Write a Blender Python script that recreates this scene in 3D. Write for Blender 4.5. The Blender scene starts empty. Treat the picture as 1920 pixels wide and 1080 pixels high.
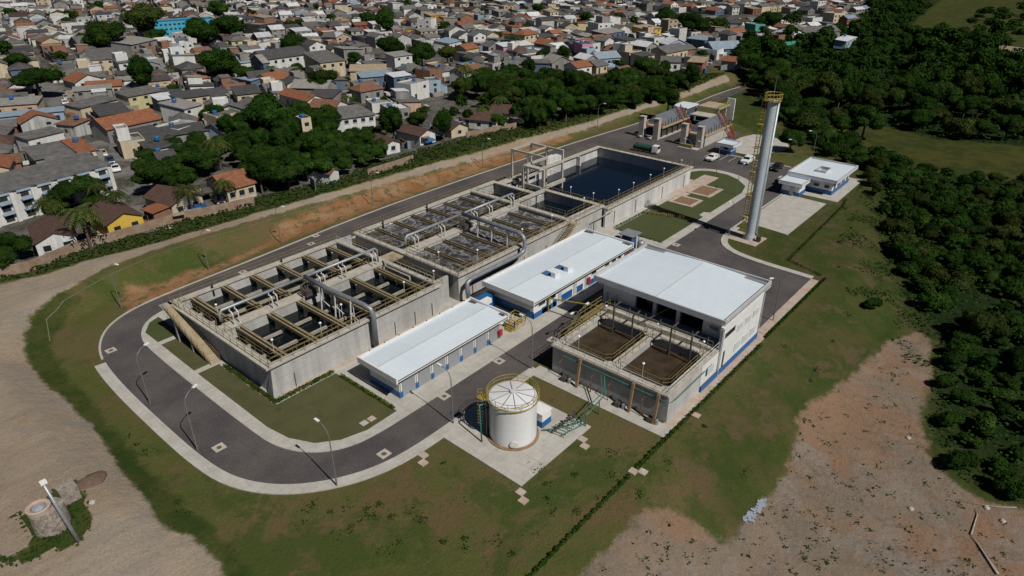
import bpy, math, random
import numpy as np
from mathutils import Vector, Matrix
from mathutils.geometry import tessellate_polygon
random.seed(7)
C = bpy.context.scene.collection
SC = bpy.context.scene
# ---------------------------------------------------------------- camera, sky, sun, exposure
H = 50.0
FPX = 1274.95
YAW, PITCH, ROLL = math.radians(40.918), math.radians(27.762), math.radians(-0.2234)
_w = Vector((math.cos(YAW)*math.cos(PITCH), math.sin(YAW)*math.cos(PITCH), -math.sin(PITCH)))
_r = _w.cross(Vector((0, 0, 1))).normalized(); _u = _r.cross(_w)
_r, _u = (_r*math.cos(ROLL)+_u*math.sin(ROLL)), (-_r*math.sin(ROLL)+_u*math.cos(ROLL))
cam = bpy.data.cameras.new('camera'); cam.lens = FPX/1920*36; cam.sensor_width = 36
cam.clip_start = 1; cam.clip_end = 6000
camo = bpy.data.objects.new('camera', cam); C.objects.link(camo)
camo.matrix_world = Matrix(((_r.x, _u.x, -_w.x, 0), (_r.y, _u.y, -_w.y, 0), (_r.z, _u.z, -_w.z, H), (0, 0, 0, 1)))
SC.camera = camo
SUN_EL, SUN_AZ = math.radians(49), math.radians(263)
wd = bpy.data.worlds.new('World'); SC.world = wd; wd.use_nodes = True
nt = wd.node_tree; nt.nodes.clear()
sk = nt.nodes.new('ShaderNodeTexSky'); sk.sky_type = 'NISHITA'; sk.sun_disc = False
sk.sun_elevation = SUN_EL; sk.sun_rotation = math.radians(187); sk.altitude = 1500; sk.air_density = .42; sk.dust_density = .15
bg = nt.nodes.new('ShaderNodeBackground'); bg.inputs[1].default_value = 0.05
ow = nt.nodes.new('ShaderNodeOutputWorld')
nt.links.new(sk.outputs[0], bg.inputs[0]); nt.links.new(bg.outputs[0], ow.inputs[0])
sl = bpy.data.lights.new('sun', 'SUN'); sl.energy = 5.0; sl.angle = math.radians(.5); sl.color = (1, .955, .88)
so = bpy.data.objects.new('sun', sl); C.objects.link(so)
so.rotation_euler = Vector((-math.cos(SUN_EL)*math.cos(SUN_AZ), -math.cos(SUN_EL)*math.sin(SUN_AZ), -math.sin(SUN_EL))).to_track_quat('-Z', 'Y').to_euler()
SC.view_settings.view_transform = 'Standard'; SC.view_settings.look = 'None'
SC.view_settings.exposure = -0.36; SC.view_settings.gamma = 1
SC.cycles.max_bounces = 5; SC.cycles.diffuse_bounces = 1; SC.cycles.glossy_bounces = 2
SC.cycles.transparent_max_bounces = 4; SC.cycles.caustics_reflective = False; SC.cycles.caustics_refractive = False

def ray(px, py):
    return _w*FPX + _r*(px-960) - _u*(py-540)
def P(px, py, z=0.0):          # the point of the plane z seen at a pixel of the 1920x1080 photograph
    d = ray(px, py); t = (z-H)/d.z
    return (d.x*t, d.y*t)
def proj(x, y, z):
    q = Vector((x, y, z-H)); k = q.dot(_w)
    if k < 1: return (-9999, -9999)
    return (960+FPX*q.dot(_r)/k, 540-FPX*q.dot(_u)/k)
# ---------------------------------------------------------------- terrain height
PAD = [(17.5, 54), (16.5, 96), (22, 104), (35, 105), (79, 108.5), (113, 108), (174, 104.5), (250, 103.5), (262, 98),
       (235, 92), (206, 80), (190, 60), (176, 48), (173.5, 38.5), (146, 33.5), (108, 25.6), (60, 25.2), (31, 24), (20, 40)]
def sdf(poly, X, Y):           # positive inside
    X = np.asarray(X, float); Y = np.asarray(Y, float)
    d = np.full(X.shape, 1e18); ins = np.zeros(X.shape, bool)
    n = len(poly)
    for i in range(n):
        ax, ay = poly[i]; bx, by = poly[(i+1) % n]
        ex, ey = bx-ax, by-ay
        L = ex*ex+ey*ey+1e-12
        t = np.clip(((X-ax)*ex+(Y-ay)*ey)/L, 0, 1)
        d = np.minimum(d, (X-ax-t*ex)**2+(Y-ay-t*ey)**2)
        c = ((ay > Y) != (by > Y)) & (X < (bx-ax)*(Y-ay)/(by-ay+1e-15)+ax)
        ins ^= c
    d = np.sqrt(d)
    return np.where(ins, d, -d)
def S(t): t = np.clip(t, 0, 1); return t*t*(3-2*t)
def height(X, Y):
    X = np.asarray(X, float); Y = np.asarray(Y, float)
    d = -sdf(PAD, X, Y)
    yt = 46+np.clip(X, 0, 400)*.2
    A = -2.6+5.1*S((Y-yt+14)/28)
    up = S((d-.3)/7.0); dn = S((d-1)/13.0)
    h = np.where(A > 0, A*up, A*dn)
    rough = .12*np.sin(X*.31+Y*.17)*np.sin(Y*.23-X*.11)+.06*np.sin(X*.9+1)*np.sin(Y*.8)
    return h+rough*S((d-3)/8)
def hz(x, y): return float(height(np.array([x]), np.array([y]))[0])
def G(px, py):                 # the terrain point seen at a pixel
    z = 0.0
    for _ in range(12):
        x, y = P(px, py, z); z = .5*z+.5*hz(x, y)
    return (x, y, z)
def GP(pts): return [G(*p)[:2] for p in pts]
# ---------------------------------------------------------------- materials
def lk(nt, a, b): nt.links.new(a, b)
def mat(name, col, col2=None, scale=.5, rough=.8, fine=.0, fscale=8, bump=0, bscale=6, metal=0, spec=None, streak=0, attr=False):
    m = bpy.data.materials.new(name); m.use_nodes = True; n = m.node_tree; b = n.nodes['Principled BSDF']
    b.inputs['Roughness'].default_value = rough; b.inputs['Metallic'].default_value = metal
    if spec is not None: b.inputs['Specular IOR Level'].default_value = spec
    geo = n.nodes.new('ShaderNodeNewGeometry')
    out = None
    c1 = n.nodes.new('ShaderNodeRGB'); c1.outputs[0].default_value = (*col, 1); out = c1.outputs[0]
    if attr:
        at = n.nodes.new('ShaderNodeAttribute'); at.attribute_name = 'col'; out = at.outputs['Color']
    if col2 is not None:
        no = n.nodes.new('ShaderNodeTexNoise'); no.inputs['Scale'].default_value = scale; no.inputs['Detail'].default_value = 6
        no.inputs['Roughness'].default_value = .65
        if streak:
            mp = n.nodes.new('ShaderNodeMapping'); mp.inputs['Scale'].default_value = (1, 1, .12); lk(n, geo.outputs['Position'], mp.inputs['Vector']); lk(n, mp.outputs[0], no.inputs['Vector'])
        else: lk(n, geo.outputs['Position'], no.inputs['Vector'])
        rp = n.nodes.new('ShaderNodeValToRGB'); rp.color_ramp.elements[0].position = .38; rp.color_ramp.elements[1].position = .64
        lk(n, no.outputs['Fac'], rp.inputs[0])
        mx = n.nodes.new('ShaderNodeMix'); mx.data_type = 'RGBA'; lk(n, rp.outputs[0], mx.inputs['Factor'])
        lk(n, out, mx.inputs['A'])
        if attr:
            mx.blend_type = 'MULTIPLY'
        mx.inputs['B'].default_value = (*col2, 1); out = mx.outputs['Result']
    if fine:
        n2 = n.nodes.new('ShaderNodeTexNoise'); n2.inputs['Scale'].default_value = fscale; n2.inputs['Detail'].default_value = 4
        lk(n, geo.outputs['Position'], n2.inputs['Vector'])
        mr = n.nodes.new('ShaderNodeMapRange'); mr.inputs[1].default_value = .3; mr.inputs[2].default_value = .7
        mr.inputs[3].default_value = 1-fine; mr.inputs[4].default_value = 1+fine; lk(n, n2.outputs['Fac'], mr.inputs[0])
        vm = n.nodes.new('ShaderNodeVectorMath'); vm.operation = 'SCALE'; lk(n, out, vm.inputs[0]); lk(n, mr.outputs[0], vm.inputs['Scale']); out = vm.outputs[0]
    lk(n, out, b.inputs['Base Color'])
    if bump:
        n3 = n.nodes.new('ShaderNodeTexNoise'); n3.inputs['Scale'].default_value = bscale; n3.inputs['Detail'].default_value = 5
        lk(n, geo.outputs['Position'], n3.inputs['Vector'])
        bp = n.nodes.new('ShaderNodeBump'); bp.inputs['Strength'].default_value = bump; bp.inputs['Distance'].default_value = .15
        lk(n, n3.outputs['Fac'], bp.inputs['Height']); lk(n, bp.outputs[0], b.inputs['Normal'])
    m['out'] = 0
    return m
def ribbed(m, axis, period, depth=.35, dark=.12, sharp=False):   # ribs / joints along one world axis on a finished material
    n = m.node_tree; b = n.nodes['Principled BSDF']
    geo = n.nodes.new('ShaderNodeNewGeometry'); sp = n.nodes.new('ShaderNodeSeparateXYZ'); lk(n, geo.outputs['Position'], sp.inputs[0])
    mu = n.nodes.new('ShaderNodeMath'); mu.operation = 'MULTIPLY'; mu.inputs[1].default_value = 1/period; lk(n, sp.outputs[axis], mu.inputs[0])
    fr = n.nodes.new('ShaderNodeMath'); fr.operation = 'FRACT'; lk(n, mu.outputs[0], fr.inputs[0])
    lt = n.nodes.new('ShaderNodeMath'); lt.operation = 'LESS_THAN'; lt.inputs[1].default_value = .1 if sharp else .3; lk(n, fr.outputs[0], lt.inputs[0])
    mr = n.nodes.new('ShaderNodeMapRange'); mr.inputs[3].default_value = 1; mr.inputs[4].default_value = 1-dark; lk(n, lt.outputs[0], mr.inputs[0])
    l = b.inputs['Base Color'].links[0]; src = l.from_socket
    vm = n.nodes.new('ShaderNodeVectorMath'); vm.operation = 'SCALE'; lk(n, src, vm.inputs[0]); lk(n, mr.outputs[0], vm.inputs['Scale'])
    lk(n, vm.outputs[0], b.inputs['Base Color'])
    return m
M = {}
M['asphalt'] = mat('asphalt', (.060, .053, .055), (.100, .086, .082), .13, .9, .2, 4)
M['concrete'] = mat('concrete', (.40, .37, .33), (.30, .27, .24), .35, .9, .07, 3)
M['wallpale'] = ribbed(mat('pale_cast_concrete', (.60, .59, .57), (.44, .43, .42), .5, .9, .06, 2, streak=1), 2, 1.3, dark=.08, sharp=True)
M['slab'] = mat('pale_concrete_slab', (.46, .44, .40), (.38, .36, .325), .5, .9, .06, 2.5)
for ax_, pe_ in ((0, 1.55), (1, 1.55)): ribbed(M['slab'], ax_, pe_, dark=.07, sharp=True)
M['pink'] = mat('dusty_concrete', (.40, .29, .22), (.45, .40, .35), .7, .9, .07, 3)
M['wallc'] = ribbed(mat('cast_concrete_wall', (.47, .465, .45), (.335, .33, .32), .5, .9, .06, 2, streak=1), 2, 1.15, dark=.1, sharp=True)
M['cap'] = mat('coping_concrete', (.47, .44, .38), (.36, .33, .28), .9, .9, .12, 3)
M['trough'] = mat('stained_concrete_trough', (.27, .21, .12), (.36, .30, .2), 1.2, .9, .1, 4)
M['wettrough'] = mat('wet_brown_trough', (.13, .10, .05), (.20, .16, .09), 1.2, .8, .1, 4)
M['baffle'] = mat('grey_concrete_baffle', (.36, .33, .29), (.26, .24, .20), 1.5, .9)
M['yellow'] = mat('yellow_paint', (.40, .30, .045), (.30, .22, .04), 2, .5)
M['dullyellow'] = mat('weathered_yellow_paint', (.25, .195, .075), (.18, .14, .06), 2, .6)
M['green'] = mat('green_pipe_paint', (.05, .18, .14), (.04, .13, .10), 2, .4)
M['galv'] = mat('galvanised_steel', (.36, .38, .39), (.27, .29, .31), 1.5, .45, metal=.35)
M['darksteel'] = mat('dark_steel', (.07, .07, .07), (.12, .09, .07), 2, .5, metal=.3)
M['pipe'] = mat('steel_air_pipe', (.24, .26, .28), (.19, .2, .22), 1, .4, metal=.3)
M['roof'] = ribbed(mat('white_roof_sheet', (.66, .735, .80), (.62, .69, .76), .15, .45, .02, 1), 0, 1.0, dark=.045, sharp=True)
M['white'] = mat('white_paint', (.76, .76, .75), (.69, .69, .68), .8, .6, .03, 2)
M['fascia'] = mat('grey_fascia', (.50, .51, .52), (.42, .43, .44), .8, .6)
M['blue'] = mat('blue_paint', (.010, .095, .27), (.016, .115, .31), 1, .5)
M['red'] = mat('red_paint', (.42, .02, .03), None, 1, .4)
M['shutter'] = ribbed(mat('roller_shutter', (.34, .365, .385), (.30, .32, .34), 2, .5, metal=.2), 2, .32, dark=.14)
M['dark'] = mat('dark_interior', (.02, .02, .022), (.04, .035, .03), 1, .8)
M['glass'] = mat('window_glass', (.018, .024, .03), None, 1, .12)
M['tan'] = mat('tan_steel_strut', (.30, .19, .10), (.22, .13, .07), 2, .7)
M['whitesteel'] = mat('white_steel', (.62, .62, .60), (.5, .5, .48), 2, .5)
M['orange'] = mat('orange_red_steel', (.50, .10, .04), (.42, .13, .06), 2, .5)
M['greycover'] = ribbed(mat('grey_cover_panel', (.11, .125, .15), (.15, .165, .19), .8, .5), 0, .8, dark=.25)
M['deck'] = mat('ochre_deck', (.34, .26, .15), (.42, .36, .27), 1, .8)
M['tank'] = ribbed(mat('white_tank_paint', (.72, .73, .74), (.66, .66, .66), .6, .35, .02, 3, streak=1), 2, 1.25, dark=.05, sharp=True)
M['stack'] = ribbed(mat('grey_stack_shell', (.43, .48, .52), (.36, .41, .45), .7, .4), 2, .55, dark=.2, sharp=True)
M['tyre'] = mat('rubber', (.02, .02, .02), None, 1, .8)
M['lamp'] = mat('lamp_head_white', (.8, .8, .8), None, 1, .4)
M['pole'] = mat('galvanised_pole', (.17, .17, .17), (.13, .13, .13), 2, .5)
M['rust'] = mat('rusty_brown', (.20, .09, .04), (.12, .06, .03), 2, .8)
M['stone'] = mat('rubble_stone', (.36, .31, .26), (.17, .14, .12), 3, .95, .15, 9, bump=.8, bscale=5)
M['wood'] = mat('dead_wood', (.42, .37, .30), (.28, .23, .18), 3, .9)
M['debris'] = mat('blue_grey_rubble', (.34, .38, .44), (.22, .25, .3), 4, .9)
M['soil'] = mat('planting_soil', (.17, .09, .05), (.25, .16, .09), 3, .95, .1)
M['line'] = mat('road_paint', (.62, .62, .60), (.45, .45, .43), 3, .7)
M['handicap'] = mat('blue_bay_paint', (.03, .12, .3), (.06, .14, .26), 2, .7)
M['lawn'] = mat('lawn_grass', (.044, .062, .014), (.060, .070, .019), .35, .95, .16, 7, bump=.5, bscale=9)
M['drylawn'] = mat('dry_lawn_grass', (.080, .076, .027), (.062, .064, .020), .4, .95, .18, 7, bump=.5, bscale=9)
def water(name, col, rough=.06, wave=.05, spec=.5):
    m = mat(name, col, None, 1, rough, bump=wave, bscale=1.2); m.node_tree.nodes['Principled BSDF'].inputs['Specular IOR Level'].default_value = spec
    return m
M['water'] = water('dark_pool_water', (.0030, .0085, .018), .1, .12, .35)
M['water2'] = water('black_basin_water', (.006, .009, .010), .1, .03, .25)
M['sludge'] = mat('brown_sludge', (.034, .024, .015), (.062, .043, .026), .7, .6, .12, 3, spec=.2)
def aerated():
    m = bpy.data.materials.new('aerated_water'); m.use_nodes = True; n = m.node_tree; b = n.nodes['Principled BSDF']
    geo = n.nodes.new('ShaderNodeNewGeometry')
    no = n.nodes.new('ShaderNodeTexNoise'); no.inputs['Scale'].default_value = .40; no.inputs['Detail'].default_value = 4; no.inputs['Distortion'].default_value = 1.4
    lk(n, geo.outputs['Position'], no.inputs[0])
    s = n.nodes.new('ShaderNodeMath'); s.operation = 'SUBTRACT'; s.inputs[1].default_value = .5; lk(n, no.outputs['Fac'], s.inputs[0])
    a = n.nodes.new('ShaderNodeMath'); a.operation = 'ABSOLUTE'; lk(n, s.outputs[0], a.inputs[0])
    r = n.nodes.new('ShaderNodeValToRGB'); e = r.color_ramp.elements
    e[0].position = 0; e[0].color = (.30, .295, .30, 1); e[1].position = .08; e[1].color = (.028, .027, .030, 1)
    k = e.new(.02); k.color = (.12, .118, .122, 1)
    lk(n, a.outputs[0], r.inputs[0])
    n2 = n.nodes.new('ShaderNodeTexNoise'); n2.inputs['Scale'].default_value = .28; lk(n, geo.outputs['Position'], n2.inputs[0])
    mx = n.nodes.new('ShaderNodeMix'); mx.data_type = 'RGBA'; mx.blend_type = 'ADD'; mx.inputs['Factor'].default_value = .5
    r2 = n.nodes.new('ShaderNodeValToRGB'); r2.color_ramp.elements[0].position = .42; r2.color_ramp.elements[1].position = .65; r2.color_ramp.elements[1].color = (.10, .10, .105, 1); r2.color_ramp.elements[0].color = (.01, .01, .01, 1)
    lk(n, n2.outputs['Fac'], r2.inputs[0]); lk(n, r.outputs[0], mx.inputs['A']); lk(n, r2.outputs[0], mx.inputs['B'])
    lk(n, mx.outputs['Result'], b.inputs['Base Color']); b.inputs['Roughness'].default_value = .5; b.inputs['Specular IOR Level'].default_value = .3
    return m
M['aer'] = aerated()
# ---------------------------------------------------------------- mesh building
class MB:
    def __init__(s): s.v = []; s.f = []; s.m = []
    def add(s, vs, fs, m=0):
        o = len(s.v); s.v += [tuple(v) for v in vs]
        for f in fs: s.f.append([i+o for i in f]); s.m.append(m)
        return s
    def bx(s, x0, x1, y0, y1, z0, z1, m=0):
        vs = [(x0, y0, z0), (x1, y0, z0), (x1, y1, z0), (x0, y1, z0), (x0, y0, z1), (x1, y0, z1), (x1, y1, z1), (x0, y1, z1)]
        return s.add(vs, [(0, 3, 2, 1), (4, 5, 6, 7), (0, 1, 5, 4), (1, 2, 6, 5), (2, 3, 7, 6), (3, 0, 4, 7)], m)
    def bar(s, a, b, w=.06, h=None, m=0):       # box beam between two points
        a = Vector(a); b = Vector(b); d = b-a
        if d.length < 1e-6: return s
        d.normalize(); h = h or w
        up = Vector((0, 0, 1)) if abs(d.z) < .95 else Vector((1, 0, 0))
        r = d.cross(up).normalized()*w/2; u = r.cross(d).normalized()*h/2
        vs = [p+x for p in (a, b) for x in (-r-u, r-u, r+u, -r+u)]
        return s.add(vs, [(0, 1, 2, 3), (7, 6, 5, 4), (0, 4, 5, 1), (1, 5, 6, 2), (2, 6, 7, 3), (3, 7, 4, 0)], m)
    def tube(s, pts, r, n=10, m=0, caps=True):   # swept tube, mitred; r number or list
        pts = [Vector(p) for p in pts]; k = len(pts); rs = r if isinstance(r, (list, tuple)) else [r]*k
        vs = []; ref = None
        for i, p in enumerate(pts):
            d = (pts[min(i+1, k-1)]-pts[max(i-1, 0)]).normalized()
            if ref is None: ref = Vector((0, 0, 1)) if abs(d.z) < .9 else Vector((1, 0, 0))
            a = d.cross(ref)
            if a.length < 1e-3: a = d.cross(Vector((0, 1, 0)))
            a.normalize(); b = a.cross(d).normalized(); ref = b.copy() if abs(d.dot(b)) < .9 else ref
            vs += [p+(a*math.cos(t)+b*math.sin(t))*rs[i] for t in [2*math.pi*j/n for j in range(n)]]
        fs = [(i*n+j, i*n+(j+1) % n, (i+1)*n+(j+1) % n, (i+1)*n+j) for i in range(k-1) for j in range(n)]
        fs = [tuple(reversed(f)) for f in fs]
        if caps: fs += [tuple(range(n)), tuple(reversed(range((k-1)*n, k*n)))]
        return s.add(vs, fs, m)
    def lathe(s, c, prof, n=24, m=0):
        vs = []; k = len(prof)
        for r, z in prof: vs += [(c[0]+r*math.cos(2*math.pi*j/n), c[1]+r*math.sin(2*math.pi*j/n), c[2]+z) for j in range(n)]
        fs = [(i*n+j, i*n+(j+1) % n, (i+1)*n+(j+1) % n, (i+1)*n+j) for i in range(k-1) for j in range(n)]
        return s.add(vs, fs, m)
    def prism(s, poly, z0, z1, m=0, mside=None):
        poly = [tuple(p[:2]) for p in poly]
        ar = sum(poly[i][0]*poly[(i+1) % len(poly)][1]-poly[(i+1) % len(poly)][0]*poly[i][1] for i in range(len(poly)))
        if ar < 0: poly = poly[::-1]
        n = len(poly); tri = tessellate_polygon([[Vector((x, y, 0)) for x, y in poly]])
        vs = [(x, y, z1) for x, y in poly]; fs = []
        for t in tri:
            a, b, c = [poly[i] for i in t]
            cr = (b[0]-a[0])*(c[1]-a[1])-(b[1]-a[1])*(c[0]-a[0])
            fs.append(tuple(t) if cr > 0 else tuple(reversed(t)))
        s.add(vs, fs, m)
        if z0 < z1:
            vs = [(x, y, z0) for x, y in poly]+[(x, y, z1) for x, y in poly]
            s.add(vs, [(i, (i+1) % n, n+(i+1) % n, n+i) for i in range(n)], m if mside is None else mside)
        return s
    def quad(s, a, b, c, d, m=0): return s.add([a, b, c, d], [(0, 1, 2, 3)], m)
    def mesh(s, name, mats, off=(0, 0, 0), smooth=False):
        me = bpy.data.meshes.new(name)
        ox, oy, oz = off
        me.from_pydata([(x-ox, y-oy, z-oz) for x, y, z in s.v], [], s.f)
        for m in mats: me.materials.append(M[m] if isinstance(m, str) else m)
        if len(mats) > 1: me.polygons.foreach_set('material_index', s.m)
        if smooth: me.polygons.foreach_set('use_smooth', [True]*len(me.polygons))
        return me
    def build(s, name, mats, parent=None, smooth=False, local=False):
        if isinstance(mats, str) or not isinstance(mats, (list, tuple)): mats = [mats]
        off = (0, 0, 0) if (parent is None or local) else wloc(parent)
        o = bpy.data.objects.new(name, s.mesh(name, mats, off, smooth)); C.objects.link(o)
        if parent is not None: o.parent = parent
        return o
def wloc(o):
    v = Vector((0, 0, 0))
    while o is not None: v += o.location; o = o.parent
    return v
def tag(o, label=None, cat=None, group=None, kind=None):
    if label: o['label'] = label
    if cat: o['category'] = cat
    if group: o['group'] = group
    if kind: o['kind'] = kind
    return o
def root(name, loc, label, cat, group=None, rz=0):
    o = bpy.data.objects.new(name, None); o.location = loc; o.rotation_euler = (0, 0, rz); o.empty_display_size = .5; C.objects.link(o)
    return tag(o, label, cat, group)
def struct(o): o['kind'] = 'structure'; return o
def centred(mb):               # top-level single mesh things keep their origin at their base
    xs = [v[0] for v in mb.v]; ys = [v[1] for v in mb.v]; zs = [v[2] for v in mb.v]
    return ((min(xs)+max(xs))/2, (min(ys)+max(ys))/2, min(zs))
def solo(mb, name, mats, label, cat, group=None, smooth=False):
    if isinstance(mats, str): mats = [mats]
    c = centred(mb); o = bpy.data.objects.new(name, mb.mesh(name, mats, c, smooth)); o.location = c; C.objects.link(o)
    return tag(o, label, cat, group)
def copy_tree(o, parent=None):
    c = o.copy(); C.objects.link(c)
    if parent is not None: c.parent = parent
    for ch in list(o.children): copy_tree(ch, c)
    return c
ORD = ['', 'second ', 'third ', 'fourth ', 'fifth ', 'sixth ', 'seventh ', 'eighth ', 'ninth ', 'tenth ']
def ordn(k): return ORD[k] if k < 10 else '%d%s ' % (k+1, 'th' if 10 <= (k+1) % 100 <= 20 else {1: 'st', 2: 'nd', 3: 'rd'}.get((k+1) % 10, 'th'))
def arc(cx, cy, r, a0, a1, n=8):
    return [(cx+r*math.cos(math.radians(a0+(a1-a0)*i/n)), cy+r*math.sin(math.radians(a0+(a1-a0)*i/n))) for i in range(n+1)]
def offset_line(pts, d):       # parallel of an open polyline, to its left for d > 0
    out = []
    for i, p in enumerate(pts):
        a = pts[max(i-1, 0)]; b = pts[min(i+1, len(pts)-1)]
        tx, ty = b[0]-a[0], b[1]-a[1]; L = math.hypot(tx, ty) or 1
        out.append((p[0]-ty/L*d, p[1]+tx/L*d))
    return out
def chaikin(pts, it=2):
    for _ in range(it):
        o = [pts[0]]
        for a, b in zip(pts[:-1], pts[1:]): o += [(a[0]*.75+b[0]*.25, a[1]*.75+b[1]*.25), (a[0]*.25+b[0]*.75, a[1]*.25+b[1]*.75)]
        pts = o+[pts[-1]]
    return pts
def rail(mb, pts, h=1.1, step=1.7, w=.045, m=0):
    for a, b in zip(pts[:-1], pts[1:]):
        a = Vector(a); b = Vector(b); L = (b-a).length; k = max(1, round(L/step))
        for i in range(k+1):
            p = a+(b-a)*i/k; mb.bar(p, p+Vector((0, 0, h)), w, m=m)
        for z in (h, h*.52): mb.bar(a+Vector((0, 0, z)), b+Vector((0, 0, z)), w, m=m)
    return mb
# ---------------------------------------------------------------- ground
ZP = {}
ZP['dirt'] = GP([(-120, 560), (60, 520), (170, 487), (300, 455), (400, 425), (640, 355), (800, 310), (960, 267), (1100, 230), (1290, 170), (1345, 145),
  (1362, 140), (1370, 152), (1330, 165), (1290, 180), (1100, 242), (960, 282), (800, 323), (640, 368), (500, 405), (380, 440), (290, 468), (215, 495),
  (150, 528), (95, 560), (60, 590), (45, 620), (45, 660), (75, 715), (90, 722), (160, 787), (187, 817), (217, 873), (267, 927), (300, 983), (367, 1013),
  (413, 1053), (425, 1090), (440, 1200), (-260, 1200)])
ZP['weed'] = GP([(0, 972), (20, 962), (60, 950), (100, 915), (150, 895), (168, 930), (178, 965), (172, 1000), (145, 1028), (100, 1040), (60, 1058), (0, 1072), (-40, 1065), (-40, 1010), (10, 1040), (50, 1030), (40, 995), (20, 975)])
ZP['red'] = GP([(225, 560), (240, 535), (300, 533), (350, 510), (400, 500), (510, 448), (525, 418), (600, 388), (700, 350), (760, 336), (850, 312), (940, 280),
  (1000, 256), (1050, 242), (1075, 258), (980, 298), (920, 316), (700, 390), (500, 466), (330, 544), (245, 588)])
ZP['sand'] = GP([(1060, 1150), (1087, 1080), (1140, 1030), (1180, 987), (1207, 958), (1250, 958), (1280, 975), (1363, 1020), (1397, 983), (1427, 940), (1467, 897), (1493, 847),
  (1497, 787), (1527, 750), (1580, 720), (1613, 693), (1670, 640), (1713, 623), (1743, 637), (1747, 693), (1725, 787), (1740, 853), (1780, 897), (1847, 940), (1925, 955), (2050, 990), (2050, 1200), (1060, 1200)])
ZP['forest'] = GP([(1388, 162), (1440, 205), (1480, 250), (1540, 292), (1610, 305), (1640, 370), (1655, 480), (1690, 560), (1720, 610), (1755, 640), (1735, 790), (1790, 890), (1850, 932), (1925, 948),
  (2200, 960), (2300, -20), (1640, -20), (1600, 60), (1500, 80), (1392, 148)])
ZP['meadow'] = GP([(1560, 240), (1640, 232), (1760, 262), (1925, 275), (2100, 290), (2100, 370), (1925, 345), (1800, 330), (1700, 312), (1640, 285)])
ZP['meadowb'] = GP([(1690, 70), (1725, 30), (1760, 5), (1800, -30), (2060, -30), (2060, 140), (1925, 125), (1850, 75), (1780, 70)])
ZP['town'] = GP([(-160, 555), (0, 510), (480, 372), (640, 335), (700, 308), (850, 266), (1000, 228), (1120, 200), (1330, 130), (1400, 92), (1500, 78), (1600, 62), (1640, 30), (1655, -20), (1655, -60), (-500, -60), (-500, 300)])
ZP['lush'] = GP([(-120, 552), (0, 512), (480, 370), (640, 330), (700, 304), (850, 262), (1000, 224), (1120, 196), (1300, 140), (1362, 135), (1345, 145), (1290, 170), (1100, 230), (960, 267), (800, 310), (640, 355), (400, 425), (300, 455), (170, 487), (60, 520)])
ZP['lushb'] = GP([(75, 560), (110, 545), (150, 555), (120, 600), (95, 650), (120, 700), (180, 760), (240, 840), (300, 900), (370, 970), (450, 1040), (500, 1120), (430, 1120), (415, 1055), (300, 985), (215, 875), (160, 790), (90, 722), (45, 660), (45, 620)])
ZP['lushc'] = GP([(1360, 165), (1395, 170), (1440, 215), (1470, 260), (1440, 300), (1400, 300), (1370, 280), (1400, 262), (1410, 245), (1380, 232), (1345, 225), (1335, 200)])
ZP['dirtb'] = GP([(1785, 77), (1850, 80), (1925, 91), (2000, 98), (2000, 108), (1925, 102), (1850, 90), (1790, 84)])
ZP['green'] = GP([(1380, 470), (1440, 430), (1500, 380), (1600, 345), (1660, 400), (1700, 560), (1720, 640), (1600, 720), (1500, 800), (1480, 880), (1390, 990), (1340, 970), (1290, 860), (1380, 740), (1480, 620), (1545, 530), (1440, 500)])
ZP['edge'] = GP([(1530, 500), (1600, 505), (1670, 560), (1710, 610), (1790, 640), (1820, 720), (1790, 890), (1750, 840), (1735, 790), (1755, 690), (1745, 640), (1712, 625), (1660, 655), (1590, 715), (1530, 750), (1500, 790), (1490, 850), (1400, 980), (1365, 1010), (1345, 985), (1450, 850), (1475, 760), (1580, 680), (1655, 610), (1600, 550)])
def axis_pts(lo, hi, a, b, fine, grow, far):
    l = list(np.arange(a, b+1e-6, fine)); s = fine
    while l[-1] < hi: s = min(s*grow, far); l.append(l[-1]+s)
    s = fine; p = []
    x = a
    while x > lo: s = min(s*grow, far); x -= s; p.append(x)
    return np.array(p[::-1]+l)
gx = axis_pts(-260, 1900, 4, 150, .85, 1.03, 30); gy = axis_pts(-420, 1900, -4, 128, .85, 1.03, 30)
GX, GY = np.meshgrid(gx, gy); GZ = height(GX, GY)
TOWN_Y = 120
nx, ny = len(gx), len(gy)
co = np.stack([GX.ravel(), GY.ravel(), GZ.ravel()], 1)
sd = {k: np.clip(sdf(v, GX, GY), -9, 9) for k, v in ZP.items()}
sd['lush'] = np.maximum.reduce([sd['lush'], sd['lushb'], sd['lushc'], sd['weed'], sd['edge']-1]); sd['meadow'] = np.maximum(sd['meadow'], sd['meadowb'])
sd['dirt'] = np.maximum(sd['dirt'], sd['dirtb']); sd['dirt'] = np.where(sd['weed'] > 0, -sd['weed'], sd['dirt'])
ii, jj = np.meshgrid(np.arange(nx-1), np.arange(ny-1)); a = (jj*nx+ii).ravel()
quads = np.stack([a, a+1, a+nx+1, a+nx], 1)
def fz(k):
    z = sd[k].ravel(); return z[quads].mean(1)
cls = np.zeros(len(quads), int)
cls[fz('dirt') > 0] = 1; cls[(fz('town') > 0) & (cls == 0)] = 2; cls[(fz('sand') > 0)] = 3
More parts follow.
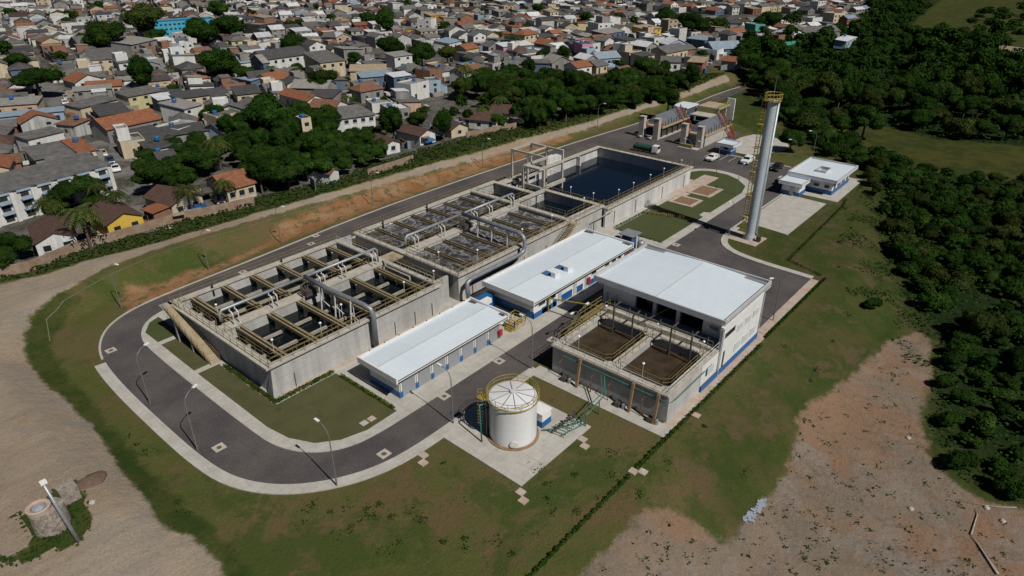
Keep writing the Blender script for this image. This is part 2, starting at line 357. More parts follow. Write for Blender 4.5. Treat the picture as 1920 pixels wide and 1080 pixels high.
def ground_material():
    m = bpy.data.materials.new('ground_cover'); m.use_nodes = True; n = m.node_tree; b = n.nodes['Principled BSDF']; b.inputs['Roughness'].default_value = .95
    b.inputs['Specular IOR Level'].default_value = .1
    geo = n.nodes.new('ShaderNodeNewGeometry')
    def noise(s, d=6, r=.6, dist=0):
        x = n.nodes.new('ShaderNodeTexNoise'); x.inputs['Scale'].default_value = s; x.inputs['Detail'].default_value = d; x.inputs['Roughness'].default_value = r; x.inputs['Distortion'].default_value = dist
        lk(n, geo.outputs['Position'], x.inputs['Vector']); return x.outputs['Fac']
    def ramp(f, p0, p1):
        x = n.nodes.new('ShaderNodeMapRange'); x.interpolation_type = 'SMOOTHSTEP'; x.inputs[1].default_value = p0; x.inputs[2].default_value = p1; lk(n, f, x.inputs[0]); return x.outputs[0]
    def rgb(c):
        x = n.nodes.new('ShaderNodeRGB'); x.outputs[0].default_value = (*c, 1); return x.outputs[0]
    def mix(f, a, bb, mode='MIX'):
        x = n.nodes.new('ShaderNodeMix'); x.data_type = 'RGBA'; x.blend_type = mode; lk(n, f, x.inputs['Factor']); lk(n, a, x.inputs['A']); lk(n, bb, x.inputs['B']); return x.outputs['Result']
    def mth(op, a, bb):
        x = n.nodes.new('ShaderNodeMath'); x.operation = op
        for i, q in enumerate((a, bb)):
            if isinstance(q, (int, float)): x.inputs[i].default_value = q
            else: lk(n, q, x.inputs[i])
        return x.outputs[0]
    big = noise(.045, 4); med = noise(.22, 8, .7); fin = noise(1.6, 8, .7); vf = noise(6, 6, .7); wob = noise(.35, 8, .75)
    nz = mth('SUBTRACT', wob, .5)
    def zone(k, amp, soft=.5):
        at = n.nodes.new('ShaderNodeAttribute'); at.attribute_name = 'z_'+k
        return ramp(mth('ADD', at.outputs['Fac'], mth('MULTIPLY', nz, amp)), -soft, soft)
    grass = mix(ramp(med, .36, .66), rgb((.090, .094, .028)), rgb((.060, .080, .019)))
    grass = mix(ramp(big, .42, .62), grass, rgb((.112, .094, .040)))
    grass = mix(mth('MULTIPLY', ramp(noise(.11, 7, .72), .48, .60), .8), grass, rgb((.130, .088, .046)))
    grass = mix(mth('MULTIPLY', ramp(noise(.075, 7, .75, .4), .49, .58), .8), grass, rgb((.046, .070, .015)))
    grass = mix(mth('MULTIPLY', ramp(noise(.9, 8, .8, .6), .56, .63), .6), grass, rgb((.040, .062, .014)))
    grass = mix(ramp(fin, .62, .70), grass, rgb((.030, .055, .012)))
    grass = mix(mth('MULTIPLY', ramp(noise(.5, 8, .75), .57, .70), .6), grass, rgb((.16, .115, .07)))
    lush = mix(ramp(med, .4, .6), rgb((.032, .052, .011)), rgb((.058, .066, .018)))
    lush = mix(ramp(fin, .5, .7), lush, rgb((.022, .046, .010)))
    dirt = mix(ramp(med, .35, .65), rgb((.31, .245, .18)), rgb((.26, .225, .185)))
    dirt = mix(ramp(big, .45, .6), dirt, rgb((.275, .21, .15)))
    dirt = mix(mth('MULTIPLY', ramp(fin, .5, .75), .4), dirt, rgb((.15, .12, .095)))
    dirt = mix(mth('MULTIPLY', ramp(noise(.3, 8, .8, 2.0), .53, .60), .45), dirt, rgb((.34, .28, .22)))
    dirt = mix(mth('MULTIPLY', ramp(noise(.13, 5, .7, 1.5), .55, .66), .55), dirt, rgb((.205, .195, .185)))
    mpn = n.nodes.new('ShaderNodeMapping'); mpn.inputs['Rotation'].default_value = (0, 0, math.radians(-62)); mpn.inputs['Scale'].default_value = (.12, 1.3, 1); lk(n, geo.outputs['Position'], mpn.inputs['Vector'])
    trk = n.nodes.new('ShaderNodeTexNoise'); trk.inputs['Scale'].default_value = 1; trk.inputs['Detail'].default_value = 5; trk.inputs['Distortion'].default_value = .3; lk(n, mpn.outputs[0], trk.inputs['Vector'])
    dirt = mix(mth('MULTIPLY', ramp(trk.outputs['Fac'], .52, .64), .28), dirt, rgb((.19, .165, .14)))
    dirt = mix(mth('MULTIPLY', ramp(trk.outputs['Fac'], .46, .36), .2), dirt, rgb((.37, .30, .225)))
    red = mix(ramp(med, .4, .6), rgb((.24, .115, .052)), rgb((.28, .17, .095)))
    red = mix(ramp(noise(.5, 8, .8), .5, .6), red, rgb((.10, .085, .035)))
    sand = mix(ramp(med, .38, .62), rgb((.225, .17, .125)), rgb((.19, .155, .12)))
    sand = mix(mth('MULTIPLY', ramp(big, .46, .56), .8), sand, rgb((.24, .145, .09)))
    sand = mix(mth('MULTIPLY', ramp(noise(.09, 6, .75, .8), .54, .64), .65), sand, rgb((.23, .205, .18)))
    sand = mix(mth('MULTIPLY', ramp(noise(.35, 8, .8, 1.2), .52, .60), .5), sand, rgb((.15, .115, .085)))
    vor = n.nodes.new('ShaderNodeTexVoronoi'); vor.feature = 'DISTANCE_TO_EDGE'; vor.inputs['Scale'].default_value = .16
    pv = n.nodes.new('ShaderNodeVectorMath'); pv.operation = 'ADD'
    nn = n.nodes.new('ShaderNodeTexNoise'); nn.inputs['Scale'].default_value = .3; nn.inputs['Detail'].default_value = 5; lk(n, geo.outputs['Position'], nn.inputs['Vector'])
    sc = n.nodes.new('ShaderNodeVectorMath'); sc.operation = 'SCALE'; sc.inputs['Scale'].default_value = 7; lk(n, nn.outputs['Color'], sc.inputs[0])
    lk(n, geo.outputs['Position'], pv.inputs[0]); lk(n, sc.outputs[0], pv.inputs[1]); lk(n, pv.outputs[0], vor.inputs['Vector'])
    sand = mix(mth('MULTIPLY', ramp(vor.outputs['Distance'], .028, .0), .35), sand, rgb((.10, .085, .07)))
    sand = mix(ramp(fin, .62, .70), sand, rgb((.09, .075, .05)))
    sand = mix(ramp(noise(.8, 7, .7), .62, .67), sand, rgb((.045, .05, .022)))
    forest = mix(ramp(med, .42, .62), rgb((.010, .022, .005)), rgb((.020, .032, .008)))
    meadow = mix(ramp(med, .4, .6), rgb((.058, .060, .014)), rgb((.032, .042, .010)))
    town = mix(ramp(med, .4, .6), rgb((.13, .12, .11)), rgb((.07, .066, .06)))
    town = mix(ramp(noise(.12, 4), .56, .62), town, rgb((.035, .05, .015)))
    town = mix(ramp(fin, .58, .62), town, rgb((.20, .17, .14)))
    green = mix(ramp(med, .4, .62), rgb((.040, .058, .013)), rgb((.068, .066, .022)))
    green = mix(mth('MULTIPLY', ramp(noise(.16, 7, .75), .52, .60), .8), green, rgb((.098, .072, .042)))
    c = mix(zone('green', 8, 3), grass, green)
    c = mix(zone('lush', 4), c, lush)
    c = mix(zone('forest', 16, 5), c, forest)
    c = mix(zone('meadow', 7, 2), c, meadow)
    c = mix(zone('red', 5, .9), c, red)
    c = mix(zone('town', 1), c, town)
    c = mix(zone('dirt', 3, .35), c, dirt)
    c = mix(zone('sand', 5, .5), c, sand)
    f = n.nodes.new('ShaderNodeMapRange'); f.inputs[1].default_value = .3; f.inputs[2].default_value = .7; f.inputs[3].default_value = .78; f.inputs[4].default_value = 1.22; lk(n, vf, f.inputs[0])
    vm = n.nodes.new('ShaderNodeVectorMath'); vm.operation = 'SCALE'; lk(n, c, vm.inputs[0]); lk(n, f.outputs[0], vm.inputs['Scale'])
    lk(n, vm.outputs[0], b.inputs['Base Color'])
    bp = n.nodes.new('ShaderNodeBump'); bp.inputs['Strength'].default_value = .7; bp.inputs['Distance'].default_value = .25
    lk(n, mth('ADD', fin, mth('MULTIPLY', vf, .4)), bp.inputs['Height']); lk(n, bp.outputs[0], b.inputs['Normal'])
    return m
M['ground'] = ground_material()
for k, nm in enumerate(('ground', 'dirt_road', 'town_ground', 'bare_soil')):
    q = quads[cls == k]
    if not len(q): continue
    u, inv = np.unique(q, return_inverse=True)
    me = bpy.data.meshes.new(nm); me.from_pydata(co[u].tolist(), [], inv.reshape(-1, 4).tolist()); me.materials.append(M['ground'])
    me.polygons.foreach_set('use_smooth', [True]*len(me.polygons))
    for z in ('green', 'dirt', 'red', 'sand', 'lush', 'forest', 'meadow', 'town'):
        at = me.attributes.new('z_'+z, 'FLOAT', 'POINT'); at.data.foreach_set('value', sd[z].ravel()[u].astype(np.float32))
    o = bpy.data.objects.new(nm, me); C.objects.link(o); struct(o)

# ---------------------------------------------------------------- plant roads, pavements, lawns
road_out = [(45, 46), (36, 45.9), (31, 46.8), (26.5, 49.2), (23.2, 52.5), (21.2, 56.7), (20.6, 62), (20.5, 70), (20.6, 80), (21, 87), (21.8, 92), (23.6, 96), (26, 98.8), (29.5, 100.7), (35.4, 101.8), (50, 102.7), (79, 105.2), (113, 104.9), (150, 103.3), (173.6, 101.3), (205, 100.9), (228, 101.9), (242, 101)]
road_out = chaikin(road_out)
rest = [(243, 97.5), (224, 97), (196, 95.5), (187, 92), (184, 84), (183, 74), (160.6, 71), (160.6, 52), (158, 50.8), (157, 47), (147, 46.6), (125, 46.5), (113, 46.4), (109, 45), (106.6, 42), (105.6, 37), (105.3, 27.5), (84, 27.5), (84, 49), (57, 46)]
struct(MB().prism(road_out+rest, .02, .02).build('asphalt_road', 'asphalt'))
def strip(name, line, w, z0=0, z1=.13, m='slab', side=-1):
    pl = offset_line(line, w*side); struct(MB().prism(line+pl[::-1], z0, z1).build(name, m))
    k = offset_line(line, -.14*side); return pl
strip('pavement', [(56.8, 45.9)]+road_out[:40], 1.35, side=1)
strip('kerb', road_out[40:], .28, side=1, m='slab')
strip('pavement', chaikin([(105.3, 27.5), (105.6, 37), (106.6, 42), (109, 45), (113, 46.4), (118, 46.5)]), 1.2, side=-1)
strip('pavement', [(84, 27.5), (105.3, 27.5)], 1.2, side=-1, m='pink')
strip('kerb', [(118, 46.5), (147, 46.6)], .3, side=-1)
strip('kerb', [(160.6, 52), (160.6, 71)], .5, side=-1)
# main island
isl = [(43, 50.6), (34.5, 50.6), (31, 51.6), (28.4, 53.8), (26.8, 57), (26.3, 61), (26.3, 88), (27.2, 92.5), (29.5, 95.8), (33, 97.2), (40, 97.6), (80, 97.8), (112, 98), (131, 97), (137, 93), (137.4, 70.2), (143.6, 69.8), (146.6, 67.5), (148, 64), (147.6, 59.5), (145.2, 55), (141.8, 52.5), (137, 51.6), (88, 51.3), (60, 50.8)]
isl = chaikin(isl)
struct(MB().prism(isl, 0, .13).build('pavement', 'slab'))
def lawn(pts, z=.15, m='drylawn', name='lawn'):
    struct(MB().prism(pts, z, z).build(name, m))
lawn([(28, 92.5), (28, 88.6), (31.2, 88.6), (31.2, 95.5), (29.6, 94.8)], m='lawn')
lawn([(27.9, 78.2), (30.9, 78.2), (30.9, 87.6), (28, 87.6)])
lawn([(27.9, 77.2), (30.9, 77.2), (30.9, 63.9), (39.4, 63.9), (39.4, 52.1), (35, 52), (32, 52.9), (29.8, 54.6), (28.4, 57.6), (27.9, 61)])
lawn([(102.3, 53.1), (118.5, 53.1), (119, 54.2), (121, 54.2), (121.5, 53.1), (136.5, 53.2), (141, 54.4), (144.3, 57.6), (146, 61), (146, 64.5), (144.8, 66.9), (142.3, 68.4), (137.6, 68.7), (137.6, 63.6), (134.5, 63.6), (134.5, 62.9), (102.3, 62.9)], m='lawn')
lawn([(33, 96.8), (33, 92.3), (97, 92.3), (97, 96.9)], m='drylawn')
# garden paths and open pits in the pool lawn
struct(MB().prism([(126, 61.3), (142.5, 61.3), (142.5, 64.9), (126, 64.9)], .15, .165).build('path', 'pink'))
for x0, x1, y0, y1 in ((121.5, 126.6, 57.2, 62.6), (129, 135.6, 57, 62.4)):
    b = MB(); w = .7
    b.bx(x0, x1, y0, y0+w, .15, .3); b.bx(x0, x1, y1-w, y1, .15, .3); b.bx(x0, x0+w, y0+w, y1-w, .15, .3); b.bx(x1-w, x1, y0+w, y1-w, .15, .3)
    r = root('planting_bed', ((x0+x1)/2, (y0+y1)/2, .15), 'sunken soil bed with pale concrete rim, %s to the chimney shadow' % ('closer' if x0 < 125 else 'farther of the two'), 'planting bed', 'soil beds in the pool lawn')
    b.build('rim', 'pink', r); MB().bx(x0+w, x1-w, y0+w, y1-w, .15, .2).build('soil', 'soil', r)
b = MB()
for q in range(22):
    x, y = 112.5+q*.12+random.uniform(-.1, .1), 63-q*.36; b.bx(x, x+.25, y, y+.12, .15, .75)
solo(b, 'picket_border', 'dullyellow', 'short line of yellow pegs crossing the pool lawn in the shadow of the stack', 'border')
struct(MB().prism([(31.2, 64.5), (59.6, 64.5), (59.6, 65.35), (31.2, 65.35)], .1, .16).build('path', 'pink')); struct(MB().prism([(30.7, 64.5), (31.2, 64.5), (31.2, 77), (30.7, 77)], .1, .16).build('path', 'pink'))
# slabs beside buildings
struct(MB().prism([(39.7, 44.9), (39.6, 33.2), (51.9, 33.2), (51.9, 40.6), (45.8, 44.9)], .0, .12).build('concrete_apron', 'slab'))
struct(MB().prism([(55.4, 45.3), (55.6, 26.0), (57.7, 26.0), (57.7, 45.3)], .0, .1).build('concrete_apron', 'slab'))

struct(MB().prism([(57.7, 25.9), (84, 25.9), (84, 27.3), (57.7, 27.3)], 0, .09).build('path', 'pink'))
struct(MB().prism([(121.5, 45.9), (120.5, 37.2), (141.5, 37.3), (142, 46.1)], 0, .11).build('concrete_apron', 'slab'))
struct(MB().prism([(144, 35.9), (162, 36.2), (162, 50.4), (157.2, 50.5), (157.2, 46.4), (144, 46.2)], 0, .1).build('concrete_apron', 'slab'))
lawn([(141.2, 41), (141.2, 36.2), (144.6, 36.2), (144.8, 41)], z=.03, m='lawn')
struct(MB().prism([(112, 45.9), (111.6, 39.6), (116.5, 39.4), (116.5, 45.9)], 0, .12).build('concrete_apron', 'pink'))
struct(MB().prism([(164, 71.8), (178, 72.2), (183, 71)]+arc(175, 67.5, 9, 20, -120, 8)+[(164, 64)], 0.02, .1).build('concrete_apron', 'slab'))
# drain line beside the dirt track
dl = GP([(95, 640), (88, 600), (120, 565), (200, 520), (300, 476), (400, 445), (640, 374), (800, 328), (960, 286), (1100, 247), (1240, 200)])
b = MB()
def densify(pts, s=2.0):
    out = []
    for a, c in zip(pts[:-1], pts[1:]):
        k = max(1, int(math.hypot(c[0]-a[0], c[1]-a[1])/s)); out += [(a[0]+(c[0]-a[0])*i/k, a[1]+(c[1]-a[1])*i/k) for i in range(k)]
    return out+[pts[-1]]
dd = densify(dl); d2 = offset_line(dd, .12)
for i in range(len(dd)-1):
    q = [dd[i], dd[i+1], d2[i+1], d2[i]]; b.add([(x, y, hz(x, y)+.06) for x, y in q], [(3, 2, 1, 0)][:1])
M['drain'] = mat('mossy_drain_concrete', (.17, .16, .12), (.08, .09, .05), 2, .9)
struct(b.build('drain_channel', 'drain'))
# manholes
mh = [(208, 657), (411, 839), (720, 851), (833, 743), (936, 677), (1036, 637), (1268, 459), (592, 442), (455, 510), (583, 457)]
for i, (px, py) in enumerate(mh):
    x, y = P(px, py, .03); w = .62
    where = ['at the western bend', 'on the lower left curve', 'on the bottom bend nearest camera', 'in front of shed left of white tank', 'facing the shed shutters', 'beside the sludge basins', 'behind the tall building', 'on the far road, right one', 'on the far road, left one', 'on the far road, middle one'][i]
    r = root('manhole', (x, y, .02), 'pale square concrete manhole surround in the asphalt '+where, 'manhole', 'manholes in the plant road')
    b = MB(); n = 12
    o = [(x+s*w*a, y+s2*w*a2) for s, s2, a, a2 in ((-1, -1, 1, 1), (0, -1, 1, 1), (1, -1, 1, 1), (1, 0, 1, 1), (1, 1, 1, 1), (0, 1, 1, 1), (-1, 1, 1, 1), (-1, 0, 1, 1))]
    ii_ = [(x+.3*math.cos(math.radians(t)), y+.3*math.sin(math.radians(t))) for t in (225, 270, 315, 0, 45, 90, 135, 180)]
    for k in range(8):
        k2 = (k+1) % 8; b.add([(*o[k], .045), (*o[k2], .045), (*ii_[k2], .045), (*ii_[k], .045)], [(0, 1, 2, 3)])
    b.build('surround', 'slab', r)
    MB().prism(arc(x, y, .29, 0, 345, 14), .02, .035).build('cover', 'rust', r)
# pairs of square path slabs in the grass
for i, (px, py) in enumerate([(794, 855), (793, 869), (976, 924), (981, 940), (1092, 825), (1096, 838), (683, 795), (697, 787), (1187, 885), (1205, 886), (1305, 780)]):
    x, y = P(px, py); c = ['tank apron corner, left pair upper', 'tank apron corner, left pair lower', 'tip of the tank apron, upper', 'tip of the tank apron, lower', 'pipe end of the tank apron, upper', 'pipe end of the tank apron, lower', 'shed lawn hedge, left', 'shed lawn hedge, right', 'gap in the long hedge, left', 'gap in the long hedge, right', 'foot of the tall white building'][i]
    solo(MB().bx(x-.42, x+.42, y-.42, y+.42, 0, .17), 'paving_slab', 'pink' if i != 6 else 'slab', 'square concrete slab lying in the grass at the '+c, 'paving slab', 'square slabs in the lawns')
# parking lines
b = MB()
for y in (71.6, 69.6, 67.5, 65.3, 63.1, 60.9, 58.7, 56.5): b.bx(155.8, 160.3, y-.06, y+.06, .025, .03)
b.bx(155.8, 160.3, 54.2, 54.32, .025, .03); b.bx(155.8, 155.92, 54.2, 56.5, .025, .03)
struct(b.build('parking_lines', 'line')); struct(MB().prism([(156.6, 54.6), (159.2, 54.6), (159.2, 56.1), (156.6, 56.1)], .03, .03).build('accessible_bay_marking', 'handicap'))
# ---------------------------------------------------------------- basins
TZ = 4.65
def rail_part(parent, pts, m='dullyellow', h=1.1, step=1.7, w=.045, name='railing'):
    b = rail(MB(), pts, h, step, w); return b.build(name, m, parent)
def ring_walls(b, x0, x1, y0, y1, z0, z1, t, m=0):
    b.bx(x0, x1, y0, y0+t, z0, z1, m); b.bx(x0, x1, y1-t, y1, z0, z1, m); b.bx(x0, x0+t, y0+t, y1-t, z0, z1, m); b.bx(x1-t, x1, y0+t, y1-t, z0, z1, m)
def ring_cap(b, x0, x1, y0, y1, z0, z1, ox, oi, m=0):   # coping slab: ox beyond the outline, oi inside it
    b.bx(x0-ox, x1+ox, y0-ox, y0+oi, z0, z1, m); b.bx(x0-ox, x1+ox, y1-oi, y1+ox, z0, z1, m)
    b.bx(x0-ox, x0+oi, y0+oi, y1-oi, z0, z1, m); b.bx(x1-oi, x1+ox, y0+oi, y1-oi, z0, z1, m)
def ladder_lamp(x, y, z, label, h=1.9, group='small lamps along the basin rails', head=(.0, .0)):
    r = root('rail_lamp', (x, y, z), label, 'lamp', group)
    MB().tube([(x, y, z), (x, y, z+h)], .03, 6).build('post', 'whitesteel', r)
    MB().lathe((x, y, z+h), [(.02, .0), (.16, .02), (.17, .12), (.10, .2), (.01, .22)], 10).build('lamp_head', 'lamp', r)
    return r
# basin A: six bays each side of a middle walkway
A = root('settling_basin', (45, 77.5, 0), 'long open concrete basin with dark still water and ochre troughs, nearest the camera', 'concrete basin')
b = MB(); ring_walls(b, 31.7, 59.2, 65.3, 89.6, .0, TZ-.25, .35)
b.bx(32.05, 58.85, 77.0, 77.3, .3, TZ-.25); b.bx(32.05, 58.85, 78.15, 78.45, .3, TZ-.25)
b.build('wall', 'wallc', A)
b = MB(); b.add([(31.7, 65.3, 0), (31.7, 65.3, 3.4), (31.35, 65.05, 0), (32.3, 65.05, 0), (31.7, 66.2, 0)], [(0, 1, 2)])
b = MB(); ring_cap(b, 31.7, 59.2, 65.3, 89.6, TZ-.25, TZ, .42, .55); b.bx(30.95, 31.275, 64.88, 90.02, TZ-.25, TZ); b.bx(32.25, 58.65, 76.9, 78.55, TZ-.24, TZ)
b.build('coping', 'cap', A)
for y0, y1 in ((65.65, 77.0), (78.45, 89.25)):
    w = MB().prism([(32.05, y0), (58.85, y0), (58.85, y1), (32.05, y1)], 2.9, 2.9).build('water', 'water2', A)
tx = [34.2+4.55*i for i in range(6)]
MB().bx(33, 58, 78.95, 79.2, 4.05, 4.4).build('launder', 'trough', A)
for y0, y1 in ((65.8, 76.85), (78.6, 89.1)):
    for x in tx:
        b = MB()
        for s in (-.27, .27): b.bx(x+s-.1, x+s+.1, y0, y1, 4.0, 4.42)
        t = b.build('trough', 'trough', A); MB().bx(x-.17, x+.17, y0, y1, 3.98, 4.06).build('trough_channel', 'dark', t)
        b = MB()
        for s in (-.40, .40): b.bx(x+s-.025, x+s+.025, y0, y1, 4.1, 4.5)
        b.build('trough_edge', 'dullyellow', t)
    for f in (.36, .68):
        y = y0+(y1-y0)*f; b = MB()
        for i in range(6):
            a = 32.05 if i == 0 else tx[i-1]+.62; c = tx[i]-.62; b.bx(a, c, y-.17, y+.17, 3.05, 3.4)
        b.bx(tx[-1]+.62, 58.84, y-.17, y+.17, 3.05, 3.4); b.build('baffle', 'baffle', A)
rail_part(A, [(31.35, 89.9, TZ), (59.5, 89.9, TZ)]); rail_part(A, [(31.35, 65.0, TZ), (31.35, 88.9, TZ)]); rail_part(A, [(31.4, 64.95, TZ), (59.5, 64.95, TZ), (59.5, 76.5, TZ)])
rail_part(A, [(32.3, 89, TZ), (32.3, 78.7, TZ)]); rail_part(A, [(32.3, 76.6, TZ), (32.3, 65.9, TZ), (58.5, 65.9, TZ)]); rail_part(A, [(33, 78.5, TZ), (57, 78.5, TZ)]); rail_part(A, [(58.7, 66, TZ), (58.7, 76.6, TZ)], 'whitesteel'); rail_part(A, [(58.7, 78.6, TZ), (58.7, 89, TZ)], 'whitesteel')
# sloped corner buttress (near corner of basin A)
MB().add([(31.05, 64.7, 0), (32.6, 64.95, 0), (32.6, 65.29, 0), (31.69, 66.7, 0), (31.4, 66.7, 0), (31.69, 65.29, 3.9), (32.0, 65.29, 3.6), (31.69, 65.6, 3.6)],
  [(0, 1, 6, 5), (1, 2, 6), (0, 5, 7, 4), (4, 7, 3), (0, 4, 3, 2, 1)]).build('buttress', 'wallc', A)
# stair ramp on the west end
b = MB()
p0 = Vector((30.6, 88.9, TZ-.1)); p1 = Vector((30.6, 77.6, .15))
n = 24
for i in range(n):
    a = p0+(p1-p0)*i/n; c = p0+(p1-p0)*(i+1)/n; b.bx(29.9, 31.25, c.y, a.y, c.z-.1, a.z)
sr = b.build('stair', 'deck', A)
for x in (29.9, 31.2):
    b = MB(); rail(b, [(x, 88.9, TZ), (x, 77.6, .2)], 1.0, 1.6); b.build('handrail', 'dullyellow', sr)
for y, z in ((86.5, 3.5), (82.5, 1.9)): MB().bx(29.95, 30.15, y-.15, y+.15, 0, z).build('stair_support', 'concrete', A); MB().bx(31.0, 31.2, y-.15, y+.15, 0, z).build('stair_support', 'concrete', A)
MB().bx(29.8, 31.3, 88.9, 90, TZ-.3, TZ).build('landing', 'concrete', A)
# gap channel between basins
X = root('link_channel', (61, 77.5, 0), 'narrow sunken concrete channel between the still basin and the bubbling basin', 'channel')
b = MB(); b.bx(59.65, 62.3, 66.6, 67, 0, TZ-.3); b.bx(59.65, 62.3, 90, 90.4, 0, TZ-.3); b.bx(59.7, 62.2, 67, 90, 0, 2.4)
b.build('wall', 'wallc', X); b = MB(); b.bx(59.65, 62.25, 76.6, 79.2, TZ-.25, TZ-.01); b.build('deck', 'deck', X)
rail_part(X, [(59.9, 67, TZ-.3), (59.9, 76.5, TZ)]); rail_part(X, [(59.9, 79.3, TZ), (59.9, 90, TZ)])
# basin B: aerated
Bb = root('aeration_basin', (77, 77.5, 0), 'concrete basin of bubbling grey water in twelve bays, behind the still one', 'concrete basin')
b = MB(); b.bx(63.1, 91.4, 65.3, 65.7, 0, TZ-.25); b.bx(63.1, 98.2, 89.5, 89.9, 0, TZ-.25); b.bx(63.1, 63.5, 65.7, 89.5, 0, TZ-.25); b.bx(97.8, 98.2, 79, 89.5, 0, TZ-.25)
b.bx(63.5, 91.0, 77.0, 77.3, .3, TZ-.25); b.bx(63.5, 91.0, 78.15, 78.45, .3, TZ-.25); b.bx(91.0, 91.4, 65.7, 89.5, .3, TZ-.252); b.bx(91.4, 97.8, 79.0, 79.02, .3, TZ-.262)
b.build('wall', 'wallc', Bb)
b = MB(); b.bx(62.75, 91.9, 64.9, 65.85, TZ-.25, TZ); b.bx(62.75, 98.5, 89.3, 90.3, TZ-.25, TZ); b.bx(62.75, 63.75, 65.9, 89.25, TZ-.25, TZ); b.bx(90.7, 91.8, 65.9, 89.25, TZ-.25, TZ-.002)
b.bx(63.8, 90.65, 76.9, 78.55, TZ-.24, TZ); b.bx(91.85, 98.5, 78.3, 79.4, TZ-.24, TZ); b.bx(97.5, 98.5, 79.45, 89.25, TZ-.24, TZ)
b.build('coping', 'cap', Bb)
bx_ = [63.5]+[67.3+4.12*i for i in range(6)]+[91.0]
for y0, y1 in ((65.7, 77.0), (78.45, 89.5)):
    MB().prism([(63.5, y0), (91, y0), (91, y1), (63.5, y1)], 3.9, 3.9).build('water', 'aer', Bb)
    for x in bx_[1:-1]:
        b = MB()
        for s in (-.26, .26): b.bx(x+s-.08, x+s+.08, y0, y1, 3.8, 4.25)
        t = b.build('trough', 'wettrough', Bb)
        b = MB(); b.bx(x-.18, x+.18, y0, y1, 3.8, 3.98); b.build('trough_channel', 'dark', t)
MB().prism([(91.4, 79), (97.8, 79), (97.8, 89.5), (91.4, 89.5)], 2.3, 2.3).build('water', 'water2', Bb)
rail_part(Bb, [(62.85, 90.2, TZ), (98.4, 90.2, TZ)]); rail_part(Bb, [(62.85, 65.0, TZ), (62.85, 76.5, TZ)]); rail_part(Bb, [(62.85, 79.5, TZ), (62.85, 89.9, TZ)]); rail_part(Bb, [(62.9, 64.95, TZ), (90.5, 64.95, TZ)])
rail_part(Bb, [(63.7, 76.6, TZ), (63.7, 65.9, TZ), (90.7, 65.9, TZ)]); rail_part(Bb, [(63.7, 79.6, TZ), (63.7, 89.2, TZ)]); rail_part(Bb, [(65, 78.5, TZ), (90, 78.5, TZ)])
rail_part(Bb, [(90.8, 66, TZ), (90.8, 76.6, TZ)]); rail_part(Bb, [(90.8, 79.6, TZ), (90.8, 89.2, TZ)]); rail_part(Bb, [(91.9, 79.4, TZ), (97.6, 79.4, TZ)])
# basin C
Cc = root('small_basin', (96, 72, 0), 'small concrete basin of black water between the bubbling basin and the big pool', 'concrete basin')
b = MB(); b.bx(98.25, 101, 78.6, 79.4, 0, TZ-.25); b.bx(100.7, 101.1, 65.3, 78.6, 0, TZ-.25); b.bx(91.4, 100.7, 65.3, 65.7, 0, TZ-.25); b.bx(91.42, 97.8, 78.605, 79, 0, TZ-.26)
b.build('wall', 'wallc', Cc)
b = MB(); b.bx(91.95, 101.4, 65.85, 66.6, TZ-.25, TZ-.001); b.bx(91.95, 101.4, 64.9, 65.82, TZ-.25, TZ-.003); b.bx(100.4, 101.4, 66.65, 79.4, TZ-.25, TZ); b.bx(98.55, 100.35, 78.3, 79.4, TZ-.25, TZ)
b.build('coping', 'cap', Cc); MB().prism([(91.4, 65.7), (98.3, 65.7), (100.7, 65.7), (100.7, 78.6), (91.4, 78.6)], 2.6, 2.6).build('water', 'water', Cc)
rail_part(Cc, [(92, 66.6, TZ), (100.3, 66.6, TZ), (100.3, 78.2, TZ)]); rail_part(Cc, [(91.95, 64.95, TZ), (101.3, 64.95, TZ)]); rail_part(Cc, [(91.9, 67, TZ), (91.9, 78.2, TZ)])
# pool D
DZ = 4.0
D = root('equalisation_pool', (118, 77, 0), 'largest rectangular concrete pool filled with dark blue water behind the other basins', 'concrete basin')
b = MB(); b.bx(101.45, 134.8, 64.7, 65.1, 0, DZ-.25); b.bx(134.4, 134.8, 65.1, 89, 0, DZ-.25); b.bx(98.6, 134.8, 89, 89.4, 0, DZ-.25); b.bx(98.6, 101.1, 79.45, 79.8, 0, DZ-.25); b.bx(98.6, 98.9, 79.8, 89, 0, DZ-.25)
b.bx(125.5, 126, 87.9, 89, 0, DZ-.3); b.build('wall', 'wallpale', D)
b = MB(); b.bx(101.45, 135.2, 64.3, 65.5, DZ-.25, DZ); b.bx(134.1, 135.2, 65.55, 88.5, DZ-.25, DZ); b.bx(98.6, 135.2, 88.55, 89.6, DZ-.25, DZ)
b.build('coping', 'cap', D)
MB().prism([(98.9, 79.8), (101.4, 79.8), (101.4, 65.1), (134.4, 65.1), (134.4, 89), (98.9, 89)], 1.6, 1.6).build('water', 'water', D)
rail_part(D, [(101.6, 64.4, DZ), (135.1, 64.4, DZ), (135.1, 89.5, DZ), (98.7, 89.5, DZ)]); rail_part(D, [(101.6, 65.4, DZ), (134, 65.4, DZ), (134.0, 88, DZ)]); rail_part(D, [(101.6, 66, DZ), (101.6, 79, DZ)])
b = MB()
for x in (62.9, 101.3): pass
# vertical drain pipes on the south walls
for k, x in enumerate((34.5, 50.5, 54.2, 57.5, 66, 70, 78.4, 84.2, 98.5, 104.5, 112.1, 122.6, 132)):
    par = A if x < 60 else Bb if x < 92 else Cc if x < 101 else D; y = 65.2 if x < 101 else 64.6
    MB().tube([(x, y, .1), (x, y, 2.2 if x < 101 else 2.7)], .05, 6).build('drain_pipe', 'darksteel', par)
b = MB(); b.tube([(103, 64.5, 3.2), (103, 64.2, 3.2), (99, 64.8, 2.6), (97, 64.8, 2.6), (97, 64.8, .2)], .1, 8); b.build('overflow_pipe', 'baffle', Cc)
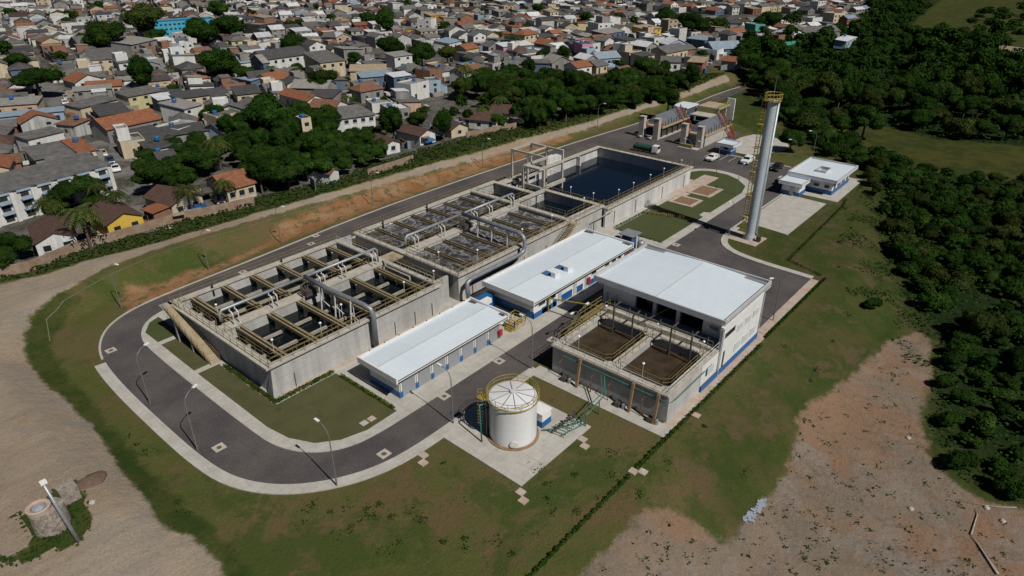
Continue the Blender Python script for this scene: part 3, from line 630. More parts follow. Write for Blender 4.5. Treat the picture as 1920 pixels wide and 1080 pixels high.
# overflow stair beside basin B
b = MB()
for i in range(22):
    z = TZ-.1-i*.2; x = 90.3-i*.30; b.bx(x-.3, x, 63.4, 64.5, z-.25, z)
st = b.build('stair', 'deck', Bb)
for y in (63.4, 64.5):
    rail(MB(), [(90.3, y, TZ), (83.7, y, .2)], 1.0, 1.6).build('handrail', 'dullyellow', st)
b = MB(); b.bx(90.3, 91.6, 63.4, 64.85, TZ-.35, TZ-.1); b.build('landing', 'deck', Bb)
# air pipes over basins
def air_pipes(name, x0, x1, xm, big, label, ys=77.9, end_drop=True):
    r = root('air_pipe', (xm, ys, 0), label, 'pipe', 'air pipes over the basins')
    z = 7.0
    b = MB(); b.tube([(x0, ys, z-1.5), (x0, ys, z-.35), (x0+.35, ys, z), (xm, ys, z)], .2, 10); b.tube([(xm, ys, z), (x1-.35, ys, z), (x1, ys, z-.35), (x1, ys, TZ+.1)], .2, 10); b.build('header_pipe', 'galv', r, smooth=True)
    bb = MB().tube(big, .34, 14); bb.build('main_pipe', 'pipe', r, smooth=True)
    n = 5
    for i in range(n):
        x = x0+1.3+(x1-x0-2.8)*i/(n-1)
        if abs(x-xm) < 1.2: x += 2
        for dx in (0, .75):
            s = MB(); s.tube([(x+dx, ys-.75, TZ), (x+dx, ys-.75, z-.75), (x+dx, ys-.5, z-.5), (x+dx, ys+.05, z-.5)], .09, 8); s.tube([(x+dx, ys-.1, z-.5), (x+dx, ys-.1, z)], .07, 6)
            s.build('support', 'whitesteel', r)
    for f in (.3, .55, .82):
        y = ys+(big[-3][1]-ys)*f if len(big) < 6 else ys+(65.2-ys)*f
        s = MB(); s.bar((xm-.5, y, 2.2), (xm-.08, y, z-.2), .16); s.bar((xm-.08, y-.0, 4.7), (xm-.08, y-1.6, 4.2), .1); s.bar((xm+.25, y, 2.4), (xm+.25, y, z-.2), .1); s.build('strut', 'whitesteel', r)
    v = MB(); v.bx(xm-1.1, xm+.9, ys-1.6, ys-.3, TZ, TZ+.9); v.tube([(xm-1.4, ys-1, TZ), (xm-1.4, ys-1, TZ+1.8), (xm-.6, ys-1, TZ+2.1)], .12, 8)
    for q in range(6): v.tube([(xm-1+q*.35, ys-1.7, TZ+.1), (xm-1+q*.35, ys-.6, TZ+1.3+.2*(q % 2))], .07, 6)
    v.build('valve', 'darksteel', r); return r
air_pipes('a', 32.6, 58.2, 45.4, [(45.4, 77.9, 7.0), (45.4, 72, 6.9), (46, 65.6, 6.7), (46.3, 64.6, 6.3), (46.4, 64.3, 5.4), (46.4, 64.3, .1)], 'grey pipe over the still basin, its thick branch bending down the front wall')
air_pipes('b', 64.0, 90.4, 76.9, [(76.9, 77.9, 7.0), (76.9, 70, 7.0), (76.9, 65.3, 7.0), (76.9, 64.3, 6.6), (76.9, 63.9, 5.9), (76.9, 63.9, 4.9), (76.5, 63.9, 4.2), (75.5, 63.9, 3.9), (64.4, 63.9, 3.9), (63.6, 63.9, 3.6), (63.3, 63.7, 2.9), (63.3, 63.3, .1)], 'grey pipe over the bubbling basin with its branch running along the outer wall')
b = MB().tube([(58.6, 77.2, TZ+.2), (58.4, 76.4, 4.9), (57.9, 75.6, 4.7), (57.9, 70.2, 4.7), (57.7, 69.9, 4.2)], .14, 8)
solo(b, 'bent_pipe', 'baffle', 'thin grey bent pipe lying along the end wall of the still basin', 'pipe', smooth=True)
# hooded vents on the north coping
for i, x in enumerate((37.2, 48.5, 68.6, 79)):
    b = MB(); b.tube([(x, 89.2, 3.4), (x, 89.2, 5.2), (x-.1, 88.9, 5.4)], .14, 8)
    solo(b, 'vent_pipe', 'darksteel', 'short black vent pipe on the far wall of the %s basin, %s one' % ('still' if i < 2 else 'bubbling', 'left' if i % 2 == 0 else 'right'), 'vent pipe', 'vent pipes on the far walls', smooth=True)
# lamps on basin rails
k = 0
for x, y, z, lb in ((33.5, 80.5, TZ, 'far left corner of the still basin'), (33.5, 67.2, TZ, 'near left corner of the still basin'), (39.6, 66.1, TZ, 'near edge of the still basin, left'), (44.2, 68, TZ, 'near edge of still basin, below thick pipe'), (53.8, 66.6, TZ, 'near edge of the still basin, right'),
  (58.9, 66, TZ, 'between the two long basins'), (63.9, 70.2, TZ, 'bubbling basin, nearest corner'), (68.3, 66.2, TZ, 'near edge of the bubbling basin, left'), (79, 66.2, TZ, 'near edge of the bubbling basin, middle'), (86.9, 66.2, TZ, 'near edge of the bubbling basin, right'),
  (66.5, 84.5, TZ, 'far left bays of the bubbling basin'), (93.3, 74, TZ, 'small black basin, left side'), (97.5, 67, TZ, 'small black basin, front corner'), (102.3, 73.5, DZ, 'left edge of the blue pool'), (102.3, 68.2, DZ, 'near left corner of the blue pool'),
  (107, 65.6, DZ, 'front edge of the blue pool, leftmost'), (112.3, 65.6, DZ, 'front edge of the blue pool, second'), (118.7, 65.6, DZ, 'front edge of the blue pool, third'), (124.2, 65.6, DZ, 'front edge of the blue pool, fourth'), (131.7, 65.6, DZ, 'front edge of the blue pool, rightmost')):
    ladder_lamp(x, y, z, 'small white lamp on a thin post, '+lb)
# concrete portal frame over the pool corner
F = root('portal_frame', (107, 87, 0), 'open white concrete frame of tall columns standing over the corner of the blue pool', 'concrete frame')
cols = []
for i, (x, y) in enumerate(((104.6, 90.5), (104.6, 86.3), (110.8, 90.5), (110.8, 86.3), (110.8, 82.0), (104.6, 82.0))):
    zt = 9.5 if i < 5 else 7.4
    cols.append(MB().bx(x-.19, x+.19, y-.19, y+.19, 0 if y < 89 else 0, zt).build('column', 'cap', F))
MB().bx(102.2, 102.7, 85.4, 85.9, 1, 7.6).build('column', 'cap', F); MB().bx(103.2, 103.7, 80.9, 81.4, 1, 7.6).build('column', 'cap', F)
b = MB()
b.bx(104.45, 104.8, 82.3, 90.8, 9.45, 9.85); b.bx(110.6, 111.0, 81.8, 90.8, 9.45, 9.85); b.bx(104.85, 110.55, 86.1, 86.45, 9.5, 9.8); b.bx(104.85, 110.55, 90.4, 90.7, 9.5, 9.8)
b.build('beam', 'cap', F)
b = MB(); b.bx(102.3, 103.6, 81.3, 85.6, 7.45, 7.9); b.bx(103.8, 110.5, 81.35, 81.75, 7.45, 7.9); b.bx(102.8, 110.4, 85.4, 85.8, 7.45, 7.9); b.build('lower_beam', 'cap', F)
b = MB(); b.bx(103.5, 110.5, 80.9, 81.3, 3.4, 4.1); b.bx(102.4, 102.8, 81, 88.3, 3.4, 4.1); b.build('platform', 'cap', F); MB().bx(103.8, 110.4, 88, 88.4, 3.5, 4.0).build('walkway', 'cap', F)
rail(MB(), [(103.2, 86, 4.1), (103.2, 88.3, 4.1), (110, 88.3, 4.1), (110, 82, 4.1)], 1.0, 1.4).build('railing', 'dullyellow', F)
# ---------------------------------------------------------------- buildings of the plant
def shed_roof(par, x0, x1, y0, y1, z, ridge_y=None, par_h=.35, mat_='roof', axis='x', lift=.26):
    b = MB()
    if axis == 'x':
        ym = (y0+y1)/2 if ridge_y is None else ridge_y
        b.add([(x0+.25, y0+.02, z), (x1-.25, y0+.02, z), (x1-.25, ym, z+lift), (x0+.25, ym, z+lift), (x1-.25, y1-.25, z), (x0+.25, y1-.25, z)], [(0, 1, 2, 3), (3, 2, 4, 5)])
    else:
        xm = (x0+x1)/2
        ym = (y0+y1)/2; b.add([(x0+.1, y0+.25, z), (x1-.25, y0+.25, z), (x1-.25, ym, z+lift), (x0+.1, ym, z+lift), (x1-.25, y1-.25, z), (x0+.1, y1-.25, z)], [(0, 1, 2, 3), (3, 2, 4, 5)])
    b.build('roof', mat_, par); yr = (y0+y1)/2; MB().bx(x0+.3, x1-.8, yr-.07, yr+.07, z+lift-.02, z+lift+.035).build('ridge_cap', 'fascia', par)
    f = MB(); f.bx(x0, x0+.22, y0, y1, z-.5, z+.32); f.bx(x1-.22, x1, y0, y1, z-.5, z+.42)
    if axis == 'x': f.bx(x0+.22, x1-.22, y1-.22, y1, z-.5, z+.3); f.bx(x0+.22, x1-.22, y0, y0+.06, z-.32, z+.03)
    else: f.bx(x0+.22, x1-.22, y1-.22, y1, z-.5, z+.42); f.bx(x0+.22, x1-.22, y0, y0+.22, z-.5, z+.42)
    f.build('fascia', 'fascia' if axis != 'x' else 'white', par)
    g = MB()
    if axis == 'x': g.bx(x0+.22, x1-.22, y0-.05, y0, z-.12, z-.02); g.bx(x1-.75, x1-.3, y0+.5, y1-.3, z+.02, z+.1)
    else: g.bx(x1-1.0, x1-.3, y0+.3, y1-.3, z+.02, z+.12); g.bx(x0+.3, x1-.3, y0-.04, y0, z-.12, z)
    g.build('gutter', 'darksteel' if axis == 'x' else 'galv', par)
# shed 1 with roller shutters
B1 = root('workshop_shed', (50, 56, 0), 'long low white shed with grey roller shutters and blue plinth, nearest building at left', 'shed')
MB().bx(41.3, 59.3, 53.7, 59.2, .1, 3.15).build('wall', 'white', B1)
p = MB(); p.bx(41.22, 41.3, 53.66, 59.2, .1, .95); p.bx(59.3, 59.38, 53.62, 59.2, .1, .95)
n = 7; sw = 18.0/n
for i in range(n):
    x0 = 41.3+i*sw
    MB().bx(x0+.42, x0+sw-.12, 53.6, 53.7, .12, 2.55).build('roller_shutter', 'shutter', B1)
    MB().bx(x0-.1, x0+.36, 53.6, 53.7, .1, .95).build('plinth', 'blue', B1)
    MB().tube([(x0+.12, 53.6, .95), (x0+.12, 53.6, 3.1)], .04, 6).build('downpipe', 'fascia', B1)
p.bx(59.0, 59.3, 53.62, 53.7, .1, .95); p.build('plinth', 'blue', B1)
shed_roof(B1, 40.2, 60.2, 52.7, 60, 3.6)
b = MB()
for i in range(8): b.bx(42+i*2.4, 42.12+i*2.4, 59.82, 59.9, 3.9, 4.05)
b.build('roof_bracket', 'darksteel', B1)
def cabinet(x, y, z, lb, face='y'):
    r = root('hydrant_cabinet', (x, y, z), lb, 'hydrant cabinet', 'red hydrant cabinets')
    if face == 'y': MB().bx(x-.3, x+.3, y-.18, y+.12, z, z+.9).build('box', 'red', r); MB().bx(x-.2, x+.2, y-.2, y-.18, z+.15, z+.75).build('door', 'red', r)
    return r
cabinet(59.0, 53.3, .8, 'red hydrant cabinet on the right end of the shuttered shed')
# shed 2: long blower building
B2 = root('blower_building', (78, 57, 0), 'longest low white building with blue plinth and two roof vents, middle of the plant', 'building')
MB().bx(66.3, 90.3, 53.4, 61.2, .1, 3.2).build('wall', 'white', B2)
p = MB(); p.bx(66.2, 66.3, 53.3, 61.2, .1, 1.25)
for a, c, h in ((66.2, 71.8, .95), (68.2, 69.4, 1.15), (73.0, 75.6, 1.35), (76.8, 78.4, 1.2), (80, 84.6, 1.0), (85.8, 90.3, .9), (70.8, 71.5, 1.3)): MB().bx(a, c, 53.3, 53.4, .1, h).build('plinth', 'blue', B2)
p.build('plinth', 'blue', B2)
for i, (a, c, z0, z1) in enumerate(((67.5, 68.9, 1.75, 2.45), (70.1, 71.4, 1.75, 2.45), (80.8, 82, 1.8, 2.4), (84.6, 85.7, 1.8, 2.4), (86.6, 87.7, 1.8, 2.4), (88.4, 89.3, 1.8, 2.4))):
    f = MB().bx(a-.08, c+.08, 53.34, 53.4, z0-.08, z1+.08).build('window', 'fascia', B2); MB().bx(a, c, 53.31, 53.34, z0, z1).build('pane', 'glass', f)
for a in (69.45, 72.1, 76.0, 79.0): d = MB().bx(a, a+.8, 53.3, 53.4, .12, 2.2).build('door', 'fascia', B2); MB().bx(a+.65, a+.7, 53.27, 53.3, 1.1, 1.3).build('handle', 'darksteel', d)
shed_roof(B2, 65.0, 91.3, 52.3, 62.2, 3.6)
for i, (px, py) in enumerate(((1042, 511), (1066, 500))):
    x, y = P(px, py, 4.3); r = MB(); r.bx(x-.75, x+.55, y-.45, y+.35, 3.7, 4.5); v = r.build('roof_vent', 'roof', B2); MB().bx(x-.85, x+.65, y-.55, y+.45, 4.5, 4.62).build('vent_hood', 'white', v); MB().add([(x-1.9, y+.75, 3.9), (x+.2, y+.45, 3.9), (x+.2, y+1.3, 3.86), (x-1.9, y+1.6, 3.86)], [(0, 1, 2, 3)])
    k = MB(); k.bx(x-1.0, x+.3, y+.7, y+2.0, 3.6, 3.93); k.build('roof_panel', 'handicap', B2)  # dark blue panel, slightly proud of the roof sheet, behind each vent
cabinet(79.6, 53.1, .9, 'red hydrant cabinet on the front of the longest building')
# link between shed 1 and building 2: blue box, white tanks
r = root('chlorine_store', (62.3, 58, 0), 'low blue-walled bay with rounded white containers between the two long sheds', 'store')
b = MB(); b.bx(60.6, 65.6, 60.3, 61.6, .1, 2.2); b.bx(60.7, 61.4, 55.6, 60.2, .1, 1.2); b.build('wall', 'blue', r)
b = MB(); b.bx(60.7, 63.6, 59.0, 59.9, 2.0, 2.7); b.build('canopy', 'white', r)
for i in range(3):
    x, y = 60.9+.0*i, 57.2-i*1.0; MB().lathe((61.1, y, 1.2), [(.48, 0), (.5, 1.3), (.42, 1.55), (.2, 1.68), (.01, 1.7)], 14).build('container', 'white', r, smooth=True)
r = root('yellow_platform', (63, 54, 0), 'small yellow railed platform with steps between the two long buildings', 'platform')
b = MB(); b.bx(61.9, 64.3, 53.2, 55.2, .1, .8); b.build('base', 'deck', r)
rail(MB(), [(61.9, 53.2, .8), (64.3, 53.2, .8), (64.3, 55.2, .8), (61.9, 55.2, .8), (61.9, 53.2, .8)], 1.0, .8, .08).build('railing', 'yellow', r)
b = MB(); [b.bx(61.3+i*.2, 61.5+i*.2, 53.4, 54.6, .1, .25+i*.2) for i in range(3)]; b.build('step', 'yellow', r)
# tall building 3
B3 = root('dewatering_hall', (77, 36.5, 0), 'tallest white hall with a broad white roof and open dark bays above the sludge basins', 'building')
z3 = 7.6
b = MB(); b.bx(82.0, 82.4, 27.2, 45.8, .1, 7.2); b.bx(70.2, 82.4, 26.85, 27.2, .1, 7.2); b.bx(72.6, 82.0, 45.4, 45.8, .1, 7.2)
b.bx(72.6, 73.0, 27.2, 30.6, 3.9, 7.2); b.bx(72.6, 73.0, 40.6, 45.4, .1, 7.2); b.bx(72.6, 73.0, 30.6, 40.6, 6.95, 7.2); b.bx(72.6, 73, 27.2, 40.6, .1, 3.85); b.build('wall', 'white', B3)
b = MB(); b.bx(70.2, 72.6, 43.2, 43.5, 3.9, 7.2)
for y in (34.1, 37.6): MB().bx(72.5, 73.0, y-.25, y+.25, 3.9, 6.95).build('column', 'fascia', B3)
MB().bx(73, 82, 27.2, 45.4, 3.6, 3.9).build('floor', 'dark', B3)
MB().bx(75, 76.5, 39.3, 40.2, 3.9, 5.4).build('conveyor', 'fascia', B3)
b = MB(); b.bx(65.8, 82.45, 26.76, 26.85, .1, .95); b.build('plinth', 'blue', B3)
for (a, c, z0, z1) in ((70.9, 73.8, 5.3, 6.1),): f = MB().bx(a, c, 26.80, 26.85, z0, z1).build('window', 'fascia', B3); MB().bx(a+.08, c-.08, 26.77, 26.8, z0+.08, z1-.08).build('pane', 'glass', f)
f = MB().bx(72.55, 72.6, 28.4, 29.7, 5.0, 5.5).build('window', 'fascia', B3); MB().bx(72.52, 72.55, 28.5, 29.6, 5.08, 5.42).build('pane', 'glass', f)
MB().bx(71.2, 71.6, 26.78, 26.85, .95, 3.3).build('door', 'darksteel', B3)
M['louvre'] = ribbed(mat('pale_louvre', (.60, .64, .64), (.54, .58, .58), 1, .6), 0, .3, dark=.18)
for x in (74.6, 77.0, 79.4): MB().bx(x, x+1.7, 26.79, 26.85, 4.6, 5.6).build('louvre', 'louvre', B3); MB().bx(x, x+1.7, 26.79, 26.85, 1.6, 2.8).build('louvre', 'louvre', B3)
MB().bx(67.0, 68.6, 26.74, 26.79, 1.9, 3.0).build('louvre', 'louvre', B3)
for a in (70.2, 82.3): MB().tube([(a, 26.72, .1), (a, 26.72, 7.1)], .06, 6).build('downpipe', 'fascia', B3)
shed_roof(B3, 70.6, 84.6, 26.9, 46.3, z3, axis='y', lift=.35)
MB().bx(70.65, 84.5, 27.2, 46.2, 7.2, 7.25).build('soffit', 'fascia', B3)
# sludge basins
Sg = root('sludge_basins', (64, 35, 0), 'raised block of two square brown sludge basins with yellow rails before the tall hall', 'concrete basin')
SZ = 3.95
b = MB(); b.bx(58.0, 58.4, 27.4, 43.5, 0, SZ-.22); b.bx(58.4, 72.6, 43.1, 43.5, 0, SZ-.22); b.bx(58.0, 65.8, 27.05, 27.4, 0, SZ-.22); b.bx(68.3, 68.7, 27.4, 43.1, 0, SZ-.22); b.bx(58.4, 68.3, 35.0, 35.4, 0, SZ-.22); b.build('wall', 'wallc', Sg)
MB().bx(65.8, 72.4, 26.98, 27.38, .1, SZ-.22).build('painted_wall', 'white', Sg)
for y0, y1, nm in ((27.4, 35.0, 0), (35.4, 43.1, 1)):
    MB().prism([(58.4, y0), (68.3, y0), (68.3, y1), (58.4, y1)], 2.5, 2.5).build('sludge', 'sludge', Sg)
def ring_poly(b, outer, inner, z0, z1):
    k = len(outer)
    for i in range(k):
        j = (i+1) % k; b.add([(*outer[i], z1), (*outer[j], z1), (*inner[j], z1), (*inner[i], z1), (*outer[i], z0), (*outer[j], z0), (*inner[j], z0), (*inner[i], z0)], [(0, 1, 2, 3), (4, 5, 1, 0), (3, 2, 6, 7)])
b = MB()
def octo(x0, x1, y0, y1, c): return [(x0+c, y0), (x1-c, y0), (x1, y0+c), (x1, y1-c), (x1-c, y1), (x0+c, y1), (x0, y1-c), (x0, y0+c)]
i1 = octo(58.9, 68.1, 27.95, 34.7, .75); i2 = octo(58.9, 68.1, 35.75, 42.75, .75)
o1 = [(59.9, 27.0), (66.7, 27.0), (68.9, 28), (68.9, 34.2), (66.7, 35.195), (59.9, 35.195), (57.7, 34.2), (57.7, 28)]
o2 = [(x, y+8.2) for x, y in o1]; o1[0] = (57.7, 27.0); o1[7] = (57.7, 27.9); o1[1] = (68.9, 27.0); o1[4] = (68.9, 35.195); o1[5] = (57.7, 35.195)
o2[4] = (68.9, 43.6); o2[5] = (57.7, 43.6); o2[0] = (57.7, 35.2); o2[1] = (68.9, 35.2)
ring_poly(b, o1, i1, SZ-.22, SZ); ring_poly(b, o2, i2, SZ-.22, SZ)
b.bx(68.92, 72.55, 27.0, 43.6, SZ-.2, SZ+.0); b.build('coping', 'cap', Sg)
MB().bx(69.1, 69.35, 27.4, 43.4, SZ, SZ+.45).build('upstand', 'cap', Sg)
rr = [(58.0, 27.15, SZ), (71.9, 27.15, SZ)]
rail_part(Sg, [(57.8, 27.2, SZ), (57.8, 43.4, SZ)], 'whitesteel'); rail_part(Sg, rr, 'whitesteel'); rail_part(Sg, [(57.8, 43.45, SZ), (72.4, 43.45, SZ)], 'dullyellow')
for ip in (i1, i2): rail_part(Sg, [(x, y, SZ) for x, y in [(p[0]+(-.1 if p[0] < 63 else .1), p[1]+(-.1 if p[1] < (31.4 if ip is i1 else 39) else .1)) for p in ip+ip[:1]]], 'dullyellow')
rail_part(Sg, [(69.2, 27.5, SZ+.4), (69.2, 43.3, SZ+.4)], 'galv')
# pipe frames over the basins
for i, (xa, ya, h) in enumerate(((68.2, 40.6, 2.6), (68.4, 37.7, 2.2), (68.2, 32.2, 2.6), (68.4, 29.4, 2.4))):
    b = MB(); b.tube([(67.2, ya, 2.5), (67.2, ya, SZ+h), (68.8, ya, SZ+h)], .12, 8); b.build('standpipe', 'darksteel', Sg)
b = MB(); b.tube([(67.2, 40.6, SZ+2.6), (67.2, 29.4, SZ+2.6)], .09, 8); b.bar((68.9, 37.7, SZ+.3), (72.6, 35.5, SZ+1.9), .16); b.build('cross_pipe', 'darksteel', Sg)
for y in (28.2, 30.3, 32.6, 34.8, 37, 39.4, 41.8): MB().bar((69.2, y, SZ), (69.2, y, SZ+1.9), .06).build('post', 'galv', Sg)
for i, (x, y) in enumerate(((59.0, 40.3), (59.0, 31.2), (67.5, 42), (67.9, 34.5), (67.8, 28.1))):
    ladder_lamp(x, y, SZ, 'small white lamp at the sludge basins, '+['front of the left basin', 'front of the right basin', 'back left corner', 'back between both basins', 'back right corner'][i], group='small lamps at the sludge basins')
# struts, platform and pipes on the west face
for y in (38.9, 31.4, 28.1): MB().bar((56.9, y, 0), (57.5, y, 3.9), .3).build('strut', 'tan', Sg)
b = MB()
for y in (41.8, 37, 34.5, 30): b.tube([(57.2, y, 0), (57.2, y, 2.3), (57.9, y, 2.6)], .06, 6)
b.build('riser_pipe', 'rust', Sg)
for y in (40.9, 33, 28.6): MB().bx(56.7, 57.5, y-.3, y+.3, 0, .7).build('pump', 'darksteel', Sg); MB().lathe((57.1, y-.75, 0), [(.25, 0), (.25, .7), (.12, .9)], 10).build('pump_motor', 'pipe', Sg)
b = MB(); b.tube([(57.5, 41.5, 3.3), (57.5, 27.1, 3.3)], .07, 6); b.tube([(57.5, 35.5, 3.0), (57.5, 27.0, 3.0), (59, 26.7, 3.0), (66.5, 26.7, 3.1)], .05, 6); b.tube([(57.5, 35.4, 3.1), (55.4, 33.8, 2.3), (52.0, 32.7+.9, 1.9), (51.5, 33.7, 1.8), (51.5, 33.7, .1)], .08, 8); b.tube([(57.5, 35.9, 3.1), (55.4, 34.2, 2.3), (51.2, 34.2, 1.8), (51.2, 34.2, .1)], .06, 8); b.tube([(54.4, 33.8, 0), (54.4, 33.9, 2.0)], .08, 6)
solo(b, 'gas_pipe', 'green', 'thin green pipes crossing the lawn from the pipe apron to the sludge basins', 'pipe')
b = MB(); b.bx(65.5, 66.4, 26.4, 26.5, 2.4, 2.5); b.bx(66.3, 66.4, 26.4, 26.5, 2.5, 3.1)
# yellow walkway crossing + stair beside sludge basins
r = root('access_stair', (63, 44.4, 0), 'yellow steel stair and gangway along the left side of the sludge basins', 'stair')
b = MB()
for i in range(18): b.bx(60.5+i*.28, 60.8+i*.28, 44.0, 44.9, i*.21+.0, i*.21+.12)
b.bx(65.5, 72.4, 43.7, 44.9, 3.75, 3.9); b.build('tread', 'dullyellow', r)
rail(MB(), [(60.5, 44.9, 0), (65.5, 44.9, 3.9), (72.4, 44.9, 3.9)], 1.1, 1.3, .07).build('railing', 'dullyellow', r)
r = root('pipe_bridge', (70, 49, 0), 'thin yellow beam spanning the shaded lane between the long building and the tall hall', 'pipe bridge')
b = MB(); b.bar((69.3, 53.2, 2.4), (69.8, 44.8, 3.9), .22, .12); b.build('beam', 'yellow', r)
MB().bar((69.3, 53.0, 0), (69.3, 53.0, 2.4), .12).build('post', 'yellow', r)
# white cylindrical tank
T = root('gas_tank', (45.2, 39.1, .1), 'big white upright cylindrical tank with yellow rim rail on a concrete apron', 'tank')
tc = (45.2, 39.1, .12); R0 = 2.62
MB().lathe(tc, [(R0+.3, 0), (R0+.3, .14), (R0, .14)], 40).build('plinth', 'tan', T)
MB().lathe(tc, [(R0, .16), (R0, 5.15)], 48).build('shell', 'tank', T, smooth=True)
MB().lathe(tc, [(R0, 5.15), (R0+.06, 5.2), (R0+.02, 5.28), (.3, 5.75), (.01, 5.77)], 48).build('dome_roof', 'tank', T)
b = MB()
for k in range(10):
    a = 2*math.pi*k/10+.2; b.bar((tc[0]+.3*math.cos(a), tc[1]+.3*math.sin(a), 5.9), (tc[0]+2.5*math.cos(a), tc[1]+2.5*math.sin(a), 5.45), .07)
b.build('roof_rib', 'galv', T)
MB().lathe((tc[0], tc[1], 5.85), [(.35, 0), (.35, .2), (.01, .22)], 16).build('roof_hatch', 'whitesteel', T)
ring = arc(tc[0], tc[1], R0+.22, 0, 360, 36)
b = MB(); b.tube([(x, y, 5.3) for x, y in ring], .06, 6, caps=False); b.tube([(x, y, 5.8) for x, y in ring], .028, 6, caps=False); b.tube([(x, y, 6.2) for x, y in ring], .03, 6, caps=False)
for x, y in ring[::3]: b.bar((x, y, 5.2), (x, y, 6.2), .04)
b.build('rim_rail', 'yellow', T)
b = MB(); lx, ly = tc[0]-1.9, tc[1]+2.25
for s in (-.25, .25): b.bar((lx+s*.7, ly+s*.7, .1), (lx+s*.7, ly+s*.7, 6.3), .06)
for i in range(18): b.bar((lx-.17, ly-.17, .5+i*.32), (lx+.17, ly+.17, .5+i*.32), .04)
for i in range(11): z = 1.8+i*.42; b.tube([(lx-.5, ly+.05, z), (lx-.75, ly+.6, z), (lx-.35, ly+.85, z), (lx, ly+.5, z)], .03, 5)
b.build('caged_ladder', 'yellow', T); MB().bx(lx-.7, lx+.3, ly-.1, ly+.8, 5.1, 5.2).build('ladder_platform', 'yellow', T)
b = MB(); b.lathe((0, 0, 0), [(.42, 0), (.42, .18), (.01, .2)], 18); a = math.radians(222)
b.v = [(tc[0]+math.cos(a)*(R0-.02+z)-math.sin(a)*x, tc[1]+math.sin(a)*(R0-.02+z)+math.cos(a)*x, .85+y) for x, y, z in b.v]; b.build('manway', 'whitesteel', T)
g = MB().tube([(43.4, 40.9, 4.6), (42.3, 41.4, 4.6), (42.1, 41.2, 4.4), (41.9, 40.8, .1)], .09, 8); solo(g, 'vent_line', 'green', 'tall green pipe standing at the left of the white tank', 'pipe', smooth=True)
r = root('control_kiosk', (49, 38.6, .1), 'small white kiosk with blue base right beside the white tank', 'kiosk')
MB().bx(48.0, 49.6, 37.2, 38.9, .95, 1.95).build('wall', 'white', r); MB().bx(47.97, 49.63, 37.17, 38.93, .12, .95).build('plinth', 'blue', r); MB().bx(47.9, 49.7, 37.1, 39, 1.95, 2.05).build('roof', 'white', r)
pr = root('pipe_manifold', (49.5, 35.3, .12), 'tangle of green pipes and valves on the apron beside the white tank', 'pipework')
for k in range(9):
    x = 48+k*.45; b = MB(); z = .5+.15*(k % 3)
    b.tube([(x, 36.2-.1*k, .15), (x, 36.2-.1*k, z), (x+.3, 34.4+.05*k, z), (x+.3, 34.4+.05*k, .15)], .05, 6); b.build('branch_pipe', 'green', pr)
    b = MB(); b.lathe((x+.1, 35.4, z), [(.05, 0), (.05, .3), (.2, .3), (.2, .34), (.01, .35)], 8); b.build('valve_wheel', 'darksteel', pr)
b = MB(); b.tube([(47.6, 36.8, .4), (48.5, 35.9, .4), (52, 34.2, .4)], .08, 8); b.tube([(48.2, 34.7, .3), (51.8, 33.9, .3)], .07, 8); b.build('header_pipe', 'green', pr)
# stack
ST = root('exhaust_stack', (114.2, 41.8, 0), 'very tall grey stack with side duct, yellow caged ladder and yellow crown platform', 'stack')
sx, sy = 114.2, 41.8
MB().lathe((sx, sy, .1), [(.92, 0), (.9, .5), (.8, 1.2), (.78, 12), (.76, 25.0), (.70, 25.05), (.70, 24.6)], 28).build('shell', 'stack', ST, smooth=False)
MB().lathe((sx+.62, sy-.78, .1), [(.27, 1.2), (.26, 25.1), (.2, 25.1)], 14).build('duct', 'galv', ST, smooth=True)
b = MB(); b.tube([(sx+.62, sy-.78, 1.4), (sx+.4, sy-1.3, .9), (sx-.3, sy-1.7, .8)], .2, 8); b.bx(sx-.5, sx+.2, sy-2.1, sy-1.4, .1, 1.1); b.build('fan', 'darksteel', ST)
lx, ly = sx-.65, sy+.85; b = MB()
for s in (-.2, .2): b.bar((lx+s, ly+s*.6, .2), (lx+s, ly+s*.6, 26), .06)
for i in range(84): b.bar((lx-.2, ly-.12, .5+i*.3), (lx+.2, ly+.12, .5+i*.3), .04)
for i in range(38):
    z = 2+i*.62; b.tube([(lx-.3, ly-.1, z), (lx-.55, ly+.35, z), (lx-.1, ly+.6, z), (lx+.3, ly+.2, z)], .035, 5)
for q in ((-.5, .35), (-.1, .6)): b.bar((lx+q[0], ly+q[1], 2), (lx+q[0], ly+q[1], 25.2), .05)
b.build('caged_ladder', 'yellow', ST)
for z in (4.5, 8.5, 12.8, 17, 21): MB().bx(lx-.75, lx+.45, ly-.3, ly+.75, z, z+.08).build('rest_platform', 'yellow', ST)
b = MB(); pr_ = arc(sx, sy, 1.35, 0, 360, 16); b.prism(pr_[:-1], 24.9, 25.0); b.tube([(x, y, 25.5) for x, y in pr_], .06, 6, caps=False); b.tube([(x, y, 26.1) for x, y in pr_], .06, 6, caps=False)
for x, y in pr_[:-1]: b.bar((x, y, 24.9), (x, y, 26.1), .07)
b.build('crown_platform', 'yellow', ST); MB().tube([(sx, sy, 25), (sx, sy, 29)], [.05, .015], 6).build('lightning_rod', 'galv', ST)
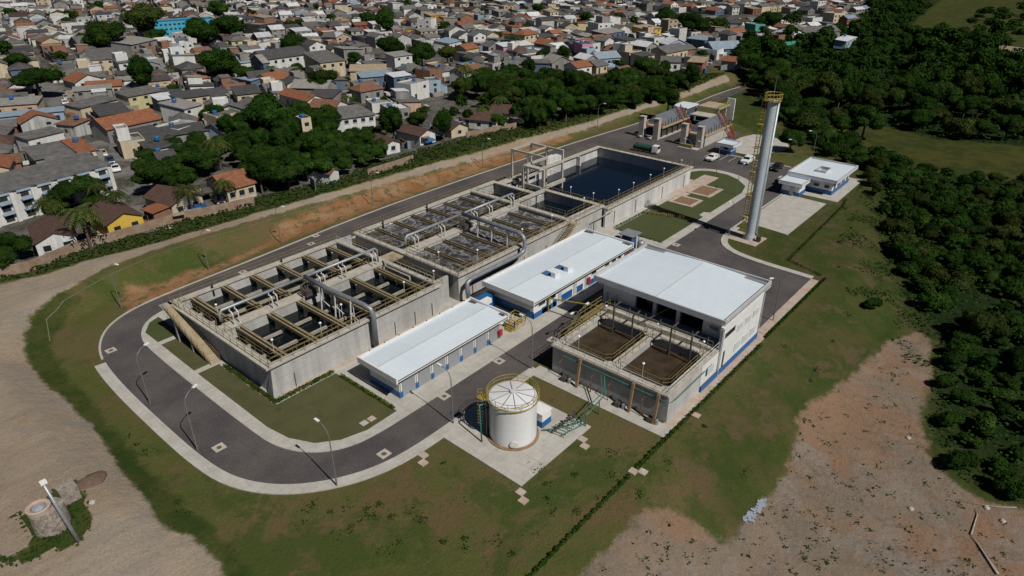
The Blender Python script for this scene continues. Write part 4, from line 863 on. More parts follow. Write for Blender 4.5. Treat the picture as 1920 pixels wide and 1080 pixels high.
# scrubber / filter skid behind building 2
r = root('filter_skid', (93.5, 55, 0), 'group of steel vessels with pipes under a small grey canopy behind the long building', 'machinery')
for x, y, h in ((94.6, 57.6, 2.6), (95.9, 56.9, 2.5), (95.6, 53.4, 2.6), (94.4, 52.6, 2.4)):
    MB().lathe((x, y, .12), [(.62, 0), (.62, h-.3), (.4, h-.05), (.1, h)], 16).build('vessel', 'galv', r, smooth=True)
MB().bx(94.3, 96, 54.6, 56.2, .8, 2.9).build('cabinet', 'blue', r)
b = MB(); b.bx(93.7, 96.6, 54.0, 56.9, 3.6, 3.72); b.build('canopy', 'galv', r)
for x, y in ((94, 54.3), (96.3, 54.3), (94, 56.6), (96.3, 56.6)): MB().bar((x, y, .1), (x, y, 3.6), .1).build('post', 'galv', r)
b = MB()
for k in range(7): b.tube([(91.6+k*.45, 52.6, .3+.1*(k % 3)), (91.9+k*.45, 54.2, .9+.15*(k % 2)), (93.6, 55.4, 1+.1*k)], .11, 6)
b.bx(90.8, 92.6, 51.6, 53.2, .12, 1.0); b.build('pipework', 'rust', r)
r = root('planter_fence', (97, 60, 0), 'row of thin yellow rail posts edging a strip of brown plants behind the long building', 'fence')
rail(MB(), [(96.6, 63.4, .12), (97.2, 58.2, .12)], .9, .8, .05).build('railing', 'dullyellow', r)
r2 = root('planting_bed', (95.6, 60, 0), 'narrow bed of brownish shrubs beside the thin yellow fence', 'planting bed'); MB().bx(94.6, 96.4, 58.8, 63.4, .12, .3).build('soil', 'soil', r2)
# office
O = root('office_building', (153, 42.4, 0), 'flat white office with square roof opening and blue plinth at the upper right', 'building')
MB().bx(147.2, 158.4, 38.3, 46.6, .1, 3.1).build('wall', 'white', O); MB().bx(147.1, 158.5, 38.2, 46.7, .1, .98).build('plinth', 'blue', O)
def pitched(par, x0, x1, y0, y1, z):
    b = MB(); b.bx(x0, x1, y0, y1, z-.45, z); b.build('roof', 'roof', par)
    b = MB(); w = .25; b.bx(x0, x1, y0, y0+w, z, z+.28); b.bx(x0, x1, y1-w, y1, z, z+.28); b.bx(x0, x0+w, y0+w, y1-w, z, z+.28); b.bx(x1-w, x1, y0+w, y1-w, z, z+.28); b.build('parapet', 'fascia', par)
b = MB(); b.bx(145.9, 150.5, 37.2, 47.6, 3.1, 3.5); b.bx(153.6, 159.7, 37.2, 47.6, 3.1, 3.5); b.bx(150.5, 153.6, 37.2, 41.2, 3.1, 3.5); b.bx(150.5, 153.6, 43.2, 47.6, 3.1, 3.5); b.build('roof', 'roof', O)
b = MB(); w = .25; b.bx(145.9, 159.7, 37.2, 37.45, 3.5, 3.8); b.bx(145.9, 159.7, 47.35, 47.6, 3.5, 3.8); b.bx(145.9, 146.15, 37.45, 47.35, 3.5, 3.8); b.bx(159.45, 159.7, 37.45, 47.35, 3.5, 3.8)
b.bx(150.35, 150.5, 41.05, 43.35, 3.5, 3.95); b.bx(153.6, 153.75, 41.05, 43.35, 3.5, 3.95); b.bx(150.5, 153.6, 41.05, 41.2, 3.5, 3.95); b.bx(150.5, 153.6, 43.2, 43.35, 3.5, 3.95); b.build('parapet', 'fascia', O)
MB().bx(150.8, 153.3, 41.5, 42.9, 3.1, 3.14).build('roof_panel', 'dark', O)  # office skylight inside the square roof opening
for a, c in ((41.0, 42.1), (38.9, 39.9)): f = MB().bx(147.04, 147.1, a, c, 1.5, 2.1).build('window', 'fascia', O); MB().bx(147.0, 147.04, a+.06, c-.06, 1.56, 2.04).build('pane', 'glass', O)
for a, c in ((148.2, 149), (150.6, 152.2), (153.4, 155), (156.4, 157.2)): f = MB().bx(a, c, 38.14, 38.2, 1.0, 2.2).build('window', 'fascia', O); MB().bx(a+.08, c-.08, 38.1, 38.14, 1.08, 2.12).build('pane', 'glass', f)
O2 = root('annex_building', (143.5, 44.8, 0), 'small flat white annex with blue plinth in front of the office', 'building')
MB().bx(141.9, 145.4, 43.2, 46.9, .1, 2.4).build('wall', 'white', O2); MB().bx(141.8, 145.5, 43.1, 47.0, .1, .9).build('plinth', 'blue', O2); pitched(O2, 141.2, 145.9, 42.6, 47.6, 2.8)
MB().bx(141.74, 141.8, 44.3, 45.1, .15, 2.1).build('door', 'fascia', O2)
# booth
O3 = root('gate_booth', (160.5, 68.3, 0), 'tiny white booth with blue base and overhanging roof beside the parked cars', 'booth')
MB().bx(160.9, 163.8, 67.2, 70.1, .1, 2.2).build('wall', 'white', O3); MB().bx(160.8, 163.9, 67.1, 70.2, .1, .95).build('plinth', 'blue', O3); pitched(O3, 160.0, 164.8, 66.3, 71.0, 2.6)
MB().bx(160.72, 160.8, 68, 69, 1.3, 1.9).build('window', 'glass', O3)
# inlet works: two raised channels with towers
for k, (ya, yb, lb) in enumerate(((88.2, 94.2, 'farther left'), (75.6, 81.6, 'nearer right'))):
    E_ = root('inlet_works', (171, (ya+yb)/2, 0), 'raised grey-covered channel block with square concrete towers and red stairs, the %s one' % lb, 'inlet works', 'inlet channel blocks')
    for y in (ya-.1, yb-1.6): MB().bx(161.3, 162.6, y, y+1.5, 0, 5.5).build('tower', 'cap', E_); MB().bx(161.2, 162.7, y-.1, y+1.6, 5.5, 5.62).build('tower_cap', 'cap', E_)
    MB().bx(163.2, 178.5, ya-.3, yb+.3, 2.7, 3.1).build('deck', 'deck', E_)
    if k == 1: MB().bx(163.6, 178, ya, yb, 0, 2.7).build('wall', 'slab', E_)
    else:
        MB().bx(162.8, 178.5, ya-.2, yb+.2, 0, .25).build('base', 'slab', E_)
        for x in (164, 167, 170, 173, 176):
            for y in (ya+.2, yb-.2): MB().bx(x-.15, x+.15, y-.15, y+.15, .25, 2.7).build('column', 'darksteel', E_)
    b = MB(); b.add([(164.6, ya+.5, 3.1), (179.4, ya+.5, 3.1), (179.4, yb, 3.1), (164.6, yb, 3.1), (165.6, (ya+yb)/2+.5, 5.4), (179.4, (ya+yb)/2+.5, 5.4)], [(0, 1, 5, 4), (2, 3, 4, 5), (0, 4, 3), (1, 2, 5)]); b.build('cover', 'greycover', E_)
    MB().bx(163.2, 164.1, ya+.1, ya+1.2, 3.1, 4.1).build('motor', 'orange', E_); MB().bx(163.0, 163.8, yb-1.6, yb-.6, 3.1, 4.0).build('motor', 'orange', E_)
    for q in range(9):
        x = 165+q*1.5; MB().tube([(x, ya-.1, 3.1), (x, ya-.1, 4.0+.3*(q % 3)), (x+.7, ya+.3, 4.2+.3*(q % 3))], .09, 6).build('pipe', 'darksteel', E_)
    MB().bx(163.6, 178, ya+.5, ya+1.4, .3, 2.2).build('machinery', 'darksteel', E_) if k == 0 else None
    for x in (174.6, 177.2):
        b = MB(); rail(b, [(x, ya-2.0, .1), (x, ya+.2, 3.1), (x, ya+2.4, 5.6)], .9, 1.1, .12); b.bar((x, ya-2.0, 0), (x, ya+2.4, 5.6), .2); b.build('stair', 'orange', E_)
    rail(MB(), [(163.3, ya-.2, 3.1), (178.4, ya-.2, 3.1)], 1.0, 1.6).build('railing', 'dullyellow', E_)
r = root('screen_house', (187, 92, 0), 'open concrete frame with a white roof behind the red stairs of the inlet works', 'building')
MB().bx(181.4, 188.6, 90.5, 95.6, 4.4, 4.7).build('roof', 'roof', r); MB().bx(181.8, 188, 91, 95.2, 0, 1.8).build('lower_wall', 'blue', r)
for x, y in ((181.8, 91), (188, 91), (181.8, 95.2), (188, 95.2), (193, 84), (188, 84)): MB().bx(x-.2, x+.2, y-.2, y+.2, 0, 4.4).build('column', 'cap', r)
MB().bx(187.6, 195, 83.6, 90.2, 4.0, 4.4).build('deck', 'deck', r); MB().bx(194.6, 195, 82.2, 84.6, 0, 6.2).build('wall', 'white', r)
MB().bx(182.5, 187, 84, 90, 2.6, 2.9).build('beam', 'cap', r)
rail(MB(), [(187.8, 83.8, 4.4), (194.8, 83.8, 4.4), (194.8, 90, 4.4)], 1.0, 1.2, .08).build('railing', 'yellow', r)
x, y = P(1250, 275); b = MB(); b.bx(160.2, 161, 82.5, 88, .02, .14)
r = root('yellow_barrier', (160.8, 79, 0), 'low mustard yellow hedge box between the two near towers of the inlet works', 'barrier'); MB().bx(159.7, 160.6, 77.3, 80.6, .1, .9).build('panel', 'dullyellow', r); MB().bx(159.2, 161.2, 75.5, 81, .02, .13).build('kerb', 'slab', r)
for y, lb in ((90.3, 'right'), (93.3, 'left')): solo(MB().tube([(160.4, y-.9, .4), (160.4, y+.5, .4)], .35, 12), 'steel_drum', 'galv', 'grey steel drum lying at the foot of the far towers, %s one' % lb, 'drum', 'drums by the far towers', smooth=True)
# ---------------------------------------------------------------- street lamps
def lamp_post(px, py, h, lean, lb, double=False, z=None, grp='street lamps along the plant road'):
    x, y, z0 = G(px, py) if z is None else (*P(px, py, z), z)
    r = root('street_lamp', (x, y, z0), lb, 'street lamp', grp)
    a = math.radians(lean); dx, dy = math.cos(a), math.sin(a)
    MB().tube([(x, y, z0), (x, y, z0+h-1.2)], [.09, .055], 8).build('pole', 'pole', r)
    for s in ((1, -1) if double else (1,)):
        MB().tube([(x, y, z0+h-1.2), (x+dx*.25*s, y+dy*.25*s, z0+h-.5), (x+dx*.9*s, y+dy*.9*s, z0+h-.1), (x+dx*1.5*s, y+dy*1.5*s, z0+h)], .045, 6).build('arm', 'pole', r)
        b = MB(); c = Vector((x+dx*1.75*s, y+dy*1.75*s, z0+h)); b.bar(c-Vector((dx, dy, 0))*.32, c+Vector((dx, dy, 0))*.32, .26, .12); b.build('lamp_head', 'lamp', r)
    return r
for px, py, h, lean, lb in ((632, 912, 7.6, 90, 'tall lamp on the outer kerb at the bottom of the road curve'), (371, 845, 7.4, 20, 'tall curved lamp on the left pavement, lower one'), (282, 757, 7.4, 20, 'tall curved lamp on the left pavement, upper one'),
    (228, 578, 7.6, -70, 'lamp with its pole in shadow at the western bend of the road'), (392, 506, 7.4, -70, 'lamp on the bank side of the far road, left of the basins'), (850, 795, 7.4, 90, 'thin lamp between the shed road and the white tank'),
    (997, 692, 7.4, 90, 'thin lamp at the corner of the shaded lane by the sludge basins'), (1084, 640, 5.2, 0, 'twin-headed lamp beside the yellow stair'),
    (1366, 443, 7.2, 180, 'lamp on the kerb at the foot of the tall stack'), (1449, 602, 7.2, 150, 'lamp at the far end of the dead end road behind the hall'), (1343, 325, 7.2, 90, 'lamp on the garden kerb near the car park'), (1380, 367, 6.6, 0, 'lamp on the garden kerb bend'),
    (1292, 312, 6.4, 90, 'twin-headed lamp at the corner of the blue pool'), (1522, 300, 7.2, 130, 'lamp standing behind the office'), (1487, 310, 6.2, 120, 'lamp at the end of the car park'), (527, 455, 7.2, -70, 'lamp beside the orange bank and far road'),
    (1120, 240, 7, -70, 'lamp beside the far road above the blue pool'), (700, 385, 7.2, -70, 'lamp on the far road bank above the bubbling basin'), (905, 315, 7.2, -70, 'lamp on the far road bank left of the concrete frame')):
    lamp_post(px, py, h, lean, lb, 'twin' in lb)
# leaning concrete pole and stone well
x, y, z = G(147, 1014)
r = root('utility_pole', (x, y, z), 'thick grey concrete pole with a white lamp head beside the round stone well', 'pole')
MB().tube([(x, y, z), (x-.6, y+1.0, z+6.6)], [.21, .12], 12).build('pole', 'galv', r, smooth=True); MB().bx(x-.8, x-.3, y+.75, y+1.2, z+6.55, z+6.8).build('lamp_head', 'lamp', r)
x, y, z = G(100, 985)
r = root('stone_well', (x, y, z-.2), 'round rubble stone well with a narrower mouth standing in weeds at lower left', 'well')
b = MB(); b.lathe((x, y, z-.2), [(1.45, 0), (1.42, 1.2), (1.36, 2.3), (.2, 2.35)], 28); o = b.build('drum', 'stone', r)
b = MB(); b.lathe((x-.45, y+.25, z+1.95), [(.95, 0), (1.0, .55), (.85, .6), (.62, .5), (.58, .1), (.01, .08)], 24); b.build('mouth', 'pink', r)
b = MB(); b.lathe((x-.45, y+.25, z+2.1), [(.5, .25), (.3, .32), (.01, .35)], 9); b.build('rubble', 'debris', r)
x, y, z = G(118, 945); solo(MB().bx(x, x+1.5, y-.5, y+1.0, z, z+1.5), 'concrete_chamber', 'stone', 'square stone chamber joined behind the round well', 'chamber')
# driftwood and rubble on the bare soil
def stick(pts, r0, lb, nm='fallen_log'):
    P3 = [(lambda g: (g[0], g[1], g[2]+.12))(G(*p)) for p in pts]; rs = [r0*(1-.75*i/(len(pts)-1)) for i in range(len(pts))]
    solo(MB().tube(P3, rs, 7), nm, 'wood', lb, 'log', 'dead branches on the bare soil', smooth=True)
stick([(1870, 1078), (1850, 1048), (1832, 1020), (1820, 1006)], .14, 'pale bleached tree trunk lying on bare soil at the lower right')
stick([(1820, 1004), (1826, 985), (1832, 965), (1828, 955)], .1, 'thin dead branch continuing from the bleached trunk')
stick([(1905, 953), (1870, 952), (1840, 948), (1800, 940)], .06, 'thin dead branch at the forest edge, lower right')
b = MB()
for k in range(120):
    t = random.random(); px = 1400+t*32+random.uniform(-9, 9)*(1-.4*t); py = 978-t*38+random.uniform(-5, 5); x, y, z = G(px, py); s = random.uniform(.05, .16); b.bx(x-s, x+s, y-s, y+s, z-.05, z+s*1.2)
o = solo(b, 'rubble_pile', 'debris', 'small spill of pale blue-grey rubble at the edge of the right lawn', 'rubble')
x, y, z = G(168, 903)
b = MB(); b.lathe((0, 0, 0), [(1.25, -.1), (1.1, .12), (.7, .3), (.3, .4), (.01, .42)], 22)
b.v = [(x+a*1.25*(1+.18*math.sin(3*math.atan2(c, a))), y+c*.95*(1+.15*math.sin(2*math.atan2(c, a)+1)), z+d+.06*math.sin(a*7)*math.cos(c*6)) for a, c, d in b.v]
M['mud'] = mat('brown_earth', (.115, .075, .05), (.15, .10, .07), 1.5, .95, .15, 8, bump=.6)
solo(b, 'earth_heap', 'mud', 'low heap of dark brown earth on the dirt yard near the well', 'earth heap', smooth=True)
for i, (px, py) in enumerate(((173, 943), (1708, 955), (1880, 978), (1850, 953), (1703, 822))):
    x, y, z = G(px, py); b = MB(); b.lathe((x, y, z-.05), [(.28, 0), (.3, .14), (.2, .26), (.01, .3)], 6)
    solo(b, 'loose_rock', 'slab', ['pale rock beside the weeds around the well', 'pale rock in the middle of the bare soil', 'pale rock near the right edge of the picture', 'pale rock by the head of the bleached trunk', 'pale rock near the dark forest edge', 'pale rock highest on the bare soil'][i], 'rock', 'rocks on the bare soil')
# ---------------------------------------------------------------- town
ZT = 2.5
RM = {
 'orange': ('orange tiled', mat('orange_roof_tile', (.27, .10, .045), (.16, .065, .035), 1.1, .85, .18, 5)),
 'terracotta': ('faded terracotta', mat('terracotta_roof_tile', (.21, .10, .06), (.13, .065, .04), 1.1, .85, .18, 5)),
 'brown': ('dark brown tiled', mat('brown_roof_tile', (.065, .035, .027), (.10, .055, .04), 1.4, .85, .2, 5)),
 'grey': ('grey corrugated', mat('grey_fibre_roof', (.14, .135, .13), (.08, .078, .076), .7, .85, .14, 3)),
 'dgrey': ('dark grey corrugated', mat('dark_grey_roof', (.068, .065, .066), (.045, .043, .045), .7, .85, .14, 3)),
 'lgrey': ('pale grey', mat('pale_grey_roof', (.27, .26, .24), (.19, .185, .17), .7, .85, .1, 3)),
 'white': ('white metal', mat('white_metal_roof', (.62, .64, .66), (.5, .52, .54), .6, .6, .04, 3)),
 'blue': ('pale blue metal', mat('pale_blue_roof', (.25, .32, .38), (.2, .26, .32), .6, .6, .05, 3)),
 'navy': ('deep blue', mat('deep_blue_roof', (.03, .09, .20), (.04, .10, .2), .6, .6, .05, 3)),
 'beige': ('beige', mat('beige_roof', (.34, .27, .18), (.26, .2, .14), .8, .85, .1, 3)),
}
def wm(n, a, b_, s=.9): return mat(n, a, b_, s, .85, .06, 3, streak=1)
WM = {
 'white': ('white', wm('white_house_wall', (.66, .66, .64), (.50, .50, .48))),
 'stain': ('stained white', wm('stained_white_wall', (.50, .50, .48), (.22, .23, .23), 1.2)),
 'cream': ('cream', wm('cream_house_wall', (.56, .48, .34), (.45, .38, .27))),
 'yellow': ('yellow', wm('yellow_house_wall', (.62, .42, .06), (.52, .35, .06))),
 'pyellow': ('pale yellow', wm('pale_yellow_wall', (.55, .50, .27), (.42, .38, .22))),
 'peach': ('peach', wm('peach_wall', (.52, .36, .25), (.4, .28, .2))),
 'grey': ('grey', wm('grey_render_wall', (.27, .26, .245), (.18, .175, .165))),
 'brick': ('bare brick', wm('brick_wall', (.27, .13, .08), (.19, .10, .065))),
 'blue': ('pale blue', wm('pale_blue_wall', (.33, .42, .50), (.26, .34, .42))),
 'slate': ('slate blue', wm('slate_blue_wall', (.10, .15, .22), (.08, .12, .17))),
 'cyan': ('bright turquoise', wm('turquoise_wall', (.06, .38, .52), (.05, .30, .44))),
 'teal': ('teal green', wm('teal_wall', (.08, .36, .30), (.06, .28, .24))),
 'pink': ('pink', wm('pink_wall', (.58, .26, .38), (.5, .28, .36))),
 'red': ('red', wm('red_wall', (.30, .07, .05), (.22, .06, .05))),
 'black': ('black', wm('black_wall', (.03, .03, .03), (.05, .045, .04))),
}
M['tankblue'] = mat('blue_plastic', (.03, .13, .33), None, 1, .4)
M['winframe'] = M['fascia']
def wall_roof(w, d, h, kind, ov=.35, rh=None, flat_par=.45):
    """wall and roof geometry in local coordinates: width along x, front at y=-d/2"""
    a, c = w/2, d/2; W = MB(); Rf = MB(); t = .14
    if kind in ('gx', 'gy', 'hip', 'shed'): rh = rh if rh is not None else (.22*(d if kind in ('gx', 'hip') else w) if kind != 'shed' else .1*d)
    W.add([(-a, -c, 0), (a, -c, 0), (a, c, 0), (-a, c, 0), (-a, -c, h), (a, -c, h), (a, c, h), (-a, c, h)], [(0, 1, 5, 4), (1, 2, 6, 5), (2, 3, 7, 6), (3, 0, 4, 7)])
    A, B_ = a+ov, c+ov
    def slab(pts, faces):
        n = len(pts); Rf.add(pts+[(x, y, z-t) for x, y, z in pts], list(faces)+[tuple(reversed([i+n for i in f])) for f in faces])
        ed = {}
        for f in faces:
            for i in range(len(f)):
                e = (f[i], f[(i+1) % len(f)]); ed[e] = 1
        for e in list(ed):
            if (e[1], e[0]) not in ed: Rf.add([pts[e[0]], pts[e[1]], tuple(np.subtract(pts[e[1]], (0, 0, t))), tuple(np.subtract(pts[e[0]], (0, 0, t)))], [(3, 2, 1, 0)])
    zo = h-ov*rh/max(c, .1) if kind in ('gx', 'hip') else h
    if kind == 'gx':
        W.add([(-a, -c, h), (-a, c, h), (-a, 0, h+rh), (a, -c, h), (a, c, h), (a, 0, h+rh)], [(1, 0, 2), (3, 4, 5)])
        slab([(-A, -B_, zo+t), (A, -B_, zo+t), (A, 0, h+rh+t), (-A, 0, h+rh+t), (A, B_, zo+t), (-A, B_, zo+t)], [(0, 1, 2, 3), (3, 2, 4, 5)])
    elif kind == 'gy':
        zo = h-ov*rh/a
        W.add([(-a, -c, h), (a, -c, h), (0, -c, h+rh), (-a, c, h), (a, c, h), (0, c, h+rh)], [(0, 1, 2), (4, 3, 5)])
        slab([(-A, -B_, zo+t), (0, -B_, h+rh+t), (0, B_, h+rh+t), (-A, B_, zo+t), (A, -B_, zo+t), (A, B_, zo+t)], [(0, 1, 2, 3), (1, 4, 5, 2)])
    elif kind == 'hip':
        k = min(a*.55, c*.9); slab([(-A, -B_, zo+t), (A, -B_, zo+t), (A, B_, zo+t), (-A, B_, zo+t), (-a+k, 0, h+rh+t), (a-k, 0, h+rh+t)], [(0, 1, 5, 4), (1, 2, 5), (2, 3, 4, 5), (3, 0, 4)])
    elif kind == 'shed':
        W.add([(-a, -c, h), (-a, c, h), (-a, c, h+rh), (a, -c, h), (a, c, h), (a, c, h+rh)], [(1, 0, 2), (3, 4, 5), (1, 2, 5, 4)])
        slab([(-A, -B_, h+t), (A, -B_, h+t), (A, B_, h+rh+t), (-A, B_, h+rh+t)], [(0, 1, 2, 3)])
    else:
        p = flat_par; s = .18
        W.v = []; W.f = []; W.m = []
        W.add([(-a, -c, 0), (a, -c, 0), (a, c, 0), (-a, c, 0), (-a, -c, h+p), (a, -c, h+p), (a, c, h+p), (-a, c, h+p), (-a+s, -c+s, h+p), (a-s, -c+s, h+p), (a-s, c-s, h+p), (-a+s, c-s, h+p), (-a+s, -c+s, h), (a-s, -c+s, h), (a-s, c-s, h), (-a+s, c-s, h)],
              [(0, 1, 5, 4), (1, 2, 6, 5), (2, 3, 7, 6), (3, 0, 4, 7), (4, 5, 9, 8), (5, 6, 10, 9), (6, 7, 11, 10), (7, 4, 8, 11), (8, 9, 13, 12), (9, 10, 14, 13), (10, 11, 15, 14), (11, 8, 12, 15)])
        Rf.add([(-a+s, -c+s, h+.02), (a-s, -c+s, h+.02), (a-s, c-s, h+.02), (-a+s, c-s, h+.02)], [(0, 1, 2, 3)])
    return W, Rf
HFOOT = []; HOUSES = []
def mesh_obj(mb, name, m, parent):
    o = bpy.data.objects.new(name, mb.mesh(name, [m])); C.objects.link(o); o.parent = parent; return o
def house(x, y, rz, w, d, h, kind, rf, wl, nm='house', detail=1, extra=None, lb=None, winmat='glass', ncols=None, z=ZT):
    r = bpy.data.objects.new(nm, None); r.location = (x, y, z); r.rotation_euler = (0, 0, rz); r.empty_display_size = .5; C.objects.link(r)
    W, Rf = wall_roof(w, d, h, kind)
    mesh_obj(W, 'wall', WM[wl][1], r); mesh_obj(Rf, 'roof', RM[rf][1], r)
    st = max(1, round(h/2.5)); sh = h/st
    if detail:
        k = ncols or max(1, int(w/3.0)); ks = max(1, int(d/4)) if detail > 1 else 0
        for s in range(st):
            for i in range(k):
                if random.random() < .15 and not ncols: continue
                cx = -w/2+w*(i+.5)/k; ww = min(.55, w/k*.3); z0 = s*sh+sh*.35; z1 = s*sh+sh*.72
                if s == 0 and random.random() < .3 and not ncols:
                    mesh_obj(MB().bx(cx-.45, cx+.45, -d/2-.04, -d/2+.02, .05, 2.1), 'door', M['dark'], r); continue
                o = mesh_obj(MB().bx(cx-ww, cx+ww, -d/2-.03, -d/2+.02, z0, z1), 'window', M[winmat], r)
                if detail > 1: mesh_obj(MB().bx(cx-ww-.1, cx+ww+.1, -d/2-.12, -d/2+.02, z0-.12, z0-.01), 'sill', M['winframe'], o)
            for i in range(ks):
                cy = -d/2+d*(i+.5)/ks; mesh_obj(MB().bx(w/2-.02, w/2+.03, cy-.45, cy+.45, s*sh+sh*.38, s*sh+sh*.7), 'window', M['glass'], r)
    if (kind == 'flat' and random.random() < .6) or random.random() < .12:
        q = MB(); zz = h+(.05 if kind == 'flat' else .9); q.lathe((random.uniform(-w/4, w/4), d*.2, zz), [(.55, 0), (.65, .75), (.6, .85), (.1, .95)], 10); mesh_obj(q, 'water_tank', M['tankblue'], r)
    if extra == 'upper':
        ux = random.choice((-1, 1))*w*.22; W2, R2 = wall_roof(w*.5, d*.6, h+2.6, random.choice(('flat', 'shed')), .2)
        for q in (W2, R2): q.v = [(a+ux, b_+d*.15, c) for a, b_, c in q.v]
        mesh_obj(W2, 'upper_floor', WM[random.choice((wl, 'white', 'grey', 'brick'))][1], r); mesh_obj(R2, 'upper_roof', RM[random.choice(('white', 'lgrey', 'grey'))][1], r)
    if random.random() < .45 and lb is None:
        s_ = random.choice((-1, 1)); w2 = random.uniform(1.4, 2.4); d2 = d*random.uniform(.4, .8); W2, R2 = wall_roof(w2, d2, random.uniform(1.9, 2.2), random.choice(('shed', 'flat')), .12, flat_par=.15); oy = random.uniform(-1, 1)*(d-d2)/2
        for q in (W2, R2): q.v = [(a+s_*(w/2+w2/2), b_+oy, c) for a, b_, c in q.v]
        mesh_obj(W2, 'annex_wall', WM[random.choice((wl, 'grey', 'brick', 'stain'))][1], r); mesh_obj(R2, 'annex_roof', RM[random.choice(('grey', 'dgrey', 'lgrey', 'terracotta', rf))][1], r)
    HFOOT.append((x, y, math.hypot(w, d)/2*.85, rz, w, d))
    r['category'] = 'house'
    if lb: r['label'] = lb
    sz = 'tall' if h > 5.8 else 'two-storey' if h > 3.7 else 'low'
    shape = {'gx': 'gabled', 'gy': 'gable-fronted', 'hip': 'hip-roofed', 'shed': 'sloping-roofed', 'flat': 'flat-roofed'}[kind]
    HOUSES.append((r, '%s %s %s house, %s roof' % (sz, WM[wl][0], shape, RM[rf][0]), x, y, lb is None))
    return r
def hx(x1, y1, x2, y2, d, h, kind, rf, wl, lb=None, z=ZT, **k):  # front eave between two pixels
    if h > 4.2 and lb is None: h = max(3.6, h*.7)
    elif h < 4.2: h *= .9
    a = P(x1, y1, z+h); b_ = P(x2, y2, z+h); w = math.hypot(b_[0]-a[0], b_[1]-a[1]); an = math.atan2(b_[1]-a[1], b_[0]-a[0])
    cx, cy = (a[0]+b_[0])/2-math.sin(an)*d/2, (a[1]+b_[1])/2+math.cos(an)*d/2
    return house(cx, cy, an, w, d, h, kind, rf, wl, lb=lb, z=z, **k)
# near row by the wall
hx(65, 457, 141, 441, 9.5, 3.0, 'gy', 'brown', 'white', 'white gable house with dark brown roof behind the wall at far left', detail=2, ncols=2)
hx(200, 421, 266, 403, 9, 3.2, 'gy', 'brown', 'yellow', 'bright yellow gable wall under a dark brown roof behind the brick wall', detail=2, ncols=2)
hx(268, 393, 287, 400, 4, 2.4, 'shed', 'orange', 'brick', 'little orange lean-to joined to the bright yellow house', detail=0)
hx(321, 385, 378, 366, 8.5, 3.0, 'gy', 'brown', 'cream', 'cream gable house with brown roof between palms and dirt track', detail=2, ncols=2)
hx(425, 356, 477, 342, 8.5, 3.2, 'gx', 'orange', 'cream', 'cream house with clean orange roof beside the big tree cluster', detail=2, ncols=3)
hx(724, 271, 749, 266, 8, 2.8, 'gy', 'brown', 'white', 'small white gable end with green base half hidden by trees', detail=2, ncols=1)
hx(787, 255, 816, 247, 9, 2.8, 'gy', 'brown', 'white', 'white gable house with faded brown roof above the blue tarpaulin', detail=2, ncols=1)
hx(846, 243, 877, 236, 8, 2.6, 'gy', 'brown', 'cream', 'cream gable end between two brown-roofed houses near the track', detail=1, ncols=1)
hx(865, 222, 931, 228, 7, 2.8, 'gx', 'brown', 'white', 'brown-roofed house with white gable right of the cream gable')
hx(918, 210, 973, 214, 7, 2.8, 'gx', 'brown', 'cream', 'brown-roofed house with cream gable deep among the green belt trees')
hx(618, 326, 634, 318, 6, 2.6, 'gy', 'terracotta', 'white', 'tiny white gable poking out of the big tree cluster', detail=0)
hx(625, 224, 703, 214, 9, 4.6, 'hip', 'grey', 'white', 'white two-storey corner house with dark upper windows and grey hip roof', detail=2, ncols=5)
# white terraced block
T_ = hx(-60, 379, 207, 309, 9, 5.8, 'shed', 'grey', 'white', 'long white terraced block with pale balconies and grey roof at left edge', detail=0)
for i in range(8):
    xx = 0
tw = T_.children[0].dimensions.x if False else None
a_ = P(-60, 379, ZT+5.8); b__ = P(207, 309, ZT+5.8); TW = math.hypot(b__[0]-a_[0], b__[1]-a_[1])
for i in range(7):
    cx = -TW/2+TW*(i+.5)/7
    for s in range(3):
        o = mesh_obj(MB().bx(cx-.9, cx+.5, -4.54, -4.48, s*1.93+.35, s*1.93+1.5), 'window', M['dark'], T_)
        if s: b = MB(); b.bx(cx-1.15, cx+.75, -5.3, -4.5, s*1.93-.1, s*1.93+.05); b.bx(cx-1.15, cx+.75, -5.3, -5.22, s*1.93+.05, s*1.93+.6); mesh_obj(b, 'balcony', WM['blue'][1], T_)
    mesh_obj(MB().bx(cx-1.5, cx+1.0, -4.8, -4.5, 5.3, 5.8), 'cornice', WM['blue'][1], T_)
    mesh_obj(MB().bx(cx+.85, cx+1.5, -4.9, -4.5, 0, 5.5), 'pier', WM['white'][1], T_)
